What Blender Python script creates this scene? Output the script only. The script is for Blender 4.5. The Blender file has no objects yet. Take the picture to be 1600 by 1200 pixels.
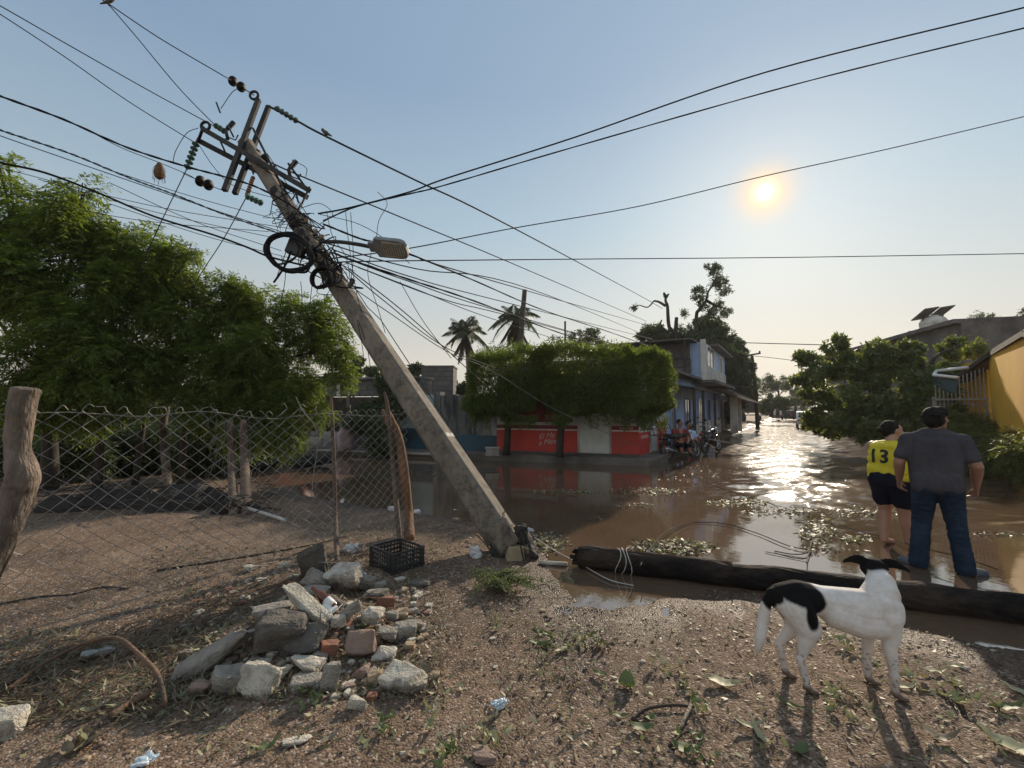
import bpy, bmesh, math, random
import numpy as np
from mathutils import Vector, Matrix, Quaternion, noise
from mathutils.bvhtree import BVHTree
R = math.radians
random.seed(11)
rng = np.random.default_rng(11)
scene = bpy.context.scene
COL = scene.collection

# ------------------------------------------------------------ camera, world, sun, exposure
FPX, CH, PITCH = 680.0, 1.62, math.atan(40/680)
cam_d = bpy.data.cameras.new("Camera"); cam = bpy.data.objects.new("Camera", cam_d); COL.objects.link(cam)
cam_d.sensor_width = 36; cam_d.lens = 36*FPX/1600; cam_d.clip_end = 3000; cam_d.clip_start = 0.05
cam.location = (0, 0, CH); cam.rotation_euler = (R(90)+PITCH, 0, 0)
scene.camera = cam
EYE = Vector((0, 0, CH))
FWD = Vector((0, math.cos(PITCH), math.sin(PITCH))); UPV = Vector((0, -math.sin(PITCH), math.cos(PITCH)))
def ray(px, py): return FPX*FWD + (px-800)*Vector((1, 0, 0)) + (600-py)*UPV
def at(px, py, Y):
    d = ray(float(px), float(py)); return EYE + d*float(Y/d.y)
def G(px, py, z=0.0):
    d = ray(float(px), float(py)); return EYE + d*float((z-CH)/d.z)

SUN = ray(1195, 300).normalized()
SEL = math.asin(SUN.z); SAZ = math.atan2(SUN.x, SUN.y)
sd = bpy.data.lights.new("sun", 'SUN'); sd.energy = 5.0; sd.angle = R(1.2); sd.color = (1.0, 0.85, 0.66)
so = bpy.data.objects.new("sun", sd); COL.objects.link(so); so.location = (0, 0, 30)
so.rotation_euler = (-SUN).to_track_quat('-Z', 'Y').to_euler()

world = bpy.data.worlds.new("World"); scene.world = world; world.use_nodes = True
wn = world.node_tree; wn.nodes.clear()
def wnode(t, **k):
    n = wn.nodes.new(t)
    for a, b in k.items(): setattr(n, a, b)
    return n
out = wnode('ShaderNodeOutputWorld'); tc = wnode('ShaderNodeTexCoord'); sep = wnode('ShaderNodeSeparateXYZ')
wn.links.new(tc.outputs['Generated'], sep.inputs[0])
sky = wnode('ShaderNodeTexSky', sky_type='NISHITA'); sky.sun_disc = False; sky.sun_elevation = SEL; sky.sun_rotation = SAZ
sky.dust_density = 3.0; sky.air_density = 1.2
bg = wnode('ShaderNodeBackground'); bg.inputs[1].default_value = 0.05
wn.links.new(sky.outputs[0], bg.inputs[0])
ramp = wnode('ShaderNodeValToRGB')
els = [(0.0, (.68, .61, .52)), (.10, (.69, .65, .575)), (.24, (.54, .605, .63)), (.38, (.385, .52, .63)), (.60, (.25, .37, .535)), (.70, (.25, .37, .53)), (1.0, (.42, .52, .64))]  # top stop, out of view, raised as added fill light from overhead
cr = ramp.color_ramp
while len(cr.elements) < len(els): cr.elements.new(0.5)
for e, (p, c) in zip(cr.elements, els): e.position = p; e.color = (*c, 1)
wn.links.new(sep.outputs[2], ramp.inputs[0])
dot = wnode('ShaderNodeVectorMath', operation='DOT_PRODUCT'); dot.inputs[1].default_value = SUN
nrm = wnode('ShaderNodeVectorMath', operation='NORMALIZE'); wn.links.new(tc.outputs['Generated'], nrm.inputs[0]); wn.links.new(nrm.outputs[0], dot.inputs[0])
def wmath(op, a, b=None):
    n = wnode('ShaderNodeMath', operation=op)
    for i, v in enumerate((a, b)):
        if v is None: continue
        if isinstance(v, (int, float)): n.inputs[i].default_value = v
        else: wn.links.new(v, n.inputs[i])
    return n.outputs[0]
d0 = wmath('MAXIMUM', dot.outputs['Value'], 0.0)
def glow(expn, col, s):
    p = wmath('MULTIPLY', wmath('POWER', d0, expn), s)
    m = wnode('ShaderNodeMixRGB', blend_type='MULTIPLY'); m.inputs[0].default_value = 1; m.inputs[1].default_value = (*col, 1)
    wn.links.new(p, m.inputs[2]); return m.outputs[0]
def wadd(a, b):
    m = wnode('ShaderNodeMixRGB', blend_type='ADD'); m.inputs[0].default_value = 1
    wn.links.new(a, m.inputs[1]); wn.links.new(b, m.inputs[2]); return m.outputs[0]
g = wadd(ramp.outputs[0], glow(2.6, (.72, .95, 1.05), .12))
g = wadd(g, glow(26, (1.0, .97, .90), .045))
mxs = wnode('ShaderNodeMixRGB'); mxs.inputs[2].default_value = (1.30, .80, .36, 1); wn.links.new(wmath('MULTIPLY', wmath('POWER', d0, 1300), .85), mxs.inputs[0]); wn.links.new(g, mxs.inputs[1]); g = mxs.outputs[0]
g = wadd(g, glow(9000, (1.0, .9, .6), 1.6))
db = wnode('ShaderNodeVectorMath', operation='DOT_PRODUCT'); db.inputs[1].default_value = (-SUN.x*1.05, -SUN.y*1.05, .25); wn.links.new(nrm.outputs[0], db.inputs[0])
mb_ = wnode('ShaderNodeMixRGB', blend_type='MULTIPLY'); mb_.inputs[0].default_value = 1; mb_.inputs[1].default_value = (.40, .38, .35, 1); wn.links.new(wmath('MAXIMUM', db.outputs['Value'], 0.0), mb_.inputs[2]); g = wadd(g, mb_.outputs[0])   # added fill: unseen sky behind the camera brightened to light facing sides
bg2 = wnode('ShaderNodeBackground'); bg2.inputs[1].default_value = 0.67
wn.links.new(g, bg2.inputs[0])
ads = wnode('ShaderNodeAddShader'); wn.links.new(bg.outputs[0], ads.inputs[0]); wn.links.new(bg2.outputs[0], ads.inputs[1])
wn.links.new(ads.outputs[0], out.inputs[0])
bg.inputs[1].default_value = 0.004

scene.view_settings.view_transform = 'Standard'; scene.view_settings.look = 'None'
scene.view_settings.exposure = 0.36; scene.view_settings.gamma = 1; scene.view_settings.use_curve_mapping = False
scene.render.engine = 'CYCLES'; scene.cycles.max_bounces = 6; scene.cycles.use_denoising = True
scene.cycles.caustics_reflective = False; scene.cycles.sample_clamp_indirect = 4

# ------------------------------------------------------------ materials
class NT:
    def __init__(s, name):
        s.m = bpy.data.materials.new(name); s.m.use_nodes = True; s.t = s.m.node_tree; s.n = s.t.nodes
        s.b = s.n['Principled BSDF']; s.o = s.n['Material Output']
        s.tc = s.n.new('ShaderNodeTexCoord'); s.geo = s.n.new('ShaderNodeNewGeometry')
    def new(s, t, **k):
        n = s.n.new(t)
        for a, b in k.items(): setattr(n, a, b)
        return n
    def link(s, a, b): s.t.links.new(a, b)
    def noise(s, scale, detail=4, rough=.55, vec=None, stretch=None, out='Fac', dist=0):
        v = vec or s.tc.outputs['Object']
        if stretch:
            mp = s.new('ShaderNodeMapping'); mp.inputs['Scale'].default_value = stretch; s.link(v, mp.inputs[0]); v = mp.outputs[0]
        n = s.new('ShaderNodeTexNoise'); n.inputs['Scale'].default_value = scale; n.inputs['Detail'].default_value = detail
        n.inputs['Roughness'].default_value = rough; n.inputs['Distortion'].default_value = dist; s.link(v, n.inputs['Vector']); return n.outputs[out]
    def voro(s, scale, feature='F1', vec=None, out='Distance'):
        n = s.new('ShaderNodeTexVoronoi', feature=feature); n.inputs['Scale'].default_value = scale
        s.link(vec or s.tc.outputs['Object'], n.inputs['Vector']); return n.outputs[out]
    def ramp(s, fac, stops):
        r = s.new('ShaderNodeValToRGB'); c = r.color_ramp
        while len(c.elements) < len(stops): c.elements.new(.5)
        for e, (p, col) in zip(c.elements, stops):
            e.position = p; e.color = (*col, 1) if isinstance(col, tuple) else (col, col, col, 1)
        s.link(fac, r.inputs[0]); return r.outputs[0]
    def mix(s, fac, a, b, mode='MIX'):
        m = s.new('ShaderNodeMixRGB', blend_type=mode)
        for i, v in enumerate((fac, a, b)):
            if isinstance(v, (int, float)): m.inputs[i].default_value = v if i == 0 else (v, v, v, 1)
            elif isinstance(v, tuple): m.inputs[i].default_value = (*v, 1)
            else: s.link(v, m.inputs[i])
        return m.outputs[0]
    def math(s, op, a, b=0.0, c=None):
        m = s.new('ShaderNodeMath', operation=op)
        for i, v in enumerate((a, b, c)):
            if v is None: continue
            if isinstance(v, (int, float)): m.inputs[i].default_value = v
            else: s.link(v, m.inputs[i])
        return m.outputs[0]
    def bump(s, h, strength=.5, dist=.01, normal=None):
        b = s.new('ShaderNodeBump'); b.inputs['Strength'].default_value = strength; b.inputs['Distance'].default_value = dist
        s.link(h, b.inputs['Height'])
        if normal: s.link(normal, b.inputs['Normal'])
        s.link(b.outputs[0], s.b.inputs['Normal']); return b.outputs[0]
    def col(s, c):
        if isinstance(c, tuple): s.b.inputs['Base Color'].default_value = (*c, 1)
        else: s.link(c, s.b.inputs['Base Color'])
    def rough(s, r):
        if isinstance(r, (int, float)): s.b.inputs['Roughness'].default_value = r
        else: s.link(r, s.b.inputs['Roughness'])

def mk(name, c1, c2=None, scale=6, rough=.8, bump=.3, bscale=40, bdist=.006, stretch=None, metal=0, spec=None, lo=.35, hi=.65, dirt=None):
    t = NT(name); c2 = c2 or tuple(x*.7 for x in c1)
    f = t.noise(scale, 5, stretch=stretch)
    c = t.ramp(f, [(lo, c1), (hi, c2)])
    if dirt:
        f2 = t.noise(scale*.35, 6, .7, stretch=stretch)
        c = t.mix(t.ramp(f2, [(.48, 0.0), (.68, 1.0)]), c, dirt)
    t.col(c); t.rough(rough); t.b.inputs['Metallic'].default_value = metal
    if spec is not None: t.b.inputs['Specular IOR Level'].default_value = spec
    if bump: t.bump(t.noise(bscale, 4, stretch=stretch), bump, bdist)
    return t.m

def leaf_mat(name, cols, trans=.45, tcol=None, rough=.55):
    t = NT(name)
    r = t.ramp(t.geo.outputs['Random Per Island'], [(i/(len(cols)-1), c) for i, c in enumerate(cols)])
    t.col(r); t.rough(rough); t.b.inputs['Specular IOR Level'].default_value = .3
    tr = t.new('ShaderNodeBsdfTranslucent')
    t.link(t.mix(1.0, r, tcol or (1.9, 2.0, .7), 'MULTIPLY'), tr.inputs[0])
    mx = t.new('ShaderNodeMixShader'); mx.inputs[0].default_value = trans
    t.link(t.b.outputs[0], mx.inputs[1]); t.link(tr.outputs[0], mx.inputs[2]); t.link(mx.outputs[0], t.o.inputs[0])
    return t.m

# ------------------------------------------------------------ mesh helpers
def wloc(o):
    v = Vector((0, 0, 0))
    while o is not None:
        v = v + o.location; o = o.parent
    return v
def tag(o, label=None, cat=None, group=None, kind=None):
    if label: o['label'] = label
    if cat: o['category'] = cat
    if group: o['group'] = group
    if kind: o['kind'] = kind
    return o
def thing(name, label, cat, loc=(0, 0, 0), group=None):
    o = bpy.data.objects.new(name, None); COL.objects.link(o); o.location = loc; o.empty_display_size = .2
    return tag(o, label, cat, group)
def link_mesh(name, me, mat, parent=None, local=False, smooth=False, origin=True):
    if mat is not None:
        for m_ in (mat if isinstance(mat, (list, tuple)) else [mat]): me.materials.append(m_)
    o = bpy.data.objects.new(name, me); COL.objects.link(o)
    if smooth: me.polygons.foreach_set('use_smooth', [True]*len(me.polygons))
    if parent is not None:
        o.parent = parent
        if not local: me.transform(Matrix.Translation(-wloc(parent)))
    elif origin and len(me.vertices):
        co = np.empty(len(me.vertices)*3, 'f'); me.vertices.foreach_get('co', co); co = co.reshape(-1, 3)
        b = Vector(((co[:, 0].min()+co[:, 0].max())/2, (co[:, 1].min()+co[:, 1].max())/2, co[:, 2].min()))
        me.transform(Matrix.Translation(-b)); o.location = b
    return o
def frame_axes(d):
    d = d.normalized(); a = Vector((0, 0, 1)) if abs(d.z) < .9 else Vector((1, 0, 0))
    u = d.cross(a).normalized(); return u, d.cross(u).normalized()
class MB:
    def __init__(s): s.v = []; s.f = []
    def add(s, vs, fs):
        n = len(s.v); s.v += [tuple(v) for v in vs]; s.f += [tuple(i+n for i in f) for f in fs]; return s
    def box(s, c, size, rot=None, taper=1.0):
        x, y, z = (k/2 for k in size); vs = []
        for dz in (-1, 1):
            k = taper if dz > 0 else 1
            for dx, dy in ((-1, -1), (1, -1), (1, 1), (-1, 1)): vs.append(Vector((dx*x*k, dy*y*k, dz*z)))
        if rot is not None: vs = [rot @ v for v in vs]
        return s.add([v+Vector(c) for v in vs], [(3, 2, 1, 0), (4, 5, 6, 7), (0, 1, 5, 4), (1, 2, 6, 5), (2, 3, 7, 6), (3, 0, 4, 7)])
    def bar(s, a, b, w, h=None, up=None):
        a = Vector(a); b = Vector(b); d = (b-a)
        h = h or w
        if up is None: u, v = frame_axes(d)
        else:
            u = d.cross(Vector(up)).normalized(); v = u.cross(d).normalized()
        vs = [p+u*(w/2*i)+v*(h/2*j) for p in (a, b) for i, j in ((-1, -1), (1, -1), (1, 1), (-1, 1))]
        return s.add(vs, [(3, 2, 1, 0), (4, 5, 6, 7), (0, 1, 5, 4), (1, 2, 6, 5), (2, 3, 7, 6), (3, 0, 4, 7)])
    def tube(s, pts, r, n=8, cap=True, closed=False, jitter=0):
        pts = [Vector(p) for p in pts]; k = len(pts)
        rs = r if isinstance(r, (list, tuple)) else [r]*k
        vs, fs = [], []; u = None
        for i, p in enumerate(pts):
            a = pts[(i-1) % k] if (closed or i > 0) else p
            b = pts[(i+1) % k] if (closed or i < k-1) else p
            d = b-a
            if d.length < 1e-9: d = Vector((0, 0, 1))
            d.normalize()
            if u is None: u, _ = frame_axes(d)
            u = (u-d*u.dot(d))
            if u.length < 1e-6: u, _ = frame_axes(d)
            u.normalize(); w = d.cross(u)
            for j in range(n):
                t = 2*math.pi*j/n; rr = rs[i]*(1+(random.uniform(-jitter, jitter) if jitter else 0))
                vs.append(p+(u*math.cos(t)+w*math.sin(t))*rr)
        m = k if closed else k-1
        for i in range(m):
            for j in range(n):
                a0 = i*n+j; a1 = i*n+(j+1) % n; b0 = ((i+1) % k)*n+j; b1 = ((i+1) % k)*n+(j+1) % n
                fs.append((a0, a1, b1, b0))
        if cap and not closed: fs += [tuple(range(n-1, -1, -1)), tuple((k-1)*n+j for j in range(n))]
        return s.add(vs, fs)
    def ell(s, c, rad, rot=None, nu=12, nv=8):
        vs, fs = [], []; rad = (rad,)*3 if isinstance(rad, (int, float)) else rad
        for i in range(1, nv):
            th = math.pi*i/nv
            for j in range(nu):
                ph = 2*math.pi*j/nu; vs.append(Vector((rad[0]*math.sin(th)*math.cos(ph), rad[1]*math.sin(th)*math.sin(ph), rad[2]*math.cos(th))))
        vs += [Vector((0, 0, rad[2])), Vector((0, 0, -rad[2]))]; T = len(vs)-2
        for i in range(nv-2):
            for j in range(nu): fs.append((i*nu+j, (i+1)*nu+j, (i+1)*nu+(j+1) % nu, i*nu+(j+1) % nu))
        for j in range(nu):
            fs.append((T, j, (j+1) % nu)); fs.append((T+1, (nv-2)*nu+(j+1) % nu, (nv-2)*nu+j))
        if rot is not None: vs = [rot @ v for v in vs]
        return s.add([v+Vector(c) for v in vs], fs)
    def cap(s, a, ra, b, rb, n=14):
        a = Vector(a); b = Vector(b); d = (b-a)
        if d.length < 1e-6: return s.ell(a, ra)
        dn = d.normalized(); pts = []; rs = []
        for i in range(5): t = math.pi/2*(1-i/4); pts.append(a-dn*ra*math.sin(t)); rs.append(max(ra*math.cos(t), ra*.02))
        for i in range(1, 5): t = math.pi/2*i/4; pts.append(b+dn*rb*math.sin(t)); rs.append(max(rb*math.cos(t), rb*.02))
        pts.insert(5, b); rs.insert(5, rb)
        return s.tube(pts, rs, n)
    def chain(s, pts):
        for (p, r), (q, r2) in zip(pts, pts[1:]): s.cap(p, r, q, r2)
        return s
    def lathe(s, prof, base=(0, 0, 0), n=24, rot=None):
        vs, fs = [], []
        for r, z in prof:
            for j in range(n): t = 2*math.pi*j/n; vs.append(Vector((r*math.cos(t), r*math.sin(t), z)))
        for i in range(len(prof)-1):
            for j in range(n): fs.append((i*n+j, i*n+(j+1) % n, (i+1)*n+(j+1) % n, (i+1)*n+j))
        fs += [tuple(range(n-1, -1, -1)), tuple((len(prof)-1)*n+j for j in range(n))]
        if rot is not None: vs = [rot @ v for v in vs]
        return s.add([v+Vector(base) for v in vs], fs)
    def prism(s, poly, d):
        poly = [Vector(p) for p in poly]; d = Vector(d); n = len(poly)
        return s.add(poly+[p+d for p in poly], [tuple(range(n)), tuple(range(2*n-1, n-1, -1))]+[(i, i+n, (i+1) % n+n, (i+1) % n) for i in range(n)])
    def mesh(s, name):
        me = bpy.data.meshes.new(name); me.from_pydata(s.v, [], s.f); me.update(); return me
    def fix(s, me):
        bm = bmesh.new(); bm.from_mesh(me); bmesh.ops.recalc_face_normals(bm, faces=bm.faces); bm.to_mesh(me); bm.free()
    def build(s, name, mat, parent=None, local=False, smooth=False, bevel=0, origin=True):
        me = s.mesh(name); s.fix(me)
        o = link_mesh(name, me, mat, parent, local, smooth, origin)
        if bevel:
            b = o.modifiers.new('bevel', 'BEVEL'); b.width = bevel; b.segments = 2; b.limit_method = 'ANGLE'
        return o
def mesh_np(name, V, Fq, mat, parent=None, smooth=False):
    me = bpy.data.meshes.new(name); V = np.asarray(V, 'f'); Fq = np.asarray(Fq, 'i'); k = Fq.shape[1]
    me.vertices.add(len(V)); me.vertices.foreach_set('co', V.ravel())
    me.loops.add(Fq.size); me.loops.foreach_set('vertex_index', Fq.ravel())
    me.polygons.add(len(Fq)); me.polygons.foreach_set('loop_start', np.arange(0, Fq.size, k, dtype='i'))
    try: me.polygons.foreach_set('loop_total', np.full(len(Fq), k, 'i'))
    except Exception: pass
    me.update(calc_edges=True); me.validate()
    return link_mesh(name, me, mat, parent, smooth=smooth)
def organic(name, mb, mat, voxel, parent=None, smooth_it=6, local=True, fac=.5):
    """union of the primitives as one continuous skin"""
    me = mb.mesh('tmp'); mb.fix(me); o = bpy.data.objects.new('tmp', me); COL.objects.link(o)
    r = o.modifiers.new('r', 'REMESH'); r.mode = 'VOXEL'; r.voxel_size = voxel
    s = o.modifiers.new('s', 'SMOOTH'); s.factor = fac; s.iterations = smooth_it
    dg = bpy.context.evaluated_depsgraph_get(); me2 = bpy.data.meshes.new_from_object(o.evaluated_get(dg)); me2.name = name
    bpy.data.objects.remove(o); bpy.data.meshes.remove(me)
    return link_mesh(name, me2, mat, parent, local=local, smooth=True)
def spline(pts, n=8):
    P = [Vector(p) for p in pts]
    if len(P) < 3:
        return [P[0].lerp(P[1], i/n) for i in range(n+1)]
    Q = [P[0]*2-P[1]]+P+[P[-1]*2-P[-2]]; o = []
    for i in range(1, len(Q)-2):
        for k in range(n):
            t = k/n; a, b, c, d = Q[i-1:i+3]
            o.append(.5*((2*b)+(c-a)*t+(2*a-5*b+4*c-d)*t*t+(3*b-a-3*c+d)*t*t*t))
    return o+[P[-1]]
def copy_tree(o, loc=None, rz=None, label=None, parent=None):
    c = o.copy(); COL.objects.link(c)
    if parent is not None: c.parent = parent
    if loc is not None: c.location = loc
    if rz is not None: c.rotation_euler = (0, 0, rz)
    if label: c['label'] = label
    for ch in list(o.children): copy_tree(ch, parent=c)
    return c
# ------------------------------------------------------------ terrain
def gp(*pts): return [(lambda v: (v.x, v.y))(G(*p)) for p in pts]
shore = gp((1600,1018),(1510,1005),(1400,975),(1300,950),(1200,928),(1120,920),(1050,932),(1000,948),(940,952),(895,938),(872,915),(862,890),(848,860),(825,838),(760,822),(700,808),(640,800),(580,792),(520,783),(450,768),(405,758),(380,742))
POLY = [(40, -2), (6, 2.0)] + shore + [(-14, 12.5), (-40, 13.0), (-40, -12), (40, -12)]
# far blocks of land behind the two building fronts
FA = Vector((-1.25, 14.2)); FD = Vector((1, -.33)).normalized()      # front kerb line
A0 = Vector((3.80, 13.1)); SD = Vector((.647, 1)).normalized(); SN = Vector((SD.y, -SD.x))  # street wall line
cB = FA+FD*5.55
BLK1 = [(-60, 14.2+.33*58.75), (cB.x, cB.y), (cB.x+SD.x*95, cB.y+SD.y*95), (-60, 110)]
RB = Vector((12.4, 10.6))
BLK2 = [(RB.x, RB.y), (60, 2), (140, 110), (RB.x+SD.x*95+6, RB.y+SD.y*95)]
FARL = [(-400, 88), (400, 88), (400, 900), (-400, 900)]
def sdist(poly, X, Y):
    P = np.array(poly); d = np.full(X.shape, 1e9); ins = np.zeros(X.shape, bool)
    for i in range(len(P)):
        x1, y1 = P[i]; x2, y2 = P[(i+1) % len(P)]
        dx, dy = x2-x1, y2-y1; t = np.clip(((X-x1)*dx+(Y-y1)*dy)/(dx*dx+dy*dy+1e-12), 0, 1)
        d = np.minimum(d, np.hypot(X-x1-t*dx, Y-y1-t*dy))
        c = ((y1 > Y) != (y2 > Y)) & (X < (x2-x1)*(Y-y1)/((y2-y1) if y2 != y1 else 1e-9)+x1)
        ins ^= c
    return np.where(ins, d, -d)
def vnoise(X, Y, f, seed=0):
    xi = np.floor(X*f).astype(int); yi = np.floor(Y*f).astype(int); xf = X*f-xi; yf = Y*f-yi
    def h(a, b):
        n = (a*374761393+b*668265263+seed*1442695041) & 0x7fffffff
        n = ((n ^ (n >> 13))*1274126177) & 0x7fffffff
        return ((n ^ (n >> 16)) & 0xffff)/65535.
    u = xf*xf*(3-2*xf); v = yf*yf*(3-2*yf)
    return (h(xi, yi)*(1-u)+h(xi+1, yi)*u)*(1-v)+(h(xi, yi+1)*(1-u)+h(xi+1, yi+1)*u)*v-.5
PILE = Vector(G(480, 985, .1)[:2])
def height(X, Y):
    X = np.asarray(X, float); Y = np.asarray(Y, float)
    d = sdist(POLY, X, Y)
    h = np.where(d > 0, .055*(1-np.exp(-d*1.4))+.010*np.clip(d, 0, 3), np.maximum(d*.28, -.16))
    h += .030*vnoise(X, Y, 1.3, 1)*np.clip(d, 0, 1) + (.014*vnoise(X, Y, 4.1, 2)+.008*vnoise(X, Y, 11, 3))*np.where(d > -.15, 1, .5)
    for B in (BLK1, BLK2, FARL):
        e = sdist(B, X, Y); h = np.maximum(h, np.clip(e*.25, -1, .16))
    u = (X-PILE.x)*.83+(Y-PILE.y)*.55; v = -(X-PILE.x)*.55+(Y-PILE.y)*.83
    h += .21*np.exp(-((u/.42)**2+(v/.36)**2)**1.15)
    # ridge of swept debris along the fence foot
    return h
def hz(x, y): return float(height(np.array([x]), np.array([y]))[0])
def hit(px, py, off=0.0):
    d = ray(px, py).normalized(); t = .5; z = .1
    p = G(px, py, .08)
    for _ in range(12):
        z = hz(p.x, p.y)+off; p2 = G(px, py, min(z, 1.2)); p = p.lerp(p2, .7)
    return Vector((p.x, p.y, hz(p.x, p.y)))
def axis(segs):
    o = []
    for a, b, s in segs: o += list(np.arange(a, b, s))
    return np.array(o+[segs[-1][1]])
gx = axis([(-240, -100, 20), (-100, -20, 4), (-20, -8, .5), (-8, -4, .1), (-4, 4.6, .028), (4.6, 9, .1), (9, 24, .5), (24, 120, 4), (120, 240, 20)])
gy = axis([(-30, 0, 3), (0, 1.2, .3), (1.2, 1.9, .05), (1.9, 6.2, .026), (6.2, 13, .08), (13, 40, .5), (40, 120, 4), (120, 300, 20)])
GX, GY = np.meshgrid(gx, gy); GZ = height(GX, GY)
near = (np.abs(GX) < 4.6) & (GY < 6.3)
GZ += np.where(near, .006*vnoise(GX, GY, 27, 5)+.004*vnoise(GX, GY, 55, 6), 0)
rp = random.Random(44)
def dent(px, py, L, W, az, dep):   # foot and wheel marks pressed into the dirt
    g_ = G(px, py, .05); c_, s_ = math.cos(az), math.sin(az); u_ = (GX-g_.x)*c_+(GY-g_.y)*s_; v_ = -(GX-g_.x)*s_+(GY-g_.y)*c_
    q_ = (u_/L)**4+(v_/W)**4; return -dep*np.exp(-q_)+dep*.45*np.exp(-((q_**.5-1.25)/.5)**2)*(q_ < 9)
for k_ in range(46):
    x_ = rp.uniform(640, 1560); y_ = rp.uniform(935, 1190); GZ += dent(x_, y_, .12, .05, rp.uniform(.6, 1.5), rp.uniform(.008, .018))
for a0_, b0_ in (((700, 1190), (905, 960)), ((760, 1200), (950, 965))):
    for k_ in range(26):
        f_ = k_/25; GZ += dent(a0_[0]+(b0_[0]-a0_[0])*f_, a0_[1]+(b0_[1]-a0_[1])*f_, .11, .05, 1.05, .011*(.6+.4*math.sin(k_*1.9)))
nx, ny = len(gx), len(gy)
I = np.arange(nx*ny).reshape(ny, nx)
Q = np.stack([I[:-1, :-1], I[:-1, 1:], I[1:, 1:], I[1:, :-1]], -1).reshape(-1, 4)

t = NT('dirt')
big = t.noise(.9, 5, .6); mid = t.noise(9, 6, .7); fine = t.noise(120, 4, .7); vo = t.voro(75); vo2 = t.voro(75, out='Color')
c = t.ramp(mid, [(.3, (.10, .068, .046)), (.5, (.165, .115, .08)), (.72, (.235, .17, .12))])
c = t.mix(t.ramp(big, [(.45, .0), (.62, .6)]), c, (.085, .06, .044))
sm = t.noise(2.2, 6, .65, stretch=(1, .35, 1)); c = t.mix(t.ramp(sm, [(.52, 0.), (.62, .55)]), c, (.22, .165, .12))
hs = t.new('ShaderNodeSeparateColor'); t.link(vo2, hs.inputs[0])
c = t.mix(t.ramp(hs.outputs[0], [(.80, .0), (.95, .85)]), c, (.38, .30, .25))
c = t.mix(t.ramp(hs.outputs[1], [(.0, .75), (.25, .0)]), c, (.035, .025, .02))
sz = t.new('ShaderNodeSeparateXYZ'); t.link(t.geo.outputs['Position'], sz.inputs[0])
wet = t.ramp(t.math('ADD', sz.outputs[2], t.math('MULTIPLY', t.math('SUBTRACT', mid, .5), .05)), [(.0, 1.0), (.018, .7), (.04, .0)])
c = t.mix(wet, c, t.mix(1., c, (.42, .40, .40), 'MULTIPLY')); t.col(c)
t.rough(t.ramp(wet, [(0, .88), (1., .28)]))
hgt = t.math('ADD', t.math('MULTIPLY', vo, -.9), t.math('ADD', t.math('MULTIPLY', fine, .5), t.math('MULTIPLY', mid, 1.5)))
t.bump(hgt, .9, .012); t.b.inputs['Specular IOR Level'].default_value = .12
M_DIRT = t.m
gr = mesh_np('ground', np.stack([GX, GY, GZ], -1).reshape(-1, 3), Q, M_DIRT, smooth=True); tag(gr, kind='structure')

# water
t = NT('muddy_water')
pos = t.geo.outputs['Position']; sw = t.new('ShaderNodeSeparateXYZ'); t.link(pos, sw.inputs[0])
turb = t.noise(.55, 5, .6, vec=pos)
t.col(t.ramp(turb, [(.3, (.085, .054, .035)), (.7, (.135, .090, .060))]))
t.b.inputs['IOR'].default_value = 2.8; t.b.inputs['Specular IOR Level'].default_value = .5
mp = t.new('ShaderNodeMapping'); mp.inputs['Rotation'].default_value = (0, 0, R(-33)); mp.inputs['Scale'].default_value = (1.0, 1.0, 1.0); t.link(pos, mp.inputs[0])
w1 = t.noise(1.1, 3, .5, vec=mp.outputs[0], stretch=(2.2, 1.0, 1), dist=.6)
w2 = t.noise(7.0, 4, .6, vec=mp.outputs[0], stretch=(1.6, 1.0, 1), dist=.4)
w3 = t.noise(30, 3, .6, vec=pos)
# running water on the street to the right, slack water by the shop
line = t.math('SUBTRACT', sw.outputs[0], t.math('MULTIPLY', sw.outputs[1], .36))
flow = t.ramp(t.math('ADD', t.math('MULTIPLY', line, .20), t.math('MULTIPLY', t.math('SUBTRACT', turb, .5), .7)), [(.22, .0), (.52, 1.0)])
far = t.ramp(t.math('MULTIPLY', sw.outputs[1], .1), [(.52, .0), (.85, 1.0)])
act = t.math('MULTIPLY', flow, far)
hh = t.math('ADD', t.math('MULTIPLY', w1, 1.0), t.math('ADD', t.math('MULTIPLY', w2, .42), t.math('MULTIPLY', w3, .05)))
amp = t.math('ADD', t.math('MULTIPLY', act, .016), .0016)
b = t.new('ShaderNodeBump'); b.inputs['Strength'].default_value = 1; b.inputs['Distance'].default_value = 1.0
t.link(t.math('MULTIPLY', hh, amp), b.inputs['Height']); t.link(b.outputs[0], t.b.inputs['Normal'])
t.rough(t.math('ADD', t.math('MULTIPLY', act, .09), .02))
M_WATER = t.m
ys = [1.0]
while ys[-1] < 110: ys.append(ys[-1]*1.011+.002)
ys = np.array(ys); ss = axis([(-4, -1.4, .1), (-1.4, -.2, .02), (-.2, 1.5, .0045), (1.5, 4, .1)])
WY, SS = np.meshgrid(ys, ss, indexing='ij'); WX = SS*(WY+.6)
def flow_mask(X, Y):
    f = np.clip(((X-.36*Y)*.20+vnoise(X, Y, .45, 21)*.45-.12)/.30, 0, 1); f = f*f*(3-2*f)
    g_ = np.clip((Y*.1-.50)/.32, 0, 1); return f*g_*g_*(3-2*g_)
FM = flow_mask(WX, WY)
ux_, uy_ = WX*.90+WY*.20, WY*.98-WX*.20
def ridg(v): return .5-np.abs(v)*2
WZ = FM*(.030*vnoise(ux_*.8, uy_*1.5, 1.0, 31)+.034*ridg(vnoise(ux_*1.5, uy_*3.4, 1.0, 32))+.016*vnoise(ux_*4.5, uy_*8, 1.0, 33)+.007*vnoise(ux_*11, uy_*17, 1.0, 34))
WZ += (1-FM)*.0012*vnoise(WX, WY, 3.0, 35)-.006*FM
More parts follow.
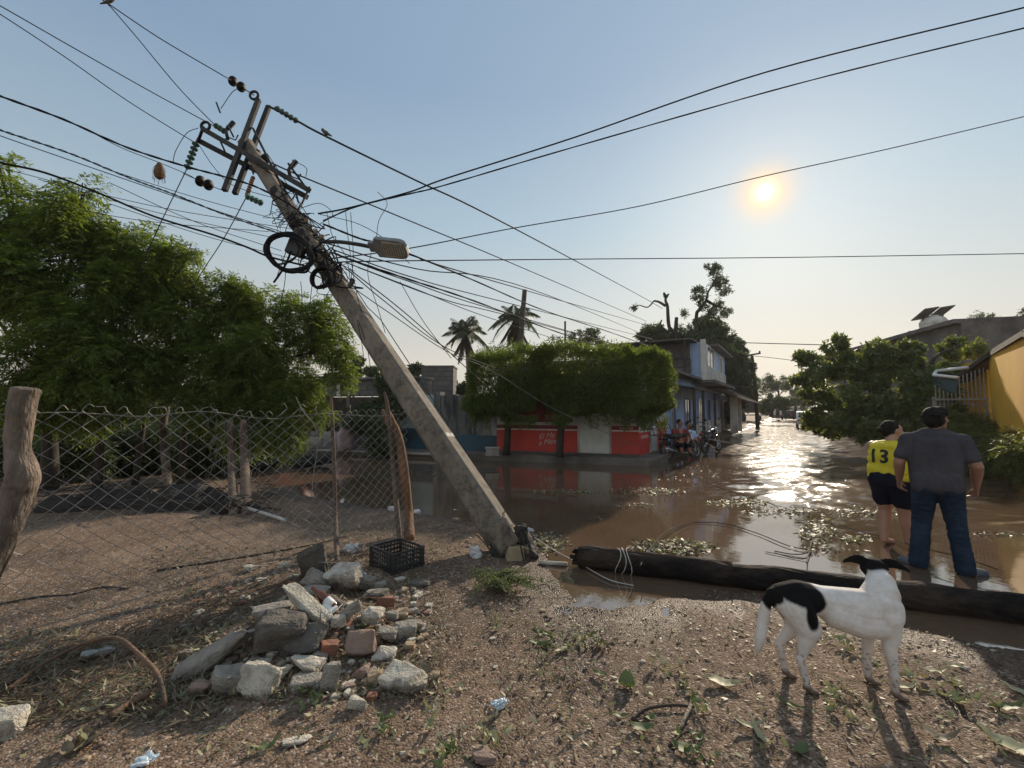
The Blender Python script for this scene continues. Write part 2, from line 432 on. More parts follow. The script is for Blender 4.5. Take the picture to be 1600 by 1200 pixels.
I2 = np.arange(WX.size).reshape(WX.shape)
Q2 = np.stack([I2[:-1, :-1], I2[:-1, 1:], I2[1:, 1:], I2[1:, :-1]], -1).reshape(-1, 4)
wo = mesh_np('water', np.stack([WX, WY, WZ], -1).reshape(-1, 3), Q2, M_WATER, smooth=True); tag(wo, kind='structure')
# ------------------------------------------------------------ buildings
M_RED = mk('red_paint', (.52, .042, .03), (.45, .036, .027), 3, .6, .15, 60, .003, dirt=(.32, .04, .03))
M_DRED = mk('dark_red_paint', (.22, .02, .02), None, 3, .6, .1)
M_STRIPE = mk('cream_stripe', (.72, .66, .60), (.6, .55, .5), 8, .7, .1)
M_OFFW = mk('offwhite_plaster', (.55, .54, .50), (.42, .41, .38), 2, .85, .3, dirt=(.26, .24, .22))
M_DOORM = mk('grey_white_door', (.58, .60, .58), (.48, .50, .48), 5, .5, .1)
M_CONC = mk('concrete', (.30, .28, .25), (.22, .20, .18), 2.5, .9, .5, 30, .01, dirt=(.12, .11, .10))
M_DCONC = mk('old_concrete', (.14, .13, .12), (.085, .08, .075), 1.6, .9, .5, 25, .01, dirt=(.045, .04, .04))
M_STAIN = mk('stained_wall', (.12, .12, .115), (.035, .035, .035), 1.6, .9, .4, 20, .01, stretch=(2.5, 2.5, .5), lo=.42, hi=.58, dirt=(.32, .32, .31))
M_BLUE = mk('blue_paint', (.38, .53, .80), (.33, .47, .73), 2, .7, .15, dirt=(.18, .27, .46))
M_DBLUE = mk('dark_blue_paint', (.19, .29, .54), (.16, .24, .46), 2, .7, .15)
M_TURQ = mk('pale_turquoise_wall', (.30, .40, .38), (.26, .33, .32), 2, .8, .2)
M_DADO = mk('blue_dado', (.04, .10, .15), (.028, .07, .10), 2, .8, .2, dirt=(.025, .035, .04))
M_DARK = mk('dark_gap', (.012, .012, .014), None, 3, .8, 0)
M_GLASS = mk('dark_glass', (.03, .035, .04), (.02, .022, .025), 2, .12, 0)
M_BLK = mk('black_metal', (.02, .02, .022), None, 5, .5, .1)
M_TIN = mk('corrugated_metal', (.10, .095, .10), (.05, .045, .045), 3, .6, .1, dirt=(.10, .05, .03))
M_WOODD = mk('dark_wood', (.05, .038, .028), (.03, .022, .018), 3, .85, .5, 30, .01, stretch=(1, 1, .15))
M_YEL = mk('yellow_paint', (.74, .40, .03), (.68, .36, .03), 1.5, .75, .25, 30, .006, dirt=(.58, .29, .04))
M_WHT = mk('white_paint', (.62, .62, .60), (.5, .5, .48), 3, .55, .1)
M_PAVE = mk('pavement', (.15, .135, .12), (.10, .09, .08), 2.5, .9, .6, 30, .012, dirt=(.06, .052, .045))
M_BLOCK = None
t = NT('grey_blockwork')
br = t.new('ShaderNodeTexBrick'); br.inputs['Scale'].default_value = 1; br.inputs['Brick Width'].default_value = .4; br.inputs['Row Height'].default_value = .2
br.inputs['Mortar Size'].default_value = .012; br.inputs['Color1'].default_value = (.15, .14, .13, 1); br.inputs['Color2'].default_value = (.11, .10, .10, 1); br.inputs['Mortar'].default_value = (.07, .065, .06, 1)
cm = t.new('ShaderNodeCombineXYZ'); so_ = t.new('ShaderNodeSeparateXYZ'); t.link(t.tc.outputs['Object'], so_.inputs[0])
t.link(t.math('ADD', so_.outputs[0], so_.outputs[1]), cm.inputs[0]); t.link(so_.outputs[2], cm.inputs[1]); t.link(cm.outputs[0], br.inputs[0])
t.col(t.mix(t.ramp(t.noise(1.5, 5, .7), [(.35, 0.), (.7, .8)]), br.outputs[0], (.05, .045, .04))); t.rough(.95); M_BLOCK = t.m

class Wall:
    """local frame along a wall line: u along, n outward (towards the street), z up"""
    def __init__(s, o, d, n): s.o = Vector((*o, 0)); s.d = Vector((*d, 0)).normalized(); s.n = Vector((*n, 0)).normalized()
    def p(s, u, z, n=0.0): return s.o+s.d*u+s.n*n+Vector((0, 0, z))
    def box(s, mb, u0, u1, z0, z1, n0, n1):
        a = [s.p(u, z0, n) for u, n in ((u0, n0), (u1, n0), (u1, n1), (u0, n1))]
        return mb.prism(a, (0, 0, z1-z0))
def wbox(name, w, mat, par, u0, u1, z0, z1, n0, n1, bevel=0):
    mb = MB(); w.box(mb, u0, u1, z0, z1, n0, n1); return mb.build(name, mat, par, bevel=bevel)
def opening(w, par, name, u0, u1, z0, z1, fill, frame=None, fw=.05, n=0.0, depth=.05, panes=0):
    """fill panel a little proud with a frame round it"""
    o = wbox(name, w, fill, par, u0, u1, z0, z1, n-.02, n+.012)
    if frame is not None:
        mb = MB()
        w.box(mb, u0-fw, u0, z0-fw, z1+fw, n-.02, n+depth); w.box(mb, u1, u1+fw, z0-fw, z1+fw, n-.02, n+depth)
        w.box(mb, u0, u1, z1, z1+fw, n-.02, n+depth-.003); w.box(mb, u0, u1, z0-fw, z0, n-.02, n+depth-.003)
        for k in range(panes):
            uu = u0+(u1-u0)*(k+1)/(panes+1); w.box(mb, uu-.015, uu+.015, z0, z1, n+.013, n+.03)
        mb.build('frame', frame, o)
    return o
fd = (1, -.35); F0 = Vector((-.5, 14.6)); WF = Wall(F0, fd, (-.35, -1)); FL = 4.55     # shop front
WS = Wall(A0, SD, SN); 
class WallT(Wall):
    def p(s, u, z, n=0.0): return Wall.p(s, u*1.191, z, n)
WB = WallT(A0, SD, SN)                                                             # street side
# pavements
kz = .24
c1 = FA-FD*60; mb = MB()
def poly_slab(mb, pts, z0, z1): mb.prism([Vector((*p, z0)) for p in pts], (0, 0, z1-z0)); return mb
corner = FA+FD*5.4
poly_slab(mb, [FA-FD*5, corner, corner+Vector((.35, .25)), corner+Vector((.35, .25))+SD*9.5, A0+SD*10-SN*.6, F0+Vector(fd).normalized()*4.3+Vector((.2, .6)), F0-Vector(fd).normalized()*4.8+Vector((.2, .6))], -.2, kz-.02)
pv = mb.build('pavement', M_PAVE, bevel=.03); tag(pv, kind='structure')
mb = MB(); poly_slab(mb, [FA-FD*30, FA-FD*5.01, F0-Vector(fd).normalized()*4.81+Vector((.2, .6)), F0-Vector(fd).normalized()*28], -.2, kz-.08)
tag(mb.build('pavement', M_PAVE, bevel=.03), kind='structure')
mb = MB(); mb.bar(Vector((*(FA-FD*24), .13)), Vector((*(FA-FD*.2), .135)), .18, .08, up=(0, 0, 1)); tag(mb.build('kerb', M_CONC, bevel=.02), kind='structure')
# door plinth (stone course under the shop)
shop = thing('shop_building', 'low corner shop with red lower walls, cream stripe and white double door', 'shop', (2, 14, .2))
wbox('wall', WF, M_OFFW, shop, 0, FL, .2, 3.05, -5, 0)
wbox('base_course', WF, M_DCONC, shop, -.02, FL+.02, .1, .28, -.1, .10)
for u0, u1 in ((0, 2.70), (3.75, FL)):
    wbox('red_dado', WF, M_RED, shop, u0+.002, u1, .28, .955, -.01, .012)
    wbox('stripe', WF, M_STRIPE, shop, u0+.002, u1, .955, 1.0, -.01, .016)
    wbox('dark_band', WF, M_DRED, shop, u0+.002, u1, 1.0, 1.12, -.01, .014)
wbox('painted_sign', WF, M_DRED, shop, .3, 2.55, 1.22, 2.0, -.01, .014)
wbox('stained_panel', WF, M_STAIN, shop, .02, 2.65, 2.1, 2.9, -.01, .008)
d = opening(WF, shop, 'door', 2.78, 3.68, .25, 2.1, M_DOORM, M_OFFW, .05, depth=.06)
mb = MB()
for k in range(14): 
    u = 2.80+k*.066
    WF.box(mb, u, u+.032, .27, 2.08, .013, .040)
WF.box(mb, 3.215, 3.245, .26, 2.09, .013, .04); mb.build('door_ribs', M_DOORM, d)
wbox('wall', WB, M_OFFW, shop, 0.0, 2.82, .2, 3.05, -4, .0)
wbox('red_dado', WB, M_RED, shop, .0, .9, .25, .93, -.01, .014)
wbox('stripe', WB, M_STRIPE, shop, .0, .9, .93, .99, -.01, .018)
wbox('red_dado', WB, M_RED, shop, 1.64, 2.8, .25, .98, -.01, .014)
wbox('stripe', WB, M_STRIPE, shop, 1.64, 2.8, .98, 1.03, -.01, .018)
wbox('dark_band', WB, M_RED, shop, 1.64, 2.8, 1.03, 1.2, -.01, .016)
opening(WB, shop, 'door', .98, 1.56, .3, 2.1, M_WHT, M_OFFW, .04)
def text_mesh(s, size, shear=0, extr=.004, bold=0):
    cu = bpy.data.curves.new('txt', 'FONT'); cu.body = s; cu.size = size; cu.shear = shear; cu.extrude = extr; cu.offset = bold; cu.align_x = 'CENTER'; cu.align_y = 'CENTER'
    cu.resolution_u = 4
    o = bpy.data.objects.new('txt', cu); COL.objects.link(o)
    me = bpy.data.meshes.new_from_object(o.evaluated_get(bpy.context.evaluated_depsgraph_get())); bpy.data.objects.remove(o); bpy.data.curves.remove(cu)
    return me
def put_text(s, size, w, u, z, n, mat, par, shear=0, tilt=0, bold=0, name='lettering'):
    me = text_mesh(s, size, shear, .004, bold); M = Matrix((w.d, Vector((0, 0, 1)), w.n)).transposed().to_4x4()
    me.transform(Matrix.Translation(w.p(u, z, n)) @ M @ Matrix.Rotation(R(tilt), 4, 'Z')); return link_mesh(name, me, mat, par)
M_LET = mk('cream_lettering', (.62, .52, .48), (.48, .40, .37), 12, .8, 0)
put_text('El Ma', .24, WF, 1.70, .78, .018, M_LET, shop, .4, 8, 0)
put_text('a Méx', .24, WF, 1.72, .585, .018, M_LET, shop, .4, 8, 0)
mb = MB()
for k in range(5): WB.box(mb, .15+k*.13, .24+k*.13, .74, .83, .015, .02)
mb.build('worn_lettering', M_LET, shop)
mb = MB()
for k in range(9): WF.box(mb, 4.0+k*.045, 4.03+k*.045, 1.035, 1.075, .015, .019)
mb.build('worn_lettering', M_LET, shop)
wbox('roof_slab', WF, M_CONC, shop, -.15, FL+.1, 3.05, 3.15, -5.1, .25)

# left: stained wall, pale house, block parapets
ow = thing('boundary_wall', 'black stained plaster wall between the red shop and the pale turquoise house', 'wall', (-1.5, 15, .15))
wbox('wall', WF, M_STAIN, ow, -2.15, -.003, .1, 2.12, -.3, -.05); wbox('dado', WF, M_DADO, ow, -2.15, -.003, .1, .75, -.05, -.035)
wbox('buttress', WF, M_STAIN, ow, -2.4, -2.15, .1, 2.25, -.35, 0)
wt = thing('water_tank_tower', 'square weathered brick water tank on a roof behind the black stained wall', 'water tank', (-2.5, 18, 0))
b0 = at(658, 612, 18); b1 = at(708, 612, 18)
mb = MB(); mb.box(((b0.x+b1.x)/2, 18.6, 2.82), (b1.x-b0.x, 1.2, 1.15)); mb.build('tank', M_BLOCK, wt)
mb = MB(); mb.box(((b0.x+b1.x)/2-.1, 18.7, 1.2), (b1.x-b0.x+.5, 1.4, 2.1)); mb.build('support', M_DCONC, wt)
mb = MB(); mb.box(((b0.x+b1.x)/2, 18.6, 3.42), (b1.x-b0.x+.06, 1.26, .06)); mb.build('lid', M_DCONC, wt)
ho = thing('pale_house', 'low house with pale turquoise wall, blue dado and grey block parapet behind the leaning pole', 'house', (-6, 16.5, .15))
wbox('wall', WF, M_TURQ, ho, -4.6, -2.4, .15, 2.15, -.8, -.06); wbox('dado', WF, M_DADO, ho, -4.6, -2.4, .15, .95, -.06, -.045)
wbox('parapet', WF, M_BLOCK, ho, -11, -3.0, 2.15, 2.75, -.9, -.02); wbox('cornice', WF, M_DCONC, ho, -11, -2.98, 2.75, 2.83, -1.0, .1)
wbox('pilaster', WF, M_OFFW, ho, -6.6, -6.45, 2.15, 2.75, 0, .05)
wbox('porch_wall', WF, M_DCONC, ho, -11, -4.62, .15, 2.15, -3, -1.6); wbox('low_wall', WF, M_CONC, ho, -8.6, -6.6, .15, .75, -.4, -.15)
opening(WF, ho, 'doorway', -6.2, -5.4, .15, 2.0, M_DARK, M_DCONC, .06, n=-1.58)
for k in range(5): mb = MB(); mb.bar(WF.p(-10.5+k*1.45, .15, -.1), WF.p(-10.5+k*1.45, 2.15, -.1), .12); mb.build('porch_column', M_DCONC, ho)
# long house on the left behind the trees
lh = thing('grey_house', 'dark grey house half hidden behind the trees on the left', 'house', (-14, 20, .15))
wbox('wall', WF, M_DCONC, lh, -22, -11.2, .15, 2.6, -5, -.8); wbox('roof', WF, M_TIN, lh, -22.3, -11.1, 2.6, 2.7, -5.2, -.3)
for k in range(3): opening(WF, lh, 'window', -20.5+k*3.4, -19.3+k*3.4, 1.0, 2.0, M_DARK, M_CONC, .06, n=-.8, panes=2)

# blue two-storey building on the street side
bb = thing('blue_building', 'two storey blue house with dark upper corrugated wall and street balcony front', 'house', (8, 18, .2))
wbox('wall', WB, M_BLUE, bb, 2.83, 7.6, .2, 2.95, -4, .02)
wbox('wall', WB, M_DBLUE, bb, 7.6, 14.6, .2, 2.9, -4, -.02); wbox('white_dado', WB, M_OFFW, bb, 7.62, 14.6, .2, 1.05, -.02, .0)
for u0, u1, z0, z1 in ((3.3, 3.9, .3, 2.0), (5.4, 6.3, .9, 2.05)): opening(WB, bb, 'window', u0, u1, z0, z1, M_GLASS, M_DBLUE, .06, n=.02, panes=1)
for u0 in (8.3, 12.2): opening(WB, bb, 'window', u0, u0+1.0, .95, 2.05, M_GLASS, M_WHT, .12, n=-.02, panes=1)
opening(WB, bb, 'door', 10.4, 11.2, .25, 2.15, M_DARK, M_DBLUE, .08, n=-.02)
wbox('slab', WB, M_DCONC, bb, 2.84, 7.4, 2.95, 3.06, -3.6, .45)
wbox('upper_wall', WB, M_BLOCK, bb, 6.75, 6.95, 3.06, 3.95, -3.3, .0)
mb = MB()
for k in range(34): WB.box(mb, 6.66, 6.70, 3.95, 4.66, -3.3+k*.097, -3.245+k*.097)
WB.box(mb, 6.70, 6.74, 3.95, 4.66, -3.3, .0); mb.build('corrugated_screen', M_TIN, bb)
mb = MB(); mb.prism([WB.p(5.9, 4.70, .25), WB.p(8.0, 4.78, .25), WB.p(8.0, 4.83, -3.6), WB.p(5.9, 4.74, -3.6)], (0, 0, .05)); mb.build('roof_sheet', M_TIN, bb)
for n in (-3.2, -1.6, -.1):
    mb = MB(); mb.bar(WB.p(6.1, 3.07, n), WB.p(6.1, 4.70, n), .08); mb.build('roof_post', M_WOODD, bb)
mb = MB(); mb.bar(WB.p(6.1, 3.95, -3.3), WB.p(6.1, 3.95, 0), .05); mb.bar(WB.p(6.1, 3.5, -3.3), WB.p(6.1, 3.5, 0), .05); mb.build('rail', M_WOODD, bb)
wbox('balcony_room', WB, M_BLUE, bb, 7.1, 12.9, 2.98, 4.72, -3.5, .55)
wbox('balcony_panel', WB, M_OFFW, bb, 7.12, 12.9, 2.98, 3.66, .55, .60); wbox('corner_pillar', WB, M_OFFW, bb, 6.96, 7.12, 2.95, 4.84, .40, .62)
opening(WB, bb, 'window', 7.6, 9.2, 3.70, 4.6, M_GLASS, M_WHT, .08, n=.55, panes=1); opening(WB, bb, 'window', 10.9, 11.7, 3.5, 4.45, M_GLASS, M_WHT, .08, n=.55, panes=1)
wbox('balcony_slab', WB, M_DCONC, bb, 6.9, 13.6, 2.84, 2.97, -1, 1.0)
wbox('upper_roof', WB, M_TIN, bb, 8.4, 13.4, 4.73, 4.80, -3.7, .95)
mb = MB(); mb.prism([WB.p(2.84, 2.55, .02), WB.p(7.5, 2.55, .02), WB.p(7.5, 2.36, 1.0), WB.p(2.84, 2.36, 1.0)], (0, 0, .05)); mb.build('awning', M_WOODD, bb)
for u in (3.15, 4.7, 7.2):
    mb = MB(); mb.bar(WB.p(u, .2, .9), WB.p(u, 2.40, .9), .08); mb.build('awning_post', M_BLK, bb)
wh = thing('white_pillared_house', 'house with sloping dark awning and pale porch pillars beyond the blue house', 'house', (14, 28, .2))
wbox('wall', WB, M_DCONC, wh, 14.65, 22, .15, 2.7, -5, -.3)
mb = MB(); mb.prism([WB.p(10.2, 2.75, 0), WB.p(20, 2.55, 0), WB.p(20, 2.0, 2.0), WB.p(10.2, 2.62, 1.1)], (0, 0, .07)); mb.build('awning', M_TIN, wh)
for k, u in enumerate((14.9, 16.9)): wbox('pillar', WB, M_OFFW, wh, u, u+.45, .15, 2.45, .5, .9)
opening(WB, wh, 'doorway', 17.6, 19.4, .2, 2.2, M_DARK, M_OFFW, .1, n=-.3)

# right: yellow house, gate, big grey building
yd0 = Vector((.648, .762)); Y0 = Vector((13.84, 12.6)); yn = Vector((-.762, .648))
YR = Vector((at(1547, 600, 12.6).x, 12.6)); WY_ = Wall(YR, Vector((1, -.35)), (-.35, -1))
yh = thing('yellow_house', 'bright yellow house wall under a dark sloping roof edge at the right of the street', 'house', (YR.x, YR.y, .2))
mb = MB(); e = YR-yd0*9
mb.prism([Vector((*YR, 0)), Vector((*e, 0)), Vector((*e, 3.22)), Vector((*YR, 3.22))], Vector((*(-yn*.25), 0))); mb.build('wall', M_YEL, yh)
mb = MB(); q = YR-yn*.01+Vector((.05, .0)); WY_.box(mb, .26, 5.5, 0, 3.1, -3.0, -.6); mb.build('rear_wall', M_YEL, yh)
E = [at(1472, 606, 14.2), at(1549, 551, 12.2), at(1600, 521, 9.2)]; E.append(E[2]+(E[2]-E[1])*1.2); bk = Vector((.762*4.2, -.648*4.2, 1.15))
for i in range(3):
    mb = MB(); mb.prism([E[i], E[i+1], E[i+1]+bk, E[i]+bk], (0, 0, .09)); mb.build('roof', M_TIN, yh)
for i in range(3):
    mb = MB(); mb.bar(E[i]+Vector((0, 0, -.03)), E[i+1]+Vector((0, 0, -.0)), .06, .11, up=(0, 0, 1)); mb.build('fascia', M_WOODD, yh)
ga = thing('barred_gate', 'white painted metal gate with scroll bars left of the yellow wall', 'gate', tuple(WY_.p(-.6, 0)))
M_GATE = mk('worn_gate_paint', (.34, .34, .33), (.22, .21, .20), 9, .7, .1)
wbox('lower_panel', WY_, M_GATE, ga, -1.3, -.02, .1, 1.28, -.1, -.06)
mb = MB(); WY_.box(mb, -1.3, -.02, 1.28, 1.33, -.12, -.05); WY_.box(mb, -1.3, -.02, 1.9, 1.95, -.12, -.05)
for k in range(3): WY_.box(mb, -1.3+k*.61, -1.25+k*.61, .1, 2.0, -.11, -.06)
mb.build('gate_frame', M_GATE, ga)
mb = MB()
for k in range(13):
    u = -1.22+k*.095
    mb.bar(WY_.p(u, 1.33, -.09), WY_.p(u, 2.5+max(-.3, (u+.9)*.42), -.09), .018)
    for q in (1.5, 1.75):
        c_ = WY_.p(u+.047, q, -.085); mb.tube([c_+WY_.d*(.03*math.cos(a_))+Vector((0, 0, .05*math.sin(a_))) for a_ in np.linspace(0, 2*math.pi, 9)[:-1]], .006, 4, closed=True)
mb.build('bars', M_GATE, ga)
M_TEAL = mk('dark_green_tarp', (.02, .045, .04), (.015, .03, .03), 4, .6, .3)
aw = thing('green_awning', 'dark green tarpaulin awning on a white pipe frame beside the barred gate', 'awning', tuple(at(1480, 640, 13)))
P_ = [at(1461, 585, 13.5), at(1520, 575, 12.6), at(1500, 602, 11.6), at(1459, 584, 11.9)]
mb = MB(); mb.tube([at(1463, 580, 13.4), at(1513, 574, 12.8)], .05, 8); mb.tube([at(1463, 580, 13.4), at(1459, 586, 12.6), at(1497, 590, 12.0)], .045, 8); mb.build('pipe_frame', M_WHT, aw, smooth=True)
mb = MB(); q = [at(1460, 588, 12.6), at(1498, 591, 12.0), at(1493, 615, 12.0), at(1478, 612, 12.3), at(1462, 600, 12.6)]; mb.prism(q, (0.02, .05, 0)); mb.build('tarp', M_TEAL, aw)
gb = thing('grey_concrete_building', 'unfinished grey concrete building with flat roof and parapet behind the fallen tree', 'building', (24, 20, .2))
ga0 = at(1425, 640, 24); 
mb = MB()
r0 = at(1425, 530, 33); r1 = at(1640, 494, 22); bdir = Vector((r1.x-r0.x, r1.y-r0.y, 0)).normalized(); bn = Vector((bdir.y, -bdir.x, 0)); bn = -bn if bn.y > 0 else bn
WG = Wall((r0.x, r0.y), (bdir.x, bdir.y), (bn.x, bn.y)); L = (Vector((r1.x, r1.y, 0))-Vector((r0.x, r0.y, 0))).length
GZ_ = (r0.z+r1.z)/2-.1
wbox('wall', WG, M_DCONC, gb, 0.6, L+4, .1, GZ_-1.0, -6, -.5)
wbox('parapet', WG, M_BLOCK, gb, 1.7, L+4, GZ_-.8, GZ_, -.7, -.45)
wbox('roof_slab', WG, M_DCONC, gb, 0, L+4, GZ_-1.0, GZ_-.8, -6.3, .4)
wbox('pillar', WG, M_CONC, gb, L*.62, L*.62+.5, GZ_-2.4, GZ_+.04, -.45, -.3)
for k in range(3): opening(WG, gb, 'window', 2+k*4, 3.4+k*4, 2.0, 3.4, M_DARK, M_CONC, .08, n=-.5, panes=1)
tk = thing('roof_water_tank', 'pale round water tank under two tilted solar panels on the flat roof', 'water tank', tuple(at(1459, 514, 30)))
c_ = at(1459, 514, 30); mb = MB(); mb.lathe([(.72, 0), (.76, .2), (.72, .24), (.76, .28), (.76, .5), (.6, .75), (.3, .86), (.3, .93)], c_, 20); mb.build('tank', M_OFFW, tk, smooth=True)
mb = MB(); mb.box(c_+Vector((0, 0, -.3)), (1.9, 1.9, .6)); mb.build('plinth', M_DCONC, tk)
for dx in (-.55, .55):
    mb = MB(); mb.box(c_+Vector((dx, 0, 1.12+.1*dx)), (1.0, 1.3, .07), Matrix.Rotation(R(-9), 3, 'Y') @ Matrix.Rotation(R(-26), 3, 'X')); mb.build('solar_panel', M_TIN, tk)
mb = MB(); mb.bar(c_+Vector((-.85, 0, 1.0)), c_+Vector((.85, 0, 1.1)), .05); mb.bar(c_+Vector((-.7, 0, 0)), c_+Vector((-.7, 0, 1.0)), .05); mb.bar(c_+Vector((.7, 0, 0)), c_+Vector((.7, 0, 1.09)), .05); mb.build('panel_stand', M_BLK, tk)
# far end of the street
fw = thing('far_white_wall', 'long low whitewashed wall across the far end of the street', 'wall', (0, 0, 0)); fw.location = G(1240, 652, .1)
mb = MB(); a = at(1205, 636, 75); b2 = at(1262, 636, 66); mb.prism([Vector((a.x, a.y, .1)), Vector((b2.x, b2.y, .1)), Vector((b2.x, b2.y, 2.0)), Vector((a.x, a.y, 2.0))], (.2, .4, 0)); mb.build('wall_face', M_OFFW, fw)
mb = MB(); mb.prism([Vector((a.x, a.y-.3, .1)), Vector((b2.x, b2.y-.3, .1)), Vector((b2.x, b2.y-.3, .7)), Vector((a.x, a.y-.3, .7))], (.05, .1, 0)); mb.build('dark_base', M_DCONC, fw)
# ------------------------------------------------------------ foliage
M_NEEM = leaf_mat('neem_leaf', [(.05, .085, .022), (.085, .13, .03), (.13, .17, .038), (.065, .105, .025), (.17, .19, .05)], .46, (2.1, 2.0, .75))
M_HEDGE = leaf_mat('hedge_leaf', [(.035, .06, .017), (.06, .095, .024), (.08, .11, .03), (.13, .155, .04)], .48, (2.1, 2.0, .75))
M_UNDER = leaf_mat('undergrowth_leaf', [(.025, .042, .016), (.04, .06, .022), (.055, .075, .028)], .3, (1.5, 1.5, .7))  # leaf colours darkened to stand in for shade under the canopy
M_BROAD = leaf_mat('broad_leaf', [(.06, .085, .036), (.095, .125, .045), (.07, .095, .04), (.15, .175, .06)], .42, (2.0, 1.9, .6))
M_FARL = leaf_mat('far_leaf', [(.045, .065, .035), (.06, .085, .04), (.075, .095, .05)], .30, (1.4, 1.5, .8))
M_PALM = leaf_mat('palm_leaf', [(.05, .07, .04), (.07, .09, .05), (.06, .075, .045)], .3, (1.3, 1.4, .8))
M_DRY = leaf_mat('dry_frond', [(.07, .055, .04), (.05, .04, .03), (.09, .07, .05)], .2, (1.2, 1.1, .8))
M_BARK = mk('bark', (.045, .034, .027), (.022, .017, .014), 5, .95, .8, 30, .015, stretch=(1, 1, .3))
M_GBARK = mk('grey_bark', (.17, .14, .115), (.10, .08, .065), 6, .95, .8, 30, .012, stretch=(1, 1, .25))
def norm(a): return a/np.maximum(np.linalg.norm(a, axis=1, keepdims=True), 1e-9)
def rdir(n): return norm(rng.normal(size=(n, 3)))
def quads(P, D, W, a, b):
    """rhombic leaves from base P along D, width vector W"""
    a = np.asarray(a).reshape(-1, 1)*np.ones((len(P), 1)); b = np.asarray(b).reshape(-1, 1)*np.ones((len(P), 1))
    N = norm(np.cross(D, W))
    V = np.stack([P, P+D*a*.42+W*b*.5+N*b*.12, P+D*a, P+D*a*.42-W*b*.5+N*b*.12], 1).reshape(-1, 3)
    return V, np.arange(len(V)).reshape(-1, 4)
def sprigs(P, D, K, L, a, b, droop=.12, spread=.9):
    n = len(P); t = (np.arange(K)+.6)/K; side = np.where(np.arange(K) % 2, 1., -1.)
    S = norm(np.cross(D, np.array([0, 0, 1.])+rng.normal(size=(n, 3))*.35))
    Ls = L*rng.uniform(.65, 1.2, (n, 1, 1))
    B = P[:, None]+D[:, None]*Ls*t[None, :, None]+np.array([0, 0, -1.])*droop*(t**2)[None, :, None]*rng.uniform(.4, 1.4, (n, 1, 1))
    dd = D[:, None]*.7+S[:, None]*side[None, :, None]*spread+np.array([0, 0, -.45])+rng.normal(size=(n, K, 3))*.18
    dd = norm(dd.reshape(-1, 3)); B = B.reshape(-1, 3)
    W = norm(np.cross(dd, rng.normal(size=dd.shape)*.6+np.array([0, 0, 1.])))
    return quads(B, dd, W, a*rng.uniform(.7, 1.2, len(B)), b*rng.uniform(.7, 1.2, len(B)))
def rosettes(P, D, K, a, b):
    n = len(P); U = norm(np.cross(D, rdir(n))); Vv = np.cross(D, U); ang = (np.arange(K)*2.4)[None, :]+rng.uniform(0, 6, (n, 1))
    lift = rng.uniform(.05, .9, (n, K, 1))
    dd = U[:, None]*np.cos(ang)[..., None]+Vv[:, None]*np.sin(ang)[..., None]+D[:, None]*lift+np.array([0, 0, -.35])*rng.uniform(0, 1.3, (n, K, 1))
    B = np.repeat(P[:, None], K, 1)+rng.normal(size=(n, K, 3))*a*.25
    dd = norm(dd.reshape(-1, 3)); B = B.reshape(-1, 3); W = norm(np.cross(dd, D.repeat(K, 0)+rng.normal(size=dd.shape)*.4))
    return quads(B, dd, W, a*rng.uniform(.55, 1.15, len(B)), b*rng.uniform(.6, 1.15, len(B)))
def blob_pts(c, r, n, clumps, cr=.33, flat=1.0):
    c = np.array(c); k = max(3, clumps)
    u = rdir(k)*(rng.uniform(.15, 1, (k, 1))**.45)*(1-cr*.8)
    cc = c+u*np.array([r, r, r*flat]); idx = rng.integers(0, k, n); rr = r*cr*rng.uniform(.6, 1.35, k)
    d = rdir(n); p = cc[idx]+d*(rng.uniform(0, 1, (n, 1))**.4)*rr[idx, None]
    o = norm(d*.9+norm(p-c)*.6+rng.normal(size=(n, 3))*.3)
    return p, o
def cat(parts):
    V = []; Fc = []; k = 0
    for v, f in parts: V.append(v); Fc.append(f+k); k += len(v)
    return np.concatenate(V), np.concatenate(Fc)
def limb(mb, path, r0, r1, n=8, jit=.06):
    P = spline(path, 6); k = len(P); mb.tube(P, [r0+(r1-r0)*i/(k-1) for i in range(k)], n, jitter=jit)
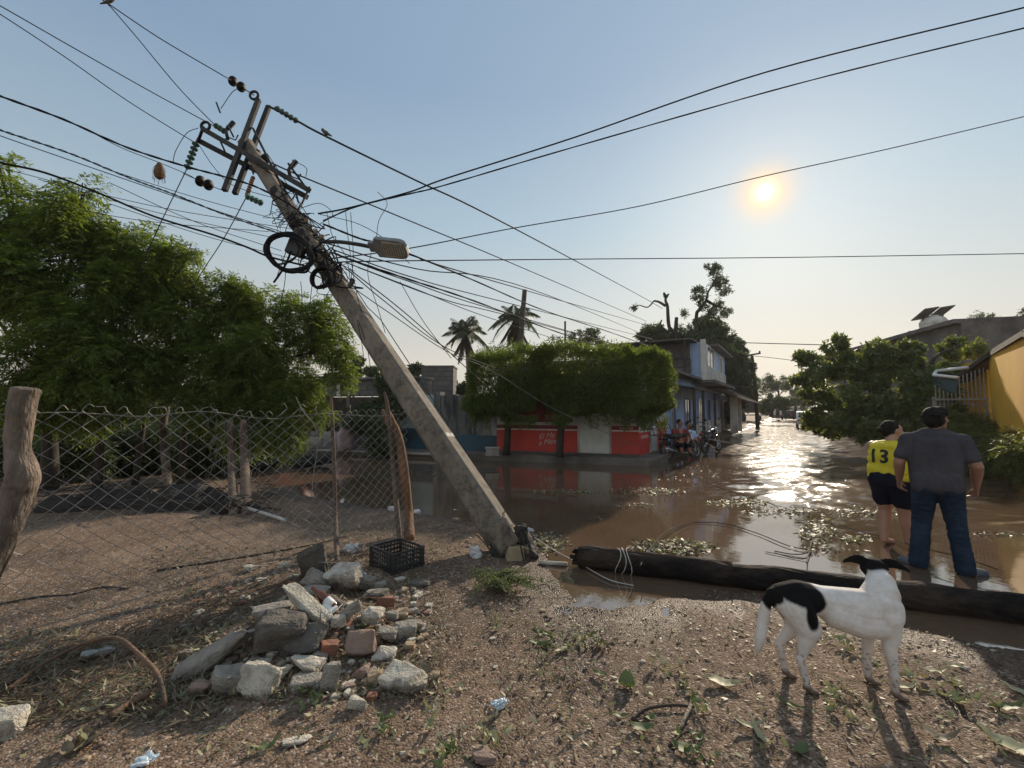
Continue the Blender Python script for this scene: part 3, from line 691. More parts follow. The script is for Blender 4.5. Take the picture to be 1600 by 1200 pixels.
def tree(name, label, cat_, base, blobs, kind='neem', dens=1.0, trunk_r=.12, trunk_top=None, mat=None, bark=None, group=None, extra=None, limbs=True, flat=1.0, crown_name='crown'):
    base = Vector(base); root = thing(name, label, cat_, base, group)
    parts = []; mb = MB(); cs = []
    for bl in blobs:
        px, py, Y, rp = bl[:4]; dm = bl[4] if len(bl) > 4 else 1.0
        c = at(px, py, Y); r = rp*Y/FPX; cs.append((c, r))
        if kind == 'neem':
            n = int(1450*r*r*dens*dm)+20; p, o = blob_pts(c, r, n, int(9+r*r*10), .34, flat); o = norm(o+np.array([0, 0, -.15])); parts.append(sprigs(p, o, 12, .26, .10, .026))
        elif kind == 'broad':
            n = int(420*r*r*dens*dm)+10; p, o = blob_pts(c, r, n, int(9+r*r*11), .23, flat); parts.append(rosettes(p, norm(o+np.array([0, 0, .2])), 7, .20, .09))
        elif kind == 'far':
            n = int(230*r*r*dens*dm)+30; p, o = blob_pts(c, r, n, int(10+r*r*5), .26, flat); parts.append(rosettes(p, o, 8, .27, .11))
        elif kind == 'farsparse':
            n = int(62*r*r*dens*dm)+16; p, o = blob_pts(c, r, n, int(12+r*r*9), .30, flat); parts.append(rosettes(p, o, 7, .20, .075))
    top = Vector(trunk_top) if trunk_top is not None else sum((c for c, r in cs), Vector())/len(cs)+Vector((0, 0, -.3*max(r for c, r in cs)))
    if limbs:
        m1 = base.lerp(top, .5)+Vector((random.uniform(-.15, .15), 0, 0))
        limb(mb, [base-Vector((0, 0, .1)), m1, top], trunk_r, trunk_r*.35, 10)
        for c, r in cs:
            q = m1.lerp(top, random.uniform(.2, 1)); mid = q.lerp(c, .5)+Vector((random.uniform(-.2, .2)*r, random.uniform(-.2, .2)*r, .18*r))
            limb(mb, [q, mid, c], trunk_r*.25, .01+trunk_r*.04, 6)
            for _ in range(5):
                e = c+Vector(rdir(1)[0])*r*.8; limb(mb, [mid.lerp(c, random.uniform(.1, .9)), c.lerp(e, .5)+Vector((0, 0, .1*r)), e], trunk_r*.07, .005, 5)
    if extra: extra(mb)
    if mb.v: mb.build('trunk', bark or M_BARK, root, smooth=True)
    V, Fq = cat(parts)
    mesh_np(crown_name, V, Fq, mat or dict(neem=M_NEEM, broad=M_BROAD, far=M_FARL, farsparse=M_FARL)[kind], root)
    return root
gN = 'feathery trees behind the wire fence'
tree('feathery_tree', 'tallest feathery green tree at the left edge behind the wire fence', 'tree', hit(78, 765), [(15, 330, 7.6, 62), (110, 350, 7.8, 62), (30, 450, 7.4, 85), (150, 445, 8, 70), (55, 570, 7.4, 85), (0, 262, 7.6, 28, .35), (130, 300, 7.8, 30, .35), (175, 570, 8, 72), (95, 500, 7.6, 60), (-60, 420, 7.4, 80), (40, 625, 7.8, 50), (120, 630, 8, 46)], trunk_r=.15, trunk_top=at(82, 520, 8.3), group=gN)
tree('feathery_tree', 'feathery tree second from the left with a crown tip reaching toward the pole', 'tree', hit(152, 762), [(225, 410, 8.6, 62), (275, 420, 8.8, 45), (260, 500, 8.8, 72), (215, 590, 8.4, 66), (300, 392, 8.6, 16, .6), (180, 400, 8.8, 40)], trunk_r=.09, trunk_top=at(165, 540, 8.9), group=gN)
tree('feathery_tree', 'feathery tree with thin dark trunk in the middle of the left grove', 'tree', hit(210, 758), [(345, 480, 9.4, 52), (325, 560, 9.0, 66), (405, 485, 9.6, 52), (390, 565, 9.2, 62), (310, 620, 8.8, 46), (375, 455, 9.4, 24, .7)], trunk_r=.07, trunk_top=at(230, 570, 9.2), group=gN)
tree('feathery_tree', 'feathery tree at the right end of the left grove under the coiled cable', 'tree', hit(282, 756), [(470, 510, 10, 50), (515, 500, 10, 36), (455, 585, 9.6, 56), (520, 545, 9.8, 30), (425, 655, 9.2, 38), (400, 600, 9.4, 46), (445, 680, 9.0, 24), (360, 655, 9.0, 40), (395, 680, 9.2, 26), (500, 640, 9.6, 20), (535, 590, 9.8, 20), (455, 650, 9.4, 26)], trunk_r=.08, trunk_top=at(300, 590, 9.4), group=gN)
# undergrowth behind the fence
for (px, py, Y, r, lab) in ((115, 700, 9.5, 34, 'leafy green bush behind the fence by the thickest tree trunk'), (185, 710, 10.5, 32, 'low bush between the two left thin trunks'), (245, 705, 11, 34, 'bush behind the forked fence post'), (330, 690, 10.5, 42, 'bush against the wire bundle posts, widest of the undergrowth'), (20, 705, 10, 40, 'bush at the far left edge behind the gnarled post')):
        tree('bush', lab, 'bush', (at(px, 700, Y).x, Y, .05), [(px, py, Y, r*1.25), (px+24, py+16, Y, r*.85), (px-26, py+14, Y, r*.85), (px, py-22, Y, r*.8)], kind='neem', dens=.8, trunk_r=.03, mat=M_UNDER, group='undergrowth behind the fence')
for k, (px, Y, lab) in enumerate(((-60, 15, 'dark background thicket at the far left behind the bushes'), (60, 16, 'background thicket behind the thickest tree trunk'), (170, 16.5, 'background thicket behind the second and third trunks'), (280, 17, 'background thicket behind the paired stakes'), (375, 17.5, 'background thicket left of the red van'))):
    tree('thicket', lab, 'bushes', (at(px, 700, Y).x, Y, .1), [(px, 668, Y, 52), (px+40, 690, Y, 34), (px-40, 690, Y, 34), (px, 700, Y, 40)], kind='far', dens=.9, trunk_r=.05, group='dark thickets behind the left grove')
tree('dark_shrub', 'dense dark shrub in front of the pale house left of the leaning pole', 'bush', (at(600, 712, 15.2).x, 15.2, .1), [(585, 655, 15.2, 30), (615, 635, 15.2, 26), (560, 650, 15.4, 20), (605, 600, 15.3, 16, .7), (600, 685, 15.1, 28)], kind='far', dens=3.0, trunk_r=.06)
tree('shrub_tree', 'small leafy shrub tree growing over the block parapet', 'tree', (at(560, 650, 22).x, 22, .1), [(555, 575, 24, 24), (585, 585, 24, 14), (520, 600, 23, 16)], kind='far', dens=2.4, trunk_r=.1)
tree('shrub_tree', 'yellow green bush tip beside the square water tank', 'tree', (at(650, 650, 21).x, 21, .1), [(650, 578, 21, 8), (716, 612, 20, 9), (728, 606, 20, 8)], kind='far', dens=6, trunk_r=.05)

# clipped ficus hedge trees
def hedge(label, x0, x1, base, seed):
    base = Vector(base); root = thing('clipped_tree', label, 'tree', base, 'box clipped street trees')
    y0, y1, z0, z1 = -1.6, -.12, 1.46, 3.24
    fy = lambda X: 14.6-.35*(X+.5)
    n = int(46000*(x1-x0)/2.4); u = rng.uniform(-1, 1, (n, 3)); ax = rng.integers(0, 3, n); m = rng.uniform(0, 1, n) < .74
    s = np.sign(u[np.arange(n), ax]); u[np.arange(n), ax] = np.where(m, s*(1-rng.uniform(0, .22, n)), u[np.arange(n), ax])
    # rounded, uneven box
    k = (np.abs(u)**3.6).sum(1, keepdims=True)**(-1/3.6); u = np.where(np.linalg.norm(u, axis=1, keepdims=True) > 1, u*np.minimum(1, k), u)
    P = np.stack([(x0+x1)/2+u[:, 0]*(x1-x0)/2, (y0+y1)/2+u[:, 1]*(y1-y0)/2, (z0+z1)/2+u[:, 2]*(z1-z0)/2], 1)
    P[:, 1] += fy(P[:, 0])
    P += u*(vnoise(P[:, 0]*1.0+3, P[:, 2]*.8+P[:, 1]*.3, 1.1, 13)*.36)[:, None]
    w = vnoise(P[:, 0]+P[:, 1], P[:, 2], 2.2, 9)+.6*vnoise(P[:, 0]-P[:, 1], P[:, 2], 5.5, 4)
    P += u*np.maximum(w, -.4)[:, None]*.42; P[:, 2] += np.where(u[:, 2] > .6, rng.uniform(0, 1, len(P))**3*.22, 0)
    keep = (vnoise(P[:, 0]*1.3, P[:, 2]+P[:, 1], 7, 3) > -.42); P = P[keep]; u = u[keep]
    D = norm(u*np.array([1, 1, .8])+np.array([0, 0, -.35])+rng.normal(size=u.shape)*.55); D[u[:, 2] > .8, 2] = np.abs(D[u[:, 2] > .8, 2])+.3; D = norm(D)
    W = norm(np.cross(D, rdir(len(D)))); V, Fq = quads(P, D, W, .105*rng.uniform(.6, 1.3, len(P)), .026)
    tails = []
    for _ in range(int(26*(x1-x0)/2.4)):
        tx = rng.uniform(x0+.1, x1-.1) if rng.uniform() < .6 else rng.uniform(x1-.9, x1-.4); q = 60; tl = rng.uniform(.15, .45)
        p = np.stack([np.full(q, tx)+rng.normal(size=q)*.05, np.full(q, fy(tx)+rng.uniform(y0, y0+.5))+rng.normal(size=q)*.05, 1.5-rng.uniform(0, 1, q)*tl], 1)
        dd = norm(np.array([0, 0, -1.])+rng.normal(size=(q, 3))*.4); tails.append(quads(p, dd, norm(np.cross(dd, rdir(q))), .10, .022))
    V, Fq = cat([(V, Fq)]+tails)
    mesh_np('crown', V, Fq, M_HEDGE, root)
    mb = MB(); cx = (x0+x1)/2; limb(mb, [base, base+Vector((.05, 0, .8)), Vector((base.x+(cx-base.x)*.15+.05, base.y, 1.75))], .12, .10, 10)
    for i in range(7):
        e = Vector((x0+.3+(x1-x0-.6)*i/6, 0, rng.uniform(2.2, 3.0))); e.y = fy(e.x)+rng.uniform(y0+.2, y1-.2); limb(mb, [Vector((base.x+.05, base.y, 1.6)), Vector((base.x, base.y, 1.7)).lerp(e, .5)+Vector((0, 0, -.1)), e], .05, .015, 6)
    mb.build('trunk', M_BARK, root, smooth=True)
hedge('left box clipped tree with slim leaning trunk before the red shop', -1.42, .9, (at(791, 700, 13.7).x, 13.7, .2), 1)
hedge('right box clipped tree with thick dark trunk before the red shop door', .8, 4.3, (at(874, 700, 13.1).x, 13.1, .2), 2)

# palms
def palm(label, px, py, Y, rpx, base_px, nf=20, skirt=1.0, seed=1):
    c = at(px, py, Y); r = rpx*Y/FPX; b = at(base_px, 640, Y); b.z = .1
    root = thing('palm_tree', label, 'palm', b, 'coconut palms behind the clipped trees')
    rg = random.Random(seed); mb = MB(); limb(mb, [b, b.lerp(c, .5)+Vector((.2, 0, 0)), c], .22, .15, 10); mb.build('trunk', M_GBARK, root, smooth=True)
    V, Fq, Vd, Fd = [], [], [], []
    st = MB()
    for i in range(nf+int(10*skirt)):
        dead = i >= nf; az = i*2.4+rg.uniform(-.3, .3); el = rg.uniform(.05, 1.25) if not dead else rg.uniform(-1.3, -.9); L = r*rg.uniform(.9, 1.15)*(1 if not dead else .9)
        d = Vector((math.cos(az)*math.cos(el), math.sin(az)*math.cos(el), math.sin(el)))
        P = [c+d*L*t_+Vector((0, 0, -L*(.85 if not dead else .2)*t_*t_*math.cos(el))) for t_ in np.linspace(0, 1, 12)]
        st.tube(P, [.035*(1-.8*k/11) for k in range(12)], 4)
        Pn = np.array(spline(P, 3)); T = norm(np.gradient(Pn, axis=0)); n = len(Pn)
        for sgn in (-1, 1):
            for rep in range(2):
                S = norm(np.cross(T, np.tile([0, 0, 1.], (n, 1)))+1e-4)*sgn
                dd = norm(S*(.8 if not dead else .35)+T*.45+np.array([0, 0, -.9])*rng.uniform(.5, 1.1, (n, 1))+rng.normal(size=(n, 3))*.08)
                tt = np.linspace(0, 1, n); ll = L*.33*np.sin(np.pi*np.clip(tt*.85+.13, 0, 1))+.05
                v, f = quads(Pn+T*rep*L/60, dd, norm(np.cross(dd, T)), ll, .055*(Y/30)**.5)
                (Vd if dead else V).append((v, f))
    st.build('frond_stalks', M_DRY, root)
    v, f = cat(V); mesh_np('fronds', v, f, M_PALM, root)
    if Vd: v, f = cat(Vd); mesh_np('dead_fronds', v, f, M_DRY, root)
palm('left coconut palm with a full round head of fronds', 728, 522, 34, 44, 729, seed=3)
palm('right coconut palm torn by wind behind the dark wooden pole', 806, 497, 30, 48, 812, nf=14, skirt=1.6, seed=8)

# trees behind the clipped hedge
gB = 'trees behind the houses'
tree('bare_tree', 'sparse pale tree between the two palms', 'tree', at(778, 640, 28), [(780, 555, 28, 24), (765, 575, 28, 16), (800, 560, 28, 14)], kind='farsparse', dens=1.6, trunk_r=.1, group=gB)
tree('bare_tree', 'thin leaved tree right of the dark wooden pole', 'tree', at(865, 640, 28), [(855, 550, 28, 20), (870, 535, 28, 14)], kind='farsparse', dens=1.0, trunk_r=.1, group=gB)
tree('round_tree', 'small dark tree rising above the clipped hedge right of the thin steel post', 'tree', at(920, 640, 26), [(905, 530, 26, 22), (930, 525, 26, 20), (945, 545, 26, 18), (915, 550, 26, 20)], kind='farsparse', dens=3.0, trunk_r=.1, group=gB)
tree('dense_tree', 'dense dark round tree standing behind the corrugated upper storey', 'tree', at(1100, 640, 33), [(1105, 520, 33, 34), (1090, 550, 33, 36), (1130, 550, 33, 34), (1140, 580, 33, 34), (1110, 580, 33, 34), (1155, 600, 33, 26)], kind='far', dens=1.1, trunk_r=.3, group=gB)
tree('dense_tree', 'low dark tree clump left of the snapped bare limbs', 'tree', at(1030, 640, 32), [(1022, 520, 32, 20), (1040, 528, 32, 20), (1008, 524, 32, 12), (1060, 525, 32, 16)], kind='far', dens=1.1, trunk_r=.2, group=gB)
tree('bare_tree', 'little twiggy tree beside the blue building roof', 'tree', at(968, 640, 26), [(968, 545, 26, 10), (985, 548, 26, 8)], kind='farsparse', dens=2.0, trunk_r=.07, group=gB)
def storm(mb):
    Y = 31
    limb(mb, [at(1066, 600, Y), at(1060, 530, Y), at(1046, 512, Y), at(1043, 480, Y), at(1040, 470, Y), at(1041, 461, Y)], .17, .08, 8)
    limb(mb, [at(1040, 478, Y), at(1030, 472, Y), at(1022, 470, Y)], .10, .065, 6); limb(mb, [at(1022, 470, Y), at(1012, 480, Y), at(998, 477, Y), at(988, 484, Y)], .06, .02, 6)
    limb(mb, [at(1040, 464, Y), at(1037, 457, Y)], .15, .06, 6); limb(mb, [at(1041, 464, Y), at(1045, 459, Y)], .13, .05, 6)
    limb(mb, [at(1058, 560, Y), at(1056, 520, Y), at(1057, 496, Y)], .2, .12, 7); limb(mb, [at(1044, 520, Y), at(1032, 508, Y), at(1034, 500, Y)], .1, .05, 6)
    limb(mb, [at(1090, 600, Y), at(1088, 500, Y), at(1093, 484, Y), at(1103, 470, Y), at(1107, 455, Y), at(1118, 440, Y), at(1120, 430, Y)], .15, .03, 8)
    limb(mb, [at(1104, 470, Y), at(1120, 478, Y), at(1140, 484, Y)], .12, .03, 6)
tree('storm_broken_tree', 'tall storm broken tree with snapped bare limbs above the blue house', 'tree', at(1085, 640, 31), [(1121, 430, 31, 20), (1130, 450, 31, 16), (1112, 418, 31, 12), (1090, 458, 31, 17), (1098, 475, 31, 12), (1120, 485, 31, 18), (1138, 490, 31, 12, .6), (1105, 510, 31, 22, 1.5), (1100, 540, 31, 30, 2), (1070, 490, 31, 9, .6), (1020, 520, 31, 17, 1.3), (1040, 530, 31, 16, 1.3), (1010, 515, 31, 10), (1070, 515, 31, 14, .7), (990, 482, 31, 5), (1130, 515, 31, 12)], kind='farsparse', dens=2.9, trunk_r=.2, limbs=False, extra=storm)
gE = 'trees lining the far street'
tree('dark_street_tree', 'big dark tree behind the balcony house', 'tree', at(1120, 640, 36), [(1130, 560, 36, 36), (1155, 580, 36, 26), (1110, 590, 36, 30), (1145, 550, 36, 22), (1090, 560, 38, 30)], kind='far', dens=1.6, trunk_r=.3, group=gE)
tree('street_tree', 'mid green tree behind the parked truck', 'tree', at(1150, 640, 33), [(1145, 625, 33, 22), (1165, 615, 34, 18), (1135, 645, 32, 14), (1150, 600, 34, 18)], kind='far', dens=1.6, trunk_r=.2, group=gE)
tree('street_tree', 'light green round tree just right of the parked truck', 'tree', at(1205, 650, 48), [(1205, 630, 48, 17), (1222, 632, 48, 12), (1195, 640, 48, 10)], kind='far', dens=1.5, trunk_r=.25, group=gE)
tree('street_tree', 'hazy sparse tree far down the street left of the fallen tree', 'tree', at(1215, 650, 70), [(1200, 600, 70, 18), (1220, 598, 70, 18), (1238, 605, 70, 14), (1245, 622, 66, 14), (1180, 602, 66, 14)], kind='far', dens=.5, trunk_r=.3, group=gE)
tree('street_tree', 'distant grey green tree by the white wall', 'tree', at(1240, 650, 60), [(1232, 628, 60, 14), (1255, 625, 60, 16)], kind='far', dens=.8, trunk_r=.25, group=gE)
tree('rooftop_tree', 'sparse tree showing above the grey concrete building', 'tree', at(1535, 640, 34), [(1530, 500, 34, 15), (1548, 497, 34, 11), (1515, 504, 34, 8)], kind='farsparse', dens=2, trunk_r=.1)
tree('rooftop_tree', 'branch tips of a tree at the right edge above the parapet', 'tree', at(1612, 640, 30), [(1605, 488, 30, 12), (1620, 480, 30, 14)], kind='farsparse', dens=1.6, trunk_r=.1)

# uprooted almond tree lying across the right side of the street
def fallen(mb):
    limb(mb, [at(1560, 690, 12.2), at(1480, 660, 13.5), at(1400, 620, 15), at(1330, 590, 16.5), at(1300, 560, 17)], .22, .06, 9)
    limb(mb, [at(1470, 655, 13.6), at(1450, 600, 14.5), at(1440, 560, 15)], .12, .04, 7); limb(mb, [at(1400, 620, 15), at(1340, 640, 16), at(1280, 640, 18)], .12, .03, 7)
    limb(mb, [at(1452, 600, 14.5), at(1460, 560, 14.4), at(1500, 540, 14.2)], .08, .03, 7); limb(mb, [at(1330, 590, 16.5), at(1280, 575, 17.5), at(1245, 560, 18)], .07, .02, 6)
    limb(mb, [at(1380, 640, 15.2), at(1370, 680, 15), at(1340, 690, 16)], .09, .02, 6)
tree('fallen_almond_tree', 'uprooted broad leaved tree lying over the right side of the flooded street', 'tree', G(1500, 712, .1), [(1306, 540, 17, 20), (1252, 556, 18, 14), (1270, 562, 18, 14), (1250, 588, 18, 17), (1285, 585, 17, 26), (1335, 575, 16.5, 36), (1385, 565, 15.5, 34), (1370, 545, 16, 16), (1435, 560, 15, 32), (1420, 545, 15, 18), (1345, 620, 16, 44), (1400, 620, 15, 46), (1455, 610, 14.3, 42), (1290, 635, 17.5, 30), (1320, 665, 16, 30), (1375, 672, 15, 32), (1430, 665, 14.2, 34), (1480, 640, 13.4, 34), (1490, 545, 14.5, 20), (1525, 548, 14.5, 16, .8), (1270, 655, 18, 16), (1480, 585, 14, 22), (1260, 610, 18, 12)],
     kind='broad', dens=1.1, extra=fallen, limbs=False)
def brush(mb):
    rg = random.Random(4)
    for _ in range(60):
        a = at(rg.uniform(1500, 1600), rg.uniform(690, 735), rg.uniform(10.3, 12)); a.z = max(a.z, .05); limb(mb, [a, a+Vector((rg.uniform(-.3, .6), rg.uniform(-.3, .3), rg.uniform(.0, .25))), a+Vector((rg.uniform(.6, 1.8), rg.uniform(-.8, .2), rg.uniform(-.1, .5)))], .022, .006, 5)
tree('brush_pile', 'heap of broken leafy branches in the water below the yellow wall', 'branches', G(1530, 735, .0), [(1500, 690, 12.2, 30), (1530, 700, 11.6, 30), (1490, 715, 11.4, 24), (1560, 712, 11.2, 24), (1515, 665, 12.6, 24), (1590, 720, 11, 22, .6), (1540, 675, 12.2, 18, .8), (1520, 725, 10.8, 20), (1572, 705, 9.4, 26), (1605, 712, 8.6, 30), (1585, 690, 9.4, 18, .6)], kind='neem', dens=1.3, mat=M_BROAD, extra=brush, limbs=False, crown_name='leaves')
tree('fallen_branch', 'low leafy branch lying at the water edge under the fallen tree', 'branches', G(1265, 668, .05), [(1262, 664, 22, 8), (1280, 668, 20, 10), (1300, 678, 18, 9)], kind='broad', dens=3, limbs=False, crown_name='leaves')
# ------------------------------------------------------------ leaning concrete pole, hardware and cables
M_PC = NT('weathered_concrete'); t = M_PC
c = t.ramp(t.noise(3.5, 6, .7, stretch=(1.5, 1.5, .5)), [(.35, (.115, .096, .075)), (.65, (.19, .16, .125))])
c = t.mix(t.ramp(t.noise(7, 7, .8), [(.47, 0.), (.60, .85)]), c, (.06, .05, .04)); c = t.mix(t.ramp(t.noise(2.2, 5, .7), [(.5, 0.), (.66, .5)]), c, (.27, .235, .19))
c = t.mix(t.ramp(t.voro(30), [(.0, .6), (.12, 0.)]), c, (.05, .045, .04)); t.col(c); t.rough(.92)
t.bump(t.math('ADD', t.noise(60, 5, .7), t.math('MULTIPLY', t.noise(8, 5), 1.5)), .6, .01); M_PC = t.m
M_STEEL = mk('galvanised_steel', (.05, .048, .048), (.03, .03, .03), 8, .85, .1, spec=.2)
M_DST = mk('dark_steel', (.03, .027, .03), (.02, .018, .02), 8, .8, .1, spec=.2)
M_INS = mk('brown_insulator', (.010, .008, .008), None, 8, .6, 0, spec=.2)
M_GGL = mk('green_glass', (.10, .22, .19), None, 8, .15, 0)
M_CAB = mk('black_cable', (.014, .014, .016), None, 4, .85, 0, spec=.15)
M_WIRE = mk('bare_wire', (.035, .032, .032), None, 4, .85, 0, spec=.15)
M_LGT = mk('pale_wire', (.45, .44, .42), None, 4, .6, 0)
PB, PT = Vector((-.02, 4.9, .06)), None
def PY(py): u = (865-py)/(865-225.); return 1/(1/4.9+u*(1/7.0-1/4.9))
def pp(px, py, dy=0): return at(px, py, PY(py)+dy)
PT = pp(383, 222)
pole = thing('leaning_utility_pole', 'concrete utility pole leaning far over with snapped base and tangled wires', 'utility pole', (.0, 4.9, .03))
pts = [pp(383+(py-222)*.652, py) for py in np.linspace(222, 838, 30)]
mb = MB(); rs = [.108+(.182-.108)*i/29 for i in range(30)]
prof = []
for q in range(4):
    for s_ in (-.68, .68):
        a_ = math.pi/2*q; prof.append((math.cos(a_)-s_*math.sin(a_), math.sin(a_)+s_*math.cos(a_)))
vs, fs = [], []; dd = (pts[0]-pts[-1]).normalized(); e1 = (Vector((1, 0, 0))-dd*dd.x).normalized(); e2 = dd.cross(e1); e2 = e2 if e2.y < 0 else -e2; tw = R(-24)
f1 = e1*math.cos(tw)-e2*math.sin(tw); f2 = e1*math.sin(tw)+e2*math.cos(tw)
for i, p in enumerate(pts):
    for (a_, b_) in prof: vs.append(p+(f1*a_+f2*b_)*rs[i]*.90)
for i in range(len(pts)-1):
    for j in range(8): fs.append((i*8+j, i*8+(j+1) % 8, (i+1)*8+(j+1) % 8, (i+1)*8+j))
fs += [tuple(range(8)), tuple((len(pts)-1)*8+j for j in range(8))]; mb.add(vs, fs)
sh = mb.build('shaft', M_PC, pole, bevel=.008)
# broken end
random.seed(5)
def rock(c, size, rot=(0, 0, 0), flat=1.0, n=13, rough=.06, seed=None, sub=2, blocky=.75):
    rg = random.Random(seed if seed is not None else random.random())
    bm = bmesh.new()
    for _ in range(n+9):
        v = Vector([math.copysign(abs(rg.uniform(-1, 1))**(1-blocky), rg.uniform(-1, 1)) for _ in range(3)])
        v = Vector((v.x*rg.uniform(.8, 1), v.y*rg.uniform(.8, 1), v.z*rg.uniform(.85, 1)*flat)); bm.verts.new(v*.5)
    bmesh.ops.convex_hull(bm, input=bm.verts)
    for v in [v for v in bm.verts if not v.link_faces]: bm.verts.remove(v)
    bmesh.ops.bevel(bm, geom=bm.edges[:], offset=.035, segments=1, affect='EDGES')
    bmesh.ops.triangulate(bm, faces=bm.faces[:])
    for _ in range(sub): bmesh.ops.subdivide_edges(bm, edges=[e for e in bm.edges if e.calc_length() > .09], cuts=1, use_grid_fill=False); bmesh.ops.triangulate(bm, faces=bm.faces[:])
    off = Vector((rg.uniform(0, 50),)*3)
    for v in bm.verts:
        v.co += v.co.normalized()*(noise.noise(v.co*4+off)*rough+noise.noise(v.co*11+off)*rough*.5)
    M = Matrix.Translation(Vector(c)) @ Matrix.Rotation(rot[2], 4, 'Z') @ Matrix.Rotation(rot[1], 4, 'Y') @ Matrix.Rotation(rot[0], 4, 'X') @ Matrix.Diagonal((*size, 1))
    bmesh.ops.transform(bm, matrix=M, verts=bm.verts)
    bmesh.ops.recalc_face_normals(bm, faces=bm.faces)
    me = bpy.data.meshes.new('rock'); bm.to_mesh(me); bm.free(); return me
M_CHIP = mk('broken_concrete', (.30, .26, .20), (.16, .13, .10), 9, .95, .9, 60, .02, dirt=(.06, .05, .04))
M_TAN = mk('tan_core_block', (.34, .27, .17), (.24, .19, .12), 6, .95, .8, 50, .015)
M_DCORE = mk('dark_core', (.02, .018, .018), (.04, .035, .03), 10, .9, .8, 40, .02)  # near-black core colour for the broken pole base
def chip(name, px, py, w, h, Y, mat, par, rot=(0, 0, 0), dep=None, seed=1, **k):
    c_ = at(px, py, Y); s = Y/FPX; return link_mesh(name, rock(c_, (w*s, (dep or w)*s, h*s), rot, seed=seed, **k), mat, par)
chip('broken_end', 786, 838, 46, 62, 4.88, M_PC, pole, (0, R(-32), 0), seed=2)
chip('broken_end', 800, 858, 34, 44, 4.98, M_DCORE, pole, (0, R(-20), 0), seed=3)
chip('stump_block', 803, 866, 32, 34, 4.80, M_TAN, pole, (0, R(4), .2), seed=4, rough=.03)
chip('broken_end', 780, 860, 30, 40, 4.86, M_DCORE, pole, (0, R(-10), 0), seed=7)
chip('broken_end', 822, 845, 22, 56, 4.92, M_DCORE, pole, (0, R(-28), 0), seed=8)
for k, (px, py, w, h) in enumerate(((814, 830, 20, 26), (826, 862, 18, 22), (835, 873, 18, 14), (772, 872, 20, 18), (796, 838, 14, 14), (818, 876, 20, 12))): chip('concrete_chunk', px, py, w, h, 4.84, M_CHIP if k % 2 else M_DCORE, pole, (k, k*.7, k), seed=20+k, rough=.12)
for k in range(7):
    mb = MB(); a = pp(776+k*8, 820, -.1-.02*k); b_ = at(782+k*9, 872+k % 3*4, 4.84-.03*k); mb.tube(spline([a, a.lerp(b_, .5)+Vector((.04*(k % 3-1), -.05, 0)), b_], 5), .007, 5); mb.build('rebar', M_DST, pole)
# painted mark
mb = MB(); i0 = 693; q = [pp(383+(py-222)*.652, py) for py in (688, 694)]; r_ = .108+(.182-.108)*(690-222)/616.; vs = [p+(f1*a_+f2*b_)*(r_*.90+.003) for p in q for a_, b_ in prof]; mb.add(vs, [(j, (j+1) % 8, 8+(j+1) % 8, 8+j) for j in (0, 5, 6, 7, 4)])
mk_ = mb.build('painted_mark', mk('faded_white_mark', (.42, .41, .38), (.13, .12, .10), 22, .8, 0), pole)
# ground wire down the shaft
mb = MB(); mb.tube([pp(400+(py-222)*.652+(6 if py < 500 else 14), py, -.17) for py in range(240, 830, 20)], .006, 5); mb.build('ground_wire', M_CAB, pole)
def part_bar(name, p0, p1, w, h, mat, dy=0, dy2=None):
    mb = MB(); mb.bar(pp(*p0, dy), pp(*p1, dy if dy2 is None else dy2), w, h); return mb.build(name, mat, pole, bevel=.006)
part_bar('crossarm', (404, 156), (351, 298), .06, .08, M_STEEL, -.18); part_bar('crossarm', (420, 166), (367, 303), .06, .08, M_DST, .12)
part_bar('crossarm', (316, 201), (484, 298), .05, .075, M_STEEL, -.22); part_bar('crossarm', (309, 219), (480, 308), .06, .08, M_DST, .14)
part_bar('brace', (450, 255), (483, 300), .03, .03, M_DST, -.2, .1); part_bar('brace', (395, 200), (440, 290), .03, .03, M_DST, -.14)
part_bar('brace', (318, 198), (309, 222), .04, .04, M_DST, -.2, .12); part_bar('brace', (484, 292), (470, 322), .025, .025, M_DST, -.15)
def disc(px, py, dx, dy_, r=.085, name='insulator', mat=None):
    c_ = pp(px, py); dr = (pp(px+dx, py+dy_)-c_).normalized(); rot = dr.to_track_quat('Z', 'Y').to_matrix()
    mb = MB(); mb.lathe([(.02, -.07), (.03, -.05), (r*.6, -.035), (r, -.01), (r, .008), (r*.75, .02), (.035, .03), (.03, .06), (.015, .075)], c_, 16, rot); return mb.build(name, mat or M_INS, pole, smooth=True)
for a in ((364, 127, 12, 8), (377, 136, 12, 8), (402, 242, 11, 6), (414, 249, 11, 6), (313, 283, 12, 5), (326, 289, 12, 5)): disc(*a)
mb = MB()
for (px, py) in ((397, 149), (321, 197)):
    c_ = pp(px, py, -.24); mb.tube([c_+Vector((math.cos(a)*.07, 0, math.sin(a)*.07)) for a in np.linspace(0, 2*math.pi, 17)[:-1]], .022, 7, closed=True)
mb.build('shackle', M_DST, pole, smooth=True)
def string(pts_, n, r, mat, name='insulator_string'):
    P = [pp(*p) for p in pts_]; root_ = None
    mb = MB(); mb.tube(P, .02, 6); root_ = mb.build(name, M_DST, pole)
    a, b_ = P[0], P[-1]; rot = (b_-a).to_track_quat('Z', 'Y').to_matrix(); mb = MB()
    for k in range(n):
        c_ = a.lerp(b_, (k+.5)/n); mb.lathe([(.018, -.01), (r, 0), (r, .008), (.018, .016)], c_, 12, rot)
    mb.build('shed', mat, root_)
string([(430, 168), (465, 190)], 5, .05, M_GGL); string([(307, 222), (292, 264)], 6, .055, M_GGL); string([(335, 195), (352, 206)], 3, .05, M_GGL)
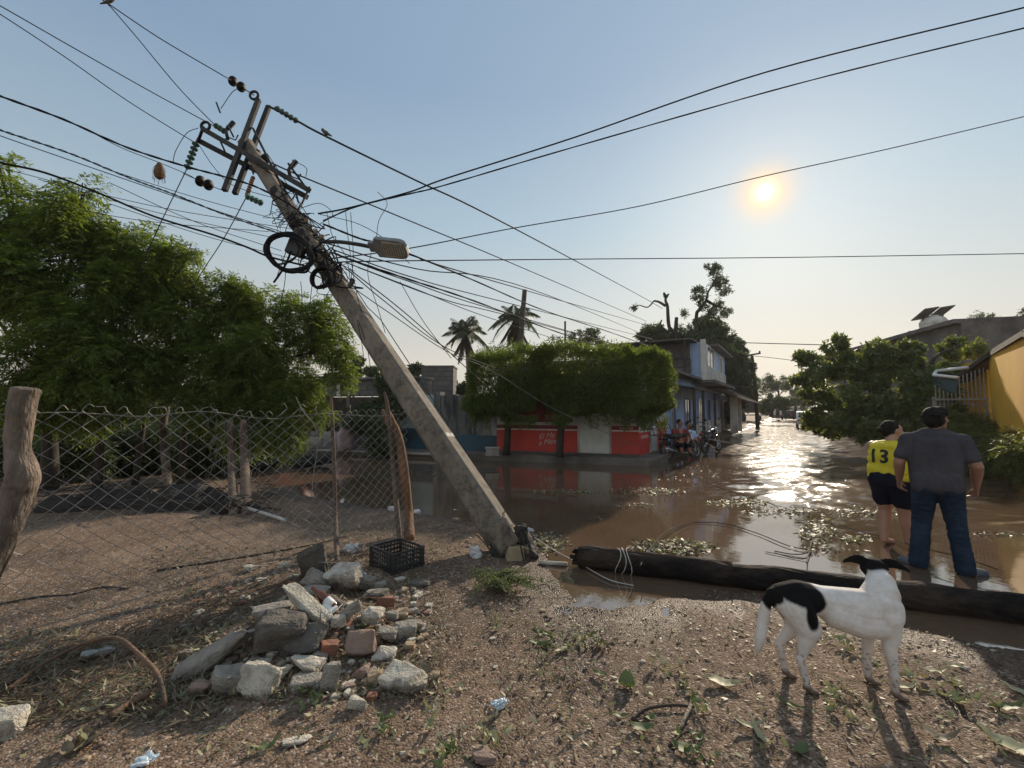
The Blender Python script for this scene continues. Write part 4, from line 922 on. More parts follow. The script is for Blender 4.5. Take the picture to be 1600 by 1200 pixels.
string([(396, 276), (386, 305)], 8, .035, mk('terracotta_shed', (.35, .2, .13), None, 8, .5, 0)); string([(384, 306), (410, 318)], 4, .05, M_GGL)
def cutout(px, py):
    mb = MB(); mb.tube([pp(px, py+12), pp(px-3, py), pp(px+2, py-8)], .028, 8); o_ = mb.build('fuse_cutout', M_STEEL, pole, smooth=True)
    mb = MB(); mb.tube([pp(px, py-4, -.02), pp(px+9, py-14, -.02)], .038, 8); mb.build('fuse_tube', M_DST, o_)
    mb = MB(); mb.tube([pp(px-8, py+14), pp(px+2, py+10), pp(px+12, py+14), pp(px+16, py+6)], .012, 5); mb.build('clamp', M_DST, o_)
cutout(356, 205); cutout(454, 266)
for k, (px, py, ex, ey) in enumerate(((356, 196, 365, 214), (345, 222, 352, 238), (392, 258, 396, 272), (428, 258, 432, 276), (440, 300, 448, 316), (462, 298, 466, 316), (470, 318, 464, 334), (338, 160, 344, 176), (460, 250, 452, 262))):
    mb = MB(); mb.bar(pp(px, py, -.2), pp(ex, ey, -.2), .02); mb.build('bolt', M_DST, pole)
# straps, box, splice closure, lamp
mb = MB()
for py in (300, 342, 352, 366, 378, 392, 404, 416, 428, 440):
    x = 383+(py-222)*.652; mb.tube([pp(x, py), pp(x+5, py+7)], .108+.12*(py-222)/1600+.014, 10, cap=False)
mb.build('strap_bands', M_DST, pole)
mb = MB()
for k in range(56):
    py = random.uniform(318, 445); x = 383+(py-222)*.652
    a = pp(x+random.uniform(-20, 20), py, random.uniform(-.22, -.1)); mb.tube(spline([a, a+Vector((random.uniform(-.15, .15), -.03, random.uniform(-.15, .15))), a+Vector((random.uniform(-.3, .3), 0, random.uniform(-.3, .3))), a+Vector((random.uniform(-.3, .35), .1, random.uniform(-.3, .2)))], 5), random.choice([.004, .006, .009]), 5)
tg = mb.build('wire_tangle', M_CAB, pole); tag(tg, kind='stuff')
for k, (px, py) in enumerate(((478, 345), (484, 356), (493, 364), (503, 371), (500, 400))):
    c_ = pp(px, py, -.15); mb = MB(); mb.lathe([(.02, -.04), (.045, -.03), (.03, 0), (.045, .03), (.02, .04)], c_, 12); mb.build('spool_insulator', M_CHIP, pole, smooth=True)
mb = MB(); mb.box(pp(464, 387, -.3), (.25, .12, .24), Matrix.Rotation(R(20), 3, 'Y')); mb.build('junction_box', M_BLK, pole, bevel=.02)
mb = MB(); mb.box(pp(549, 442, -.2), (.055, .05, .13), Matrix.Rotation(R(28), 3, 'Y')); mb.build('splice_box', M_BLK, pole, bevel=.01)
arm = MB(); arm.tube(spline([pp(500, 378, -.1), at(530, 378, 5.9), at(560, 382, 5.75), at(580, 386, 5.7)], 6), .026, 10); armo = arm.build('lamp_arm', M_STEEL, pole, smooth=True)
L0, L1 = at(577, 384, 5.7), at(637, 390, 5.55); d_ = (L1-L0); ln = d_.length; u_ = d_.normalized(); v_ = Vector((0, .8, -.6)); v_ = (v_-u_*v_.dot(u_)).normalized(); n_ = u_.cross(v_)
if n_.z > 0: n_ = -n_   # underside faces down and to the street
def lamp_poly(pl, z0, z1): return [L0+u_*a*ln+v_*b_*.5+n_*z0 for a, b_ in pl]
mb = MB(); pl = [(.02, -.14), (.17, -.14), (.22, -.28), (.85, -.27), (.96, -.22), (1.0, -.1), (1.0, .1), (.96, .22), (.85, .27), (.22, .28), (.17, .14), (.02, .14)]
mb.prism(lamp_poly(pl, -.03, 0), n_*.07); lh_ = mb.build('lamp_head', mk('lamp_grey', (.17, .18, .19), None, 6, .5, .05), pole, bevel=.012)
mb = MB(); mb.prism(lamp_poly([(.42, -.22), (.93, -.19), (.96, -.08), (.96, .08), (.93, .19), (.42, .22)], .041, 0), n_*.006); lens = mb.build('lens', mk('lamp_lens', (.42, .42, .34), (.36, .36, .30), 40, .35, 0), lh_)
mb = MB()
for i in range(9):
    a_ = .45+i*.06; mb.bar(L0+u_*a_*ln+v_*-.09+n_*.05, L0+u_*a_*ln+v_*.09+n_*.05, .004)
for i in range(6): b_ = -.08+i*.032; mb.bar(L0+u_*.44*ln+v_*b_+n_*.05, L0+u_*.94*ln+v_*b_+n_*.05, .003)
mb.build('lens_grid', M_DST, lens)

cable_n = [0]
def cable(label, pts_, w, mat=None, cat_='cable', group=None, n=8, twist=0, name='overhead_cable'):
    """pts: (px,py,Y); w: width in photo px at mean depth"""
    P = spline([at(*p) for p in pts_], n); Ym = sum(p[2] for p in pts_)/len(pts_); r = w*Ym/FPX/2
    mb = MB()
    if twist:
        for ph in (0, math.pi):
            Q = [p+Vector((0, math.cos(i*1.1+ph), math.sin(i*1.1+ph)))*r*twist for i, p in enumerate(P)]; mb.tube(Q, r*.6, 5)
    else: mb.tube(P, r, 5)
    o_ = mb.build(name, mat or M_WIRE, smooth=True); return tag(o_, label, cat_, group)
c = cable
M_PALE = mk('dull_wire', (.20, .19, .18), None, 4, .9, 0, spec=.1)
c('upper conductor from the top left corner clamp to the pole top insulators', [(130, -20, 6.0), (168, 5, 6.2), (250, 60, 6.5), (345, 116, 6.85), (364, 127, PY(127)), (397, 149, PY(149))], 1.7)
c('steep wire from the top left corner clamp down to the crossarm fuse', [(168, 5, 6.2), (215, 60, 6.4), (280, 138, 6.6), (345, 205, 6.8)], 1.6)
c('topmost wire entering from the left edge to the lower crossarm', [(-40, -12, 5.2), (0, 9, 5.4), (110, 72, 5.9), (230, 140, 6.4), (318, 188, 6.8), (345, 203, 6.85)], 1.7)
c('second wire from the left edge ending at the green glass insulator string', [(-40, -2, 5.3), (0, 22, 5.5), (100, 88, 5.9), (200, 158, 6.4), (300, 220, 6.8), (308, 224, 6.8)], 1.6)
c('thickest black cable bundle sweeping from the left edge under the crossarms', [(-40, 132, 4.8), (0, 150, 5), (100, 187, 5.5), (200, 231, 6), (290, 260, 6.3), (350, 276, 6.4), (400, 292, 6.4), (450, 318, 6.3), (478, 340, 6.2)], 4.2, M_CAB, twist=.35)
c('thin service wire below the thick bundle that carries the hanging nest', [(140, 205, 5.8), (190, 231, 6), (246, 253, 6.2), (292, 272, 6.5), (306, 280, 6.6)], 1.2)
c('twisted messenger cable from the left edge to the pole middle', [(-40, 185, 4.8), (0, 203, 5), (110, 240, 5.4), (205, 279, 5.7), (270, 303, 5.9), (350, 335, 6), (440, 366, 6)], 2.6, M_CAB, twist=.8, n=16)
c('thin wire just under the twisted messenger cable', [(-40, 195, 5), (0, 212, 5.2), (120, 254, 5.6), (230, 292, 5.9), (340, 330, 6.1), (470, 372, 6.1)], 1.5)
c('heavy black cable from the left edge above the tree into the coiled loop', [(-40, 240, 4.6), (0, 254, 4.8), (70, 270, 5.1), (150, 300, 5.4), (240, 338, 5.7), (330, 366, 5.8), (385, 386, 5.8), (420, 401, 5.8), (475, 415, 5.9)], 3.6, M_CAB)
c('short wire holding the pair of dark insulators at the crossarm foot', [(286, 271, 6.5), (313, 283, PY(283)), (326, 289, PY(289)), (352, 299, PY(299))], 1.3)
gT = 'thin service wires from the left to the pole'
for k, (a, b_, s) in enumerate((((0, 262), (470, 360), 10), ((160, 262), (460, 350), 4), ((60, 280), (430, 372), 6), ((170, 285), (440, 392), 8), ((0, 300), (420, 362), 12), ((170, 318), (480, 410), 6))):
    c('thin dark service wire slanting from the left down to the pole middle', [(*a, 5.2), ((a[0]+b_[0])/2, (a[1]+b_[1])/2+s, 5.7), (*b_, 6.1)], 1.1, group=gT)
c('taut guy wire from the left crossarm end down behind the tree', [(292, 264, 6.9), (247, 357, 7.4), (215, 430, 7.8)], 1.4, name='guy_wire', cat_='guy wire')
c('taut guy wire from the ribbed insulator down behind the tree', [(385, 308, 6.8), (350, 372, 7.6), (322, 415, 8.2), (300, 450, 8.6)], 1.4, name='guy_wire', cat_='guy wire')
c('long guy wire passing behind the junction box into the tree', [(470, 330, 6.4), (450, 385, 6.8), (430, 440, 7.4)], 1.4, name='guy_wire', cat_='guy wire')
c('upper of the two thick cables rising to the top right corner', [(497, 334, 6.1), (545, 325, 6.3), (640, 300, 6.6), (700, 278, 6.8), (900, 214, 7), (1200, 112, 7), (1600, 12, 6.5), (1680, -10, 6.4)], 2.7, M_CAB)
c('lower of the two thick cables rising to the right edge', [(505, 345, 6.1), (560, 322, 6.3), (640, 303, 6.6), (700, 288, 6.8), (900, 229, 7), (1250, 130, 7), (1600, 44, 6.5), (1680, 26, 6.4)], 3.4, M_CAB, twist=.2)
c('thin wire crossing the sun toward the right edge', [(510, 405, 6.1), (640, 388, 6.6), (800, 357, 7.4), (1000, 322, 8), (1195, 275, 8), (1400, 230, 8), (1680, 163, 8)], 1.7)
c('level wire running to the right edge just above the palms', [(520, 410, 6), (600, 408, 6.4), (900, 405, 8), (1250, 402, 9), (1680, 395, 9)], 1.7)
c('conductor with the perched bird from the top crossarm down to the broken tree', [(420, 166, 6.9), (466, 190, 7.1), (509, 213, 7.4), (650, 282, 9), (800, 355, 12), (1000, 462, 26), (1035, 482, 30)], 1.8)
c('middle conductor from the disc insulators down to the right', [(402, 242, 6.8), (414, 249, 6.9), (470, 275, 7.2), (640, 345, 9), (820, 420, 13), (1010, 502, 27)], 1.5)
c('heavy cable passing behind the street lamp toward the blue house', [(505, 350, 6.1), (560, 372, 6.0), (590, 380, 6.1), (640, 397, 6.5), (740, 438, 8), (850, 485, 11), (950, 518, 15), (1045, 552, 19)], 2.8, M_CAB, twist=.2)
c('main twisted cable falling from the pole behind the dark wooden pole', [(520, 395, 6), (560, 410, 6.1), (640, 437, 6.6), (740, 470, 8), (860, 515, 11), (950, 545, 14), (1045, 575, 18)], 2.6, M_CAB, twist=.3)
gR = 'thin wires fanning right from the pole'
for k, (P_) in enumerate((
    [(520, 390, 6), (640, 432, 6.6), (780, 470, 9), (1020, 530, 20)], [(530, 400, 6), (640, 440, 6.6), (800, 492, 9), (1040, 560, 19)], [(640, 398, 6.6), (760, 436, 9), (1010, 508, 24)],
    [(540, 410, 6), (650, 452, 6.8), (760, 495, 9), (900, 540, 14)], [(510, 380, 6), (650, 420, 7), (830, 452, 10), (1000, 520, 22)], [(560, 418, 6), (700, 470, 7.6), (820, 500, 10), (1060, 566, 19)])):
    c('thin dark wire fanning right from the pole, '+('third highest where it meets the roofs', 'second lowest of the fan', 'highest of the fan', 'shortest and ending above the clipped trees', 'second highest where it meets the roofs', 'lowest of the fan, meeting the blue house')[k], P_, 1.2, group=gR)
c('slack pale wire sagging from the pole across the clipped trees to the shop corner', [(552, 450, 5.9), (610, 490, 6.2), (700, 550, 7.3), (770, 580, 9), (860, 636, 11), (960, 682, 12.4), (1012, 702, 12.9)], 1.1, M_PALE)
c('slack wire crossing low over the left clipped tree', [(545, 420, 5.9), (640, 495, 6.6), (740, 585, 8.5), (806, 645, 11), (830, 662, 12)], 1.3)
c('slanting slack wire toward the square water tank roof', [(530, 410, 5.9), (600, 470, 6.3), (700, 545, 8), (790, 580, 12), (850, 600, 15)], 1.2)
gH = 'loose hanging wire ends around the pole'
for k, P_ in enumerate(([(590, 300, 6.4), (605, 318, 6.2), (592, 345, 5.9), (588, 376, 5.65)], [(540, 330, 6), (545, 380, 5.9), (560, 470, 5.8), (583, 530, 5.8)], [(548, 332, 6), (552, 400, 5.9), (548, 440, 5.8)], [(580, 395, 5.8), (575, 430, 5.9), (590, 480, 5.8), (602, 520, 5.7)], [(625, 440, 6.4), (660, 500, 6.5), (705, 560, 6.8)],
    [(470, 440, 6), (472, 470, 6), (468, 500, 6)], [(488, 442, 6), (484, 480, 6), (478, 560, 6.2)], [(440, 400, 6.1), (446, 430, 6.1), (438, 480, 6.3)], [(558, 500, 5.7), (566, 540, 5.7), (569, 570, 5.7)], [(560, 500, 5.7), (574, 545, 5.7), (582, 600, 5.7)], [(510, 330, 6.1), (520, 370, 6), (540, 400, 5.9), (548, 440, 5.8)],
    [(500, 335, 6.1), (560, 350, 6), (610, 380, 5.9), (640, 412, 6.2)], [(470, 325, 6.2), (500, 318, 6.1), (520, 335, 6.1), (500, 350, 6)], [(345, 170, 6.9), (362, 145, 6.9), (372, 138, 6.9)], [(270, 255, 6.7), (275, 235, 6.8), (292, 208, 6.9), (310, 200, 6.9)], [(310, 225, 6.8), (335, 262, 6.7), (365, 290, 6.5), (430, 310, 6.3)], [(390, 250, 6.7), (430, 275, 6.6), (448, 290, 6.5), (440, 300, 6.4)], [(456, 250, 6.7), (478, 262, 6.7), (478, 276, 6.7)])):
    c('loose thin wire end dangling around the leaning pole', P_, 1.1, M_CAB if k % 3 else M_WIRE, group=gH, name='loose_wire', cat_='wire')
c('pale wire hanging from the tree down over the mesh fence', [(462, 620, 5.6), (475, 645, 5.5), (493, 668, 5.4), (496, 700, 5.4), (489, 745, 5.4), (487, 775, 5.4)], 1.2, M_PALE, name='loose_wire', cat_='wire')
# coils
def coil(label, px, py, Y, rx, ry, w, turns, ang, mat=None):
    P = []; c_ = at(px, py, Y); s = Y/FPX
    N = int(turns*28)
    for i in range(N):
        a = i/28*2*math.pi; k = 1+.05*math.sin(i*.37)+.03*math.cos(i*.9)
        x = rx*k*math.cos(a); y = ry*k*math.sin(a); X = x*math.cos(ang)-y*math.sin(ang); Z = x*math.sin(ang)+y*math.cos(ang)
        P.append(c_+Vector((X*s, .012*math.sin(i*.5)+i*.0006, -Z*s)))
    mb = MB(); mb.tube(P, w*s/2, 7); return tag(mb.build('cable_coil', mat or M_CAB, smooth=True), label, 'cable coil')
coil('large thick black cable coil hanging left of the junction box', 450, 393, 5.85, 38, 28, 5, 4.3, R(28))
coil('thin outer loop of cable around the large black coil', 438, 388, 5.75, 28, 24, 2.2, 2, R(10))
coil('small bundled black coil hanging below the junction box', 499, 432, 5.7, 14, 17, 3.2, 6, R(30))
coil('small single loop of cable against the pole left face', 513, 434, 5.65, 10, 13, 3, 1.2, R(10))
c('thick cable tail from the large coil dropping to the tree top', [(455, 392, 5.9), (447, 412, 5.9), (436, 430, 5.9), (428, 441, 6)], 3.4, M_CAB, name='loose_wire', cat_='wire')
c('thick cable from the coil along the pole underside', [(440, 368, 5.8), (460, 372, 5.8), (480, 385, 5.8), (484, 410, 5.8), (478, 425, 5.8), (455, 424, 5.8)], 4, M_CAB, name='loose_wire', cat_='wire')
# far wires
c('distant level wire from the broken tree to the right', [(1055, 530, 31), (1150, 535, 30), (1290, 539, 28)], 1.3)
c('faint distant wire slanting down behind the fallen tree', [(1168, 555, 34), (1230, 562, 30), (1290, 572, 26)], .9)
for k, P_ in enumerate(([(1118, 583, 27), (1140, 592, 29), (1162, 592, 32), (1177, 585, 34)], [(1118, 590, 27), (1145, 602, 29), (1177, 610, 34)], [(1125, 606, 28), (1150, 609, 30), (1168, 605, 32), (1176, 590, 34)], [(1060, 552, 19), (1090, 575, 22), (1118, 590, 27)], [(1125, 606, 28), (1150, 610, 30), (1172, 604, 32), (1180, 600, 34)])):
    c(('upper sagging cable from the blue balcony to the far utility pole', 'middle sagging cable between balcony and far utility pole', 'low curved cable rising steeply to the far utility pole', 'cable running along the blue house front to the balcony', 'lowest nearly level cable reaching the far utility pole')[k], P_, 1.1, M_STEEL, group='cables sagging to the far pole')
# other poles
fp = thing('far_utility_pole', 'distant thin utility pole with crossarm beside the parked truck', 'utility pole', Vector((at(1178, 640, 34).x, 34, .1)))
mb = MB(); mb.tube([Vector((at(1183, 640, 34).x, 34, .05)), at(1180, 600, 34), at(1175, 556, 34)], [.15, .14, .11], 8); mb.build('post', M_BARK, fp)
mb = MB(); mb.bar(at(1164, 556, 34), at(1188, 552, 34), .12); mb.build('crossarm', M_BARK, fp)
mb = MB(); mb.lathe([(.05, 0), (.07, .12), (.03, .2)], at(1187, 552, 34), 8); mb.build('insulator', M_INS, fp)
wp = Vector((at(812, 640, 22).x, 22, .1)); mb = MB(); mb.tube([wp, at(811, 556, 22), at(820, 453, 22)], [.17, .16, .12], 10, jitter=.05); tag(mb.build('wooden_pole', M_BARK, smooth=True), 'dark bare wooden pole leaning in front of the right palm', 'utility pole')
mb = MB(); mb.tube([Vector((at(883, 640, 20).x, 20, .1)), at(883, 502, 20)], .045, 8); tag(mb.build('steel_post', M_STEEL), 'thin grey steel post standing above the clipped hedge', 'post')
# nest and birds
M_NEST = mk('nest_fibre', (.17, .085, .04), (.08, .04, .02), 14, .95, .9, 60, .02)
c_ = at(249, 267, 6.2); mb = MB(); mb.lathe([(.02, .125), (.03, .11), (.05, .06), (.066, .0), (.068, -.05), (.05, -.1), (.02, -.125)], c_, 14)
for k in range(26): a = k*.7; p0 = c_+Vector((math.cos(a)*.055, math.sin(a)*.055, random.uniform(-.1, .08))); mb.tube([p0, p0+Vector((math.cos(a)*.03, 0, -.05)), p0+Vector((math.cos(a)*.03, 0, -.09))], .003, 4)
tag(mb.build('hanging_nest', M_NEST, smooth=False), 'brown woven bird nest hanging from the thin wire at upper left', 'nest')
M_BIRD = mk('bird_feathers', (.06, .05, .045), (.03, .028, .025), 20, .8, 0)
def bird(label, p, s, yaw, m=M_BIRD):
    p = Vector(p); rt = Matrix.Rotation(yaw, 3, 'Z'); mb = MB()
    mb.cap(p+rt @ Vector((-.01, 0, .05))*s, .026*s, p+rt @ Vector((.035, 0, .085))*s, .020*s); mb.cap(p+rt @ Vector((.035, 0, .09))*s, .019*s, p+rt @ Vector((.048, 0, .105))*s, .018*s)
    mb.cap(p+rt @ Vector((-.02, 0, .045))*s, .018*s, p+rt @ Vector((-.085, 0, .0))*s, .007*s); mb.cap(p+rt @ Vector((.06, 0, .105))*s, .006*s, p+rt @ Vector((.078, 0, .10))*s, .001)
    for y in (-.01, .01): mb.cap(p+rt @ Vector((0, y, .035))*s, .005*s, p+rt @ Vector((.004, y, 0))*s, .004*s)
    return tag(organic('bird', mb, m, .004*s, local=False, smooth_it=2), label, 'bird')
b_ = bird('small bird perched on the conductor right of the pole top', at(509, 215, 7.35), 1.5, R(160))
b_ = bird('dark bird perched at the wire clamp in the top left corner', at(169, 9, 6.2), 1.1, R(20))
# ------------------------------------------------------------ wire fence and its posts
M_MESHW = mk('galvanised_wire', (.27, .26, .24), (.15, .135, .12), 20, .6, 0)
M_POST = mk('weathered_post', (.20, .155, .12), (.085, .065, .05), 12, .95, 1.0, 45, .035, stretch=(1, 1, .3), dirt=(.05, .04, .033))
M_STICK = mk('brown_stick', (.14, .095, .065), (.07, .05, .038), 7, .95, .7, 35, .01, stretch=(1, 1, .25))
Fa = G(0, 1060, .06); Fb = G(640, 845, .06); fdv = (Fb-Fa).normalized(); fdv.z = 0; fnv = Vector((fdv.y, -fdv.x, 0))
def fpt(u, z):
    n = .05*noise.noise(Vector((u*1.1, z*1.6, 0)))+.012*noise.noise(Vector((u*5, z*5, 3)))
    zz = z*(1+.02*noise.noise(Vector((u*1.7, 0, 5))))
    return Fa+fdv*(u+.02*noise.noise(Vector((u*3, z*3, 9)))+.05*noise.noise(Vector((u*.8, z*1.2, 2))))+fnv*n+Vector((0, 0, zz-.06+hz(*(Fa+fdv*u)[:2])))
fen = thing('wire_mesh_fence', 'sagging chain link mesh fence along the left side of the dirt', 'fence', tuple(Fa))
a_, dz_ = .060, .050; U0, U1 = -1.3, (Fb-Fa).length; mb = MB(); hk = mb
for i in range(int((U1-U0)/a_)):
    P = []; zt = 31+(1 if random.random() < .3 else 0)
    gap = False
    for k in range(zt): P.append(fpt(U0+i*a_+a_*((k+i) % 2), .01+k*dz_))
    mb.tube(P, .0031, 3, cap=False)
    e = P[-1]
    if i % 2 == 0:
        s = random.choice((-1, 1)); e = P[-1]; up = Vector((0, 0, 1))
        hk.tube(spline([P[-2], e, e+fdv*.012*s+up*.03, e+fdv*(.03*s)+up*random.uniform(.03, .05), e+fdv*(.055*s)+up*random.uniform(.01, .045)], 3), .0022, 4)
mb.build('mesh', M_MESHW, fen); 
mb = MB(); mb.tube([fpt(U0+i*.15, 1.50+.02*math.sin(i*.9)) for i in range(int((U1-U0)/.15)+1)], .0025, 4); mb.build('top_wire', M_MESHW, fen)
def knotty(label, path, rs, mat=M_POST, knots=(), name='fence_post', n=14, jit=.07):
    root_mb = MB(); P = spline(path, 6); m = len(P); rr = [np.interp(i/(m-1)*(len(rs)-1), range(len(rs)), rs) for i in range(m)]
    rr = [r*(1+.08*noise.noise(Vector((i*.7, r*50, 0)))) for i, r in enumerate(rr)]
    root_mb.tube(P, rr, n, jitter=jit); o = root_mb.build(name, mat, smooth=False)
    mo = o.modifiers.new('s', 'SUBSURF'); mo.levels = 1; mo.render_levels = 1
    return tag(o, label, 'fence post')
Yp = 2.62
knotty('thick gnarled grey wood post with a knot at the left edge', [at(-110, 1090, Yp-.2), at(-34, 930, Yp-.08), at(2, 850, Yp-.03), at(28, 775, Yp), at(36, 745, Yp), at(28, 700, Yp), at(32, 650, Yp), at(41, 604, Yp)], [.062, .062, .062, .076, .080, .060, .064, .068], jit=.1)
knotty('forked grey stake standing behind the mesh left of centre', [hit(262, 762), at(257, 700, 9.6), at(255, 660, 9.6), at(261, 634, 9.6)], [.085, .08, .085, .07])
knotty('left dark stake of the pair wrapped in loose wire', [hit(366, 806)+Vector((0, 0, -.05)), at(362, 720, 8.0), at(360, 655, 8.0)], [.075, .07, .06], M_STICK)
knotty('right dark stake of the pair wrapped in loose wire', [hit(386, 806)+Vector((0, 0, -.05)), at(382, 720, 8.0), at(380, 655, 8.0)], [.085, .075, .06], M_STICK)
knotty('thin straight stick post standing beside the rubble pile', [hit(527, 884), at(524, 800, 5.2), at(521, 700, 5.2), at(517, 618, 5.2)], [.026, .024, .024, .014], M_STICK, jit=.04)
knotty('thin pale stick post leaning next to the orange brown post', [hit(625, 848), at(615, 740, 5.6), at(606, 640, 5.6), at(600, 612, 5.6)], [.034, .032, .026, .014], M_STICK, jit=.05)
M_OST = mk('orange_brown_bark', (.21, .105, .05), (.10, .06, .04), 8, .95, .9, 35, .02, stretch=(1, 1, .22))
knotty('bent orange brown tree post with peeling bark left of the leaning pole', [hit(640, 845), at(638, 800, 5.65), at(632, 745, 5.65), at(624, 692, 5.7), at(608, 655, 5.7), at(600, 640, 5.7)], [.068, .058, .066, .062, .072, .05], M_OST)
mb = MB(); mb.tube([at(268, 756, 8.2), hit(446, 816)+Vector((0, 0, .03))], .022, 8); tag(mb.build('white_pipe', M_OFFW), 'pale pipe lying slanted from the forked stake down to the ground', 'pipe')
# loose net bundle
mb = MB(); rg = random.Random(3)
for k in range(70):
    x = rg.uniform(315, 400); y = rg.uniform(650, 800); Y = 7.9; p = at(x, y, Y); s = .12
    mb.tube(spline([p, p+Vector((rg.uniform(-s, s), rg.uniform(-s, s), rg.uniform(-s, s)*2)), p+Vector((rg.uniform(-s, s)*1.5, 0, rg.uniform(-s, s)*3))], 4), .0025, 3)
tag(mb.build('wire_bundle', M_MESHW), 'tangled bundle of old mesh wire around the paired stakes', 'wire bundle')
# dark brush heap and long dark branches on the yard
hp = MB()
M_MULCH = mk('dark_mulch', (.030, .024, .020), (.016, .013, .012), 6, .95, .9, 30, .03)
xs = []
for (px, py, w, h) in ((180, 792, 120, 30), (290, 790, 150, 34), (370, 800, 70, 22), (100, 800, 80, 20)):
    c_ = G(px, py, .05); s = c_.y/FPX; hp.ell(c_+Vector((0, 0, -.02)), (w*s/2, w*s/3, h*s*.9), None, 18, 8)
hpo = organic('brush_heap', hp, M_MULCH, .04, local=False, smooth_it=2)
tag(hpo, 'long low dark heap of raked leaves and soil behind the mesh fence', 'heap')
rg = random.Random(9); mb = MB()
for k in range(140):
    p = G(rg.uniform(60, 420), rg.uniform(770, 815), .05); p.z = hz(p.x, p.y)+rg.uniform(0, .25); d = Vector((rg.uniform(-1, 1), rg.uniform(-.6, .6), rg.uniform(-.1, .3))).normalized()*rg.uniform(.15, .6)
    mb.tube([p, p+d*.5+Vector((0, 0, .04)), p+d], .008, 4)
tag(mb.build('dead_twigs', M_BARK), 'dry twigs strewn over the dark heap', kind='stuff')
def stick(label, pix, r, mat=M_STICK, lift=0.02, taper=.5, name='branch', n=8, cat_='branch', jit=.1):
    P = spline([hit(x, y)+Vector((0, 0, (z[0] if z else lift))) for x, y, *z in pix], 6); m = len(P)
    mb = MB(); mb.tube(P, [r*(1-(1-taper)*i/(m-1)) for i in range(m)], n, jitter=jit); return tag(mb.build(name, mat, smooth=True), label, cat_)
stick('long dark thin branch lying on the yard left of the rubble', [(245, 893), (330, 880), (420, 865), (500, 850), (540, 838)], .012, M_BARK, .01)
stick('dark crooked root lying on the yard at lower left', [(0, 945), (60, 934), (110, 930), (160, 918), (200, 921)], .012, M_BARK, .005)
M_ROOT = mk('peeling_root', (.17, .10, .06), (.09, .055, .035), 9, .95, .9, 50, .02, dirt=(.05, .04, .03))
stick('bent peeling root arching out of the debris at lower left', [(-30, 1110, .02), (20, 1085, .05), (70, 1058, .08), (130, 1040, .13), (180, 1040, .16), (212, 1062, .15), (245, 1085, .10), (258, 1118, .05)], .009, M_ROOT, taper=1.35)
stick('short thick brown broken root lying below the bent root', [(172, 1128, .02), (205, 1108, .03), (236, 1096, .05)], .022, M_ROOT, taper=.8)
stick('dark forked branch lying on the dirt at bottom centre', [(988, 1128, .01), (1010, 1114, .02), (1050, 1108, .02), (1082, 1110, .02)], .009, M_BARK, taper=.8)
stick('short pale peeled twig crossing the dark forked branch', [(1080, 1110, .025), (1072, 1125, .02), (1064, 1142, .01)], .010, M_CHIP, taper=.7)
stick('thin crooked twigs at the bottom edge centre', [(1045, 1170, .01), (1075, 1150, .02), (1090, 1175, .01), (1110, 1200, .01)], .006, M_BARK)

# ------------------------------------------------------------ rubble pile
M_R1 = mk('pale_concrete_rubble', (.50, .46, .385), (.33, .30, .245), 10, .95, 1.0, 60, .02, dirt=(.11, .085, .062))
M_R2 = mk('grey_concrete_rubble', (.29, .265, .225), (.18, .16, .135), 9, .95, 1.0, 60, .02, dirt=(.075, .058, .044))
M_R3 = mk('dark_concrete_rubble', (.115, .10, .086), (.07, .06, .05), 8, .95, 1.0, 50, .02, dirt=(.05, .045, .04))
M_R4 = mk('tan_rubble', (.36, .27, .17), (.25, .18, .12), 8, .95, .8, 60, .012, dirt=(.13, .10, .08))
M_R5 = mk('brick_red', (.22, .09, .055), (.16, .075, .05), 8, .95, .9, 60, .012, dirt=(.13, .09, .07))
M_R6 = mk('pinkish_brown_stone', (.24, .165, .13), (.17, .12, .095), 8, .95, .8, 60, .012)
def rk(label, px, py, w, h, mat, rot=(0, 0, 0), dep=.8, thick=None, lift=0, seed=None, flat=1.0, name='rubble_chunk', cat_='rubble', blocky=.58, grp=None):
    g = hit(px, py+h*.35); s = (g-EYE).length/FPX*.93; g = Vector((g.x, g.y, g.z))
    W = w*s*.92; H = (thick*s*.8 if thick else h*s*.66)
    me = rock(Vector((g.x, g.y, g.z+H*.34+lift)), (W, W*dep, H), tuple(R(a) for a in rot), flat=flat, seed=seed if seed is not None else int(px*7+py), rough=.062, sub=2, blocky=blocky, n=18)
    return tag(link_mesh(name, me, mat), label, cat_, grp)
rk('large pale angular slab crowning the rubble pile', 538, 914, 66, 40, M_R1, (18, -8, -20), .7, 30, .10)
rk('dark pointed slab standing upright at the top left of the pile', 488, 884, 44, 70, M_R3, (8, -14, 10), .35, 72, .02)
rk('grey sloping slab leaning beside the crowning slab', 497, 908, 46, 40, M_R2, (20, 30, 10), .6, 30, .04)
rk('flat grey slab under the crowning slab', 487, 933, 56, 22, M_R2, (0, 5, 5), .5, 18, .05)
rk('long pale concrete bar lying diagonally over the pile centre', 478, 960, 100, 24, M_R1, (10, 33, -15), .26, 20, .08)
rk('big dark rounded boulder left of the diagonal bar', 440, 978, 74, 66, M_R3, (10, 10, 30), .8, 56, .0, blocky=.5)
rk('dark mossy slab sloping at the pile centre', 470, 1000, 80, 40, M_R3, (30, -10, 0), .6, 30)
rk('flat grey stone at the upper left shoulder of the pile', 428, 954, 62, 24, M_R2, (0, -8, 15), .6, 22)
rk('long rough slab lying slanted at the lower left of the pile', 335, 1028, 112, 40, M_R4 if False else M_R2, (14, -30, 22), .34, 30, .03)
rk('grey blocky stone below the long lower left slab', 354, 1060, 46, 46, M_R2, (5, 10, 20), .8)
rk('flat faced grey wedge standing at the pile front left', 406, 1062, 58, 52, M_R1, (-18, 8, -12), .45, 54)
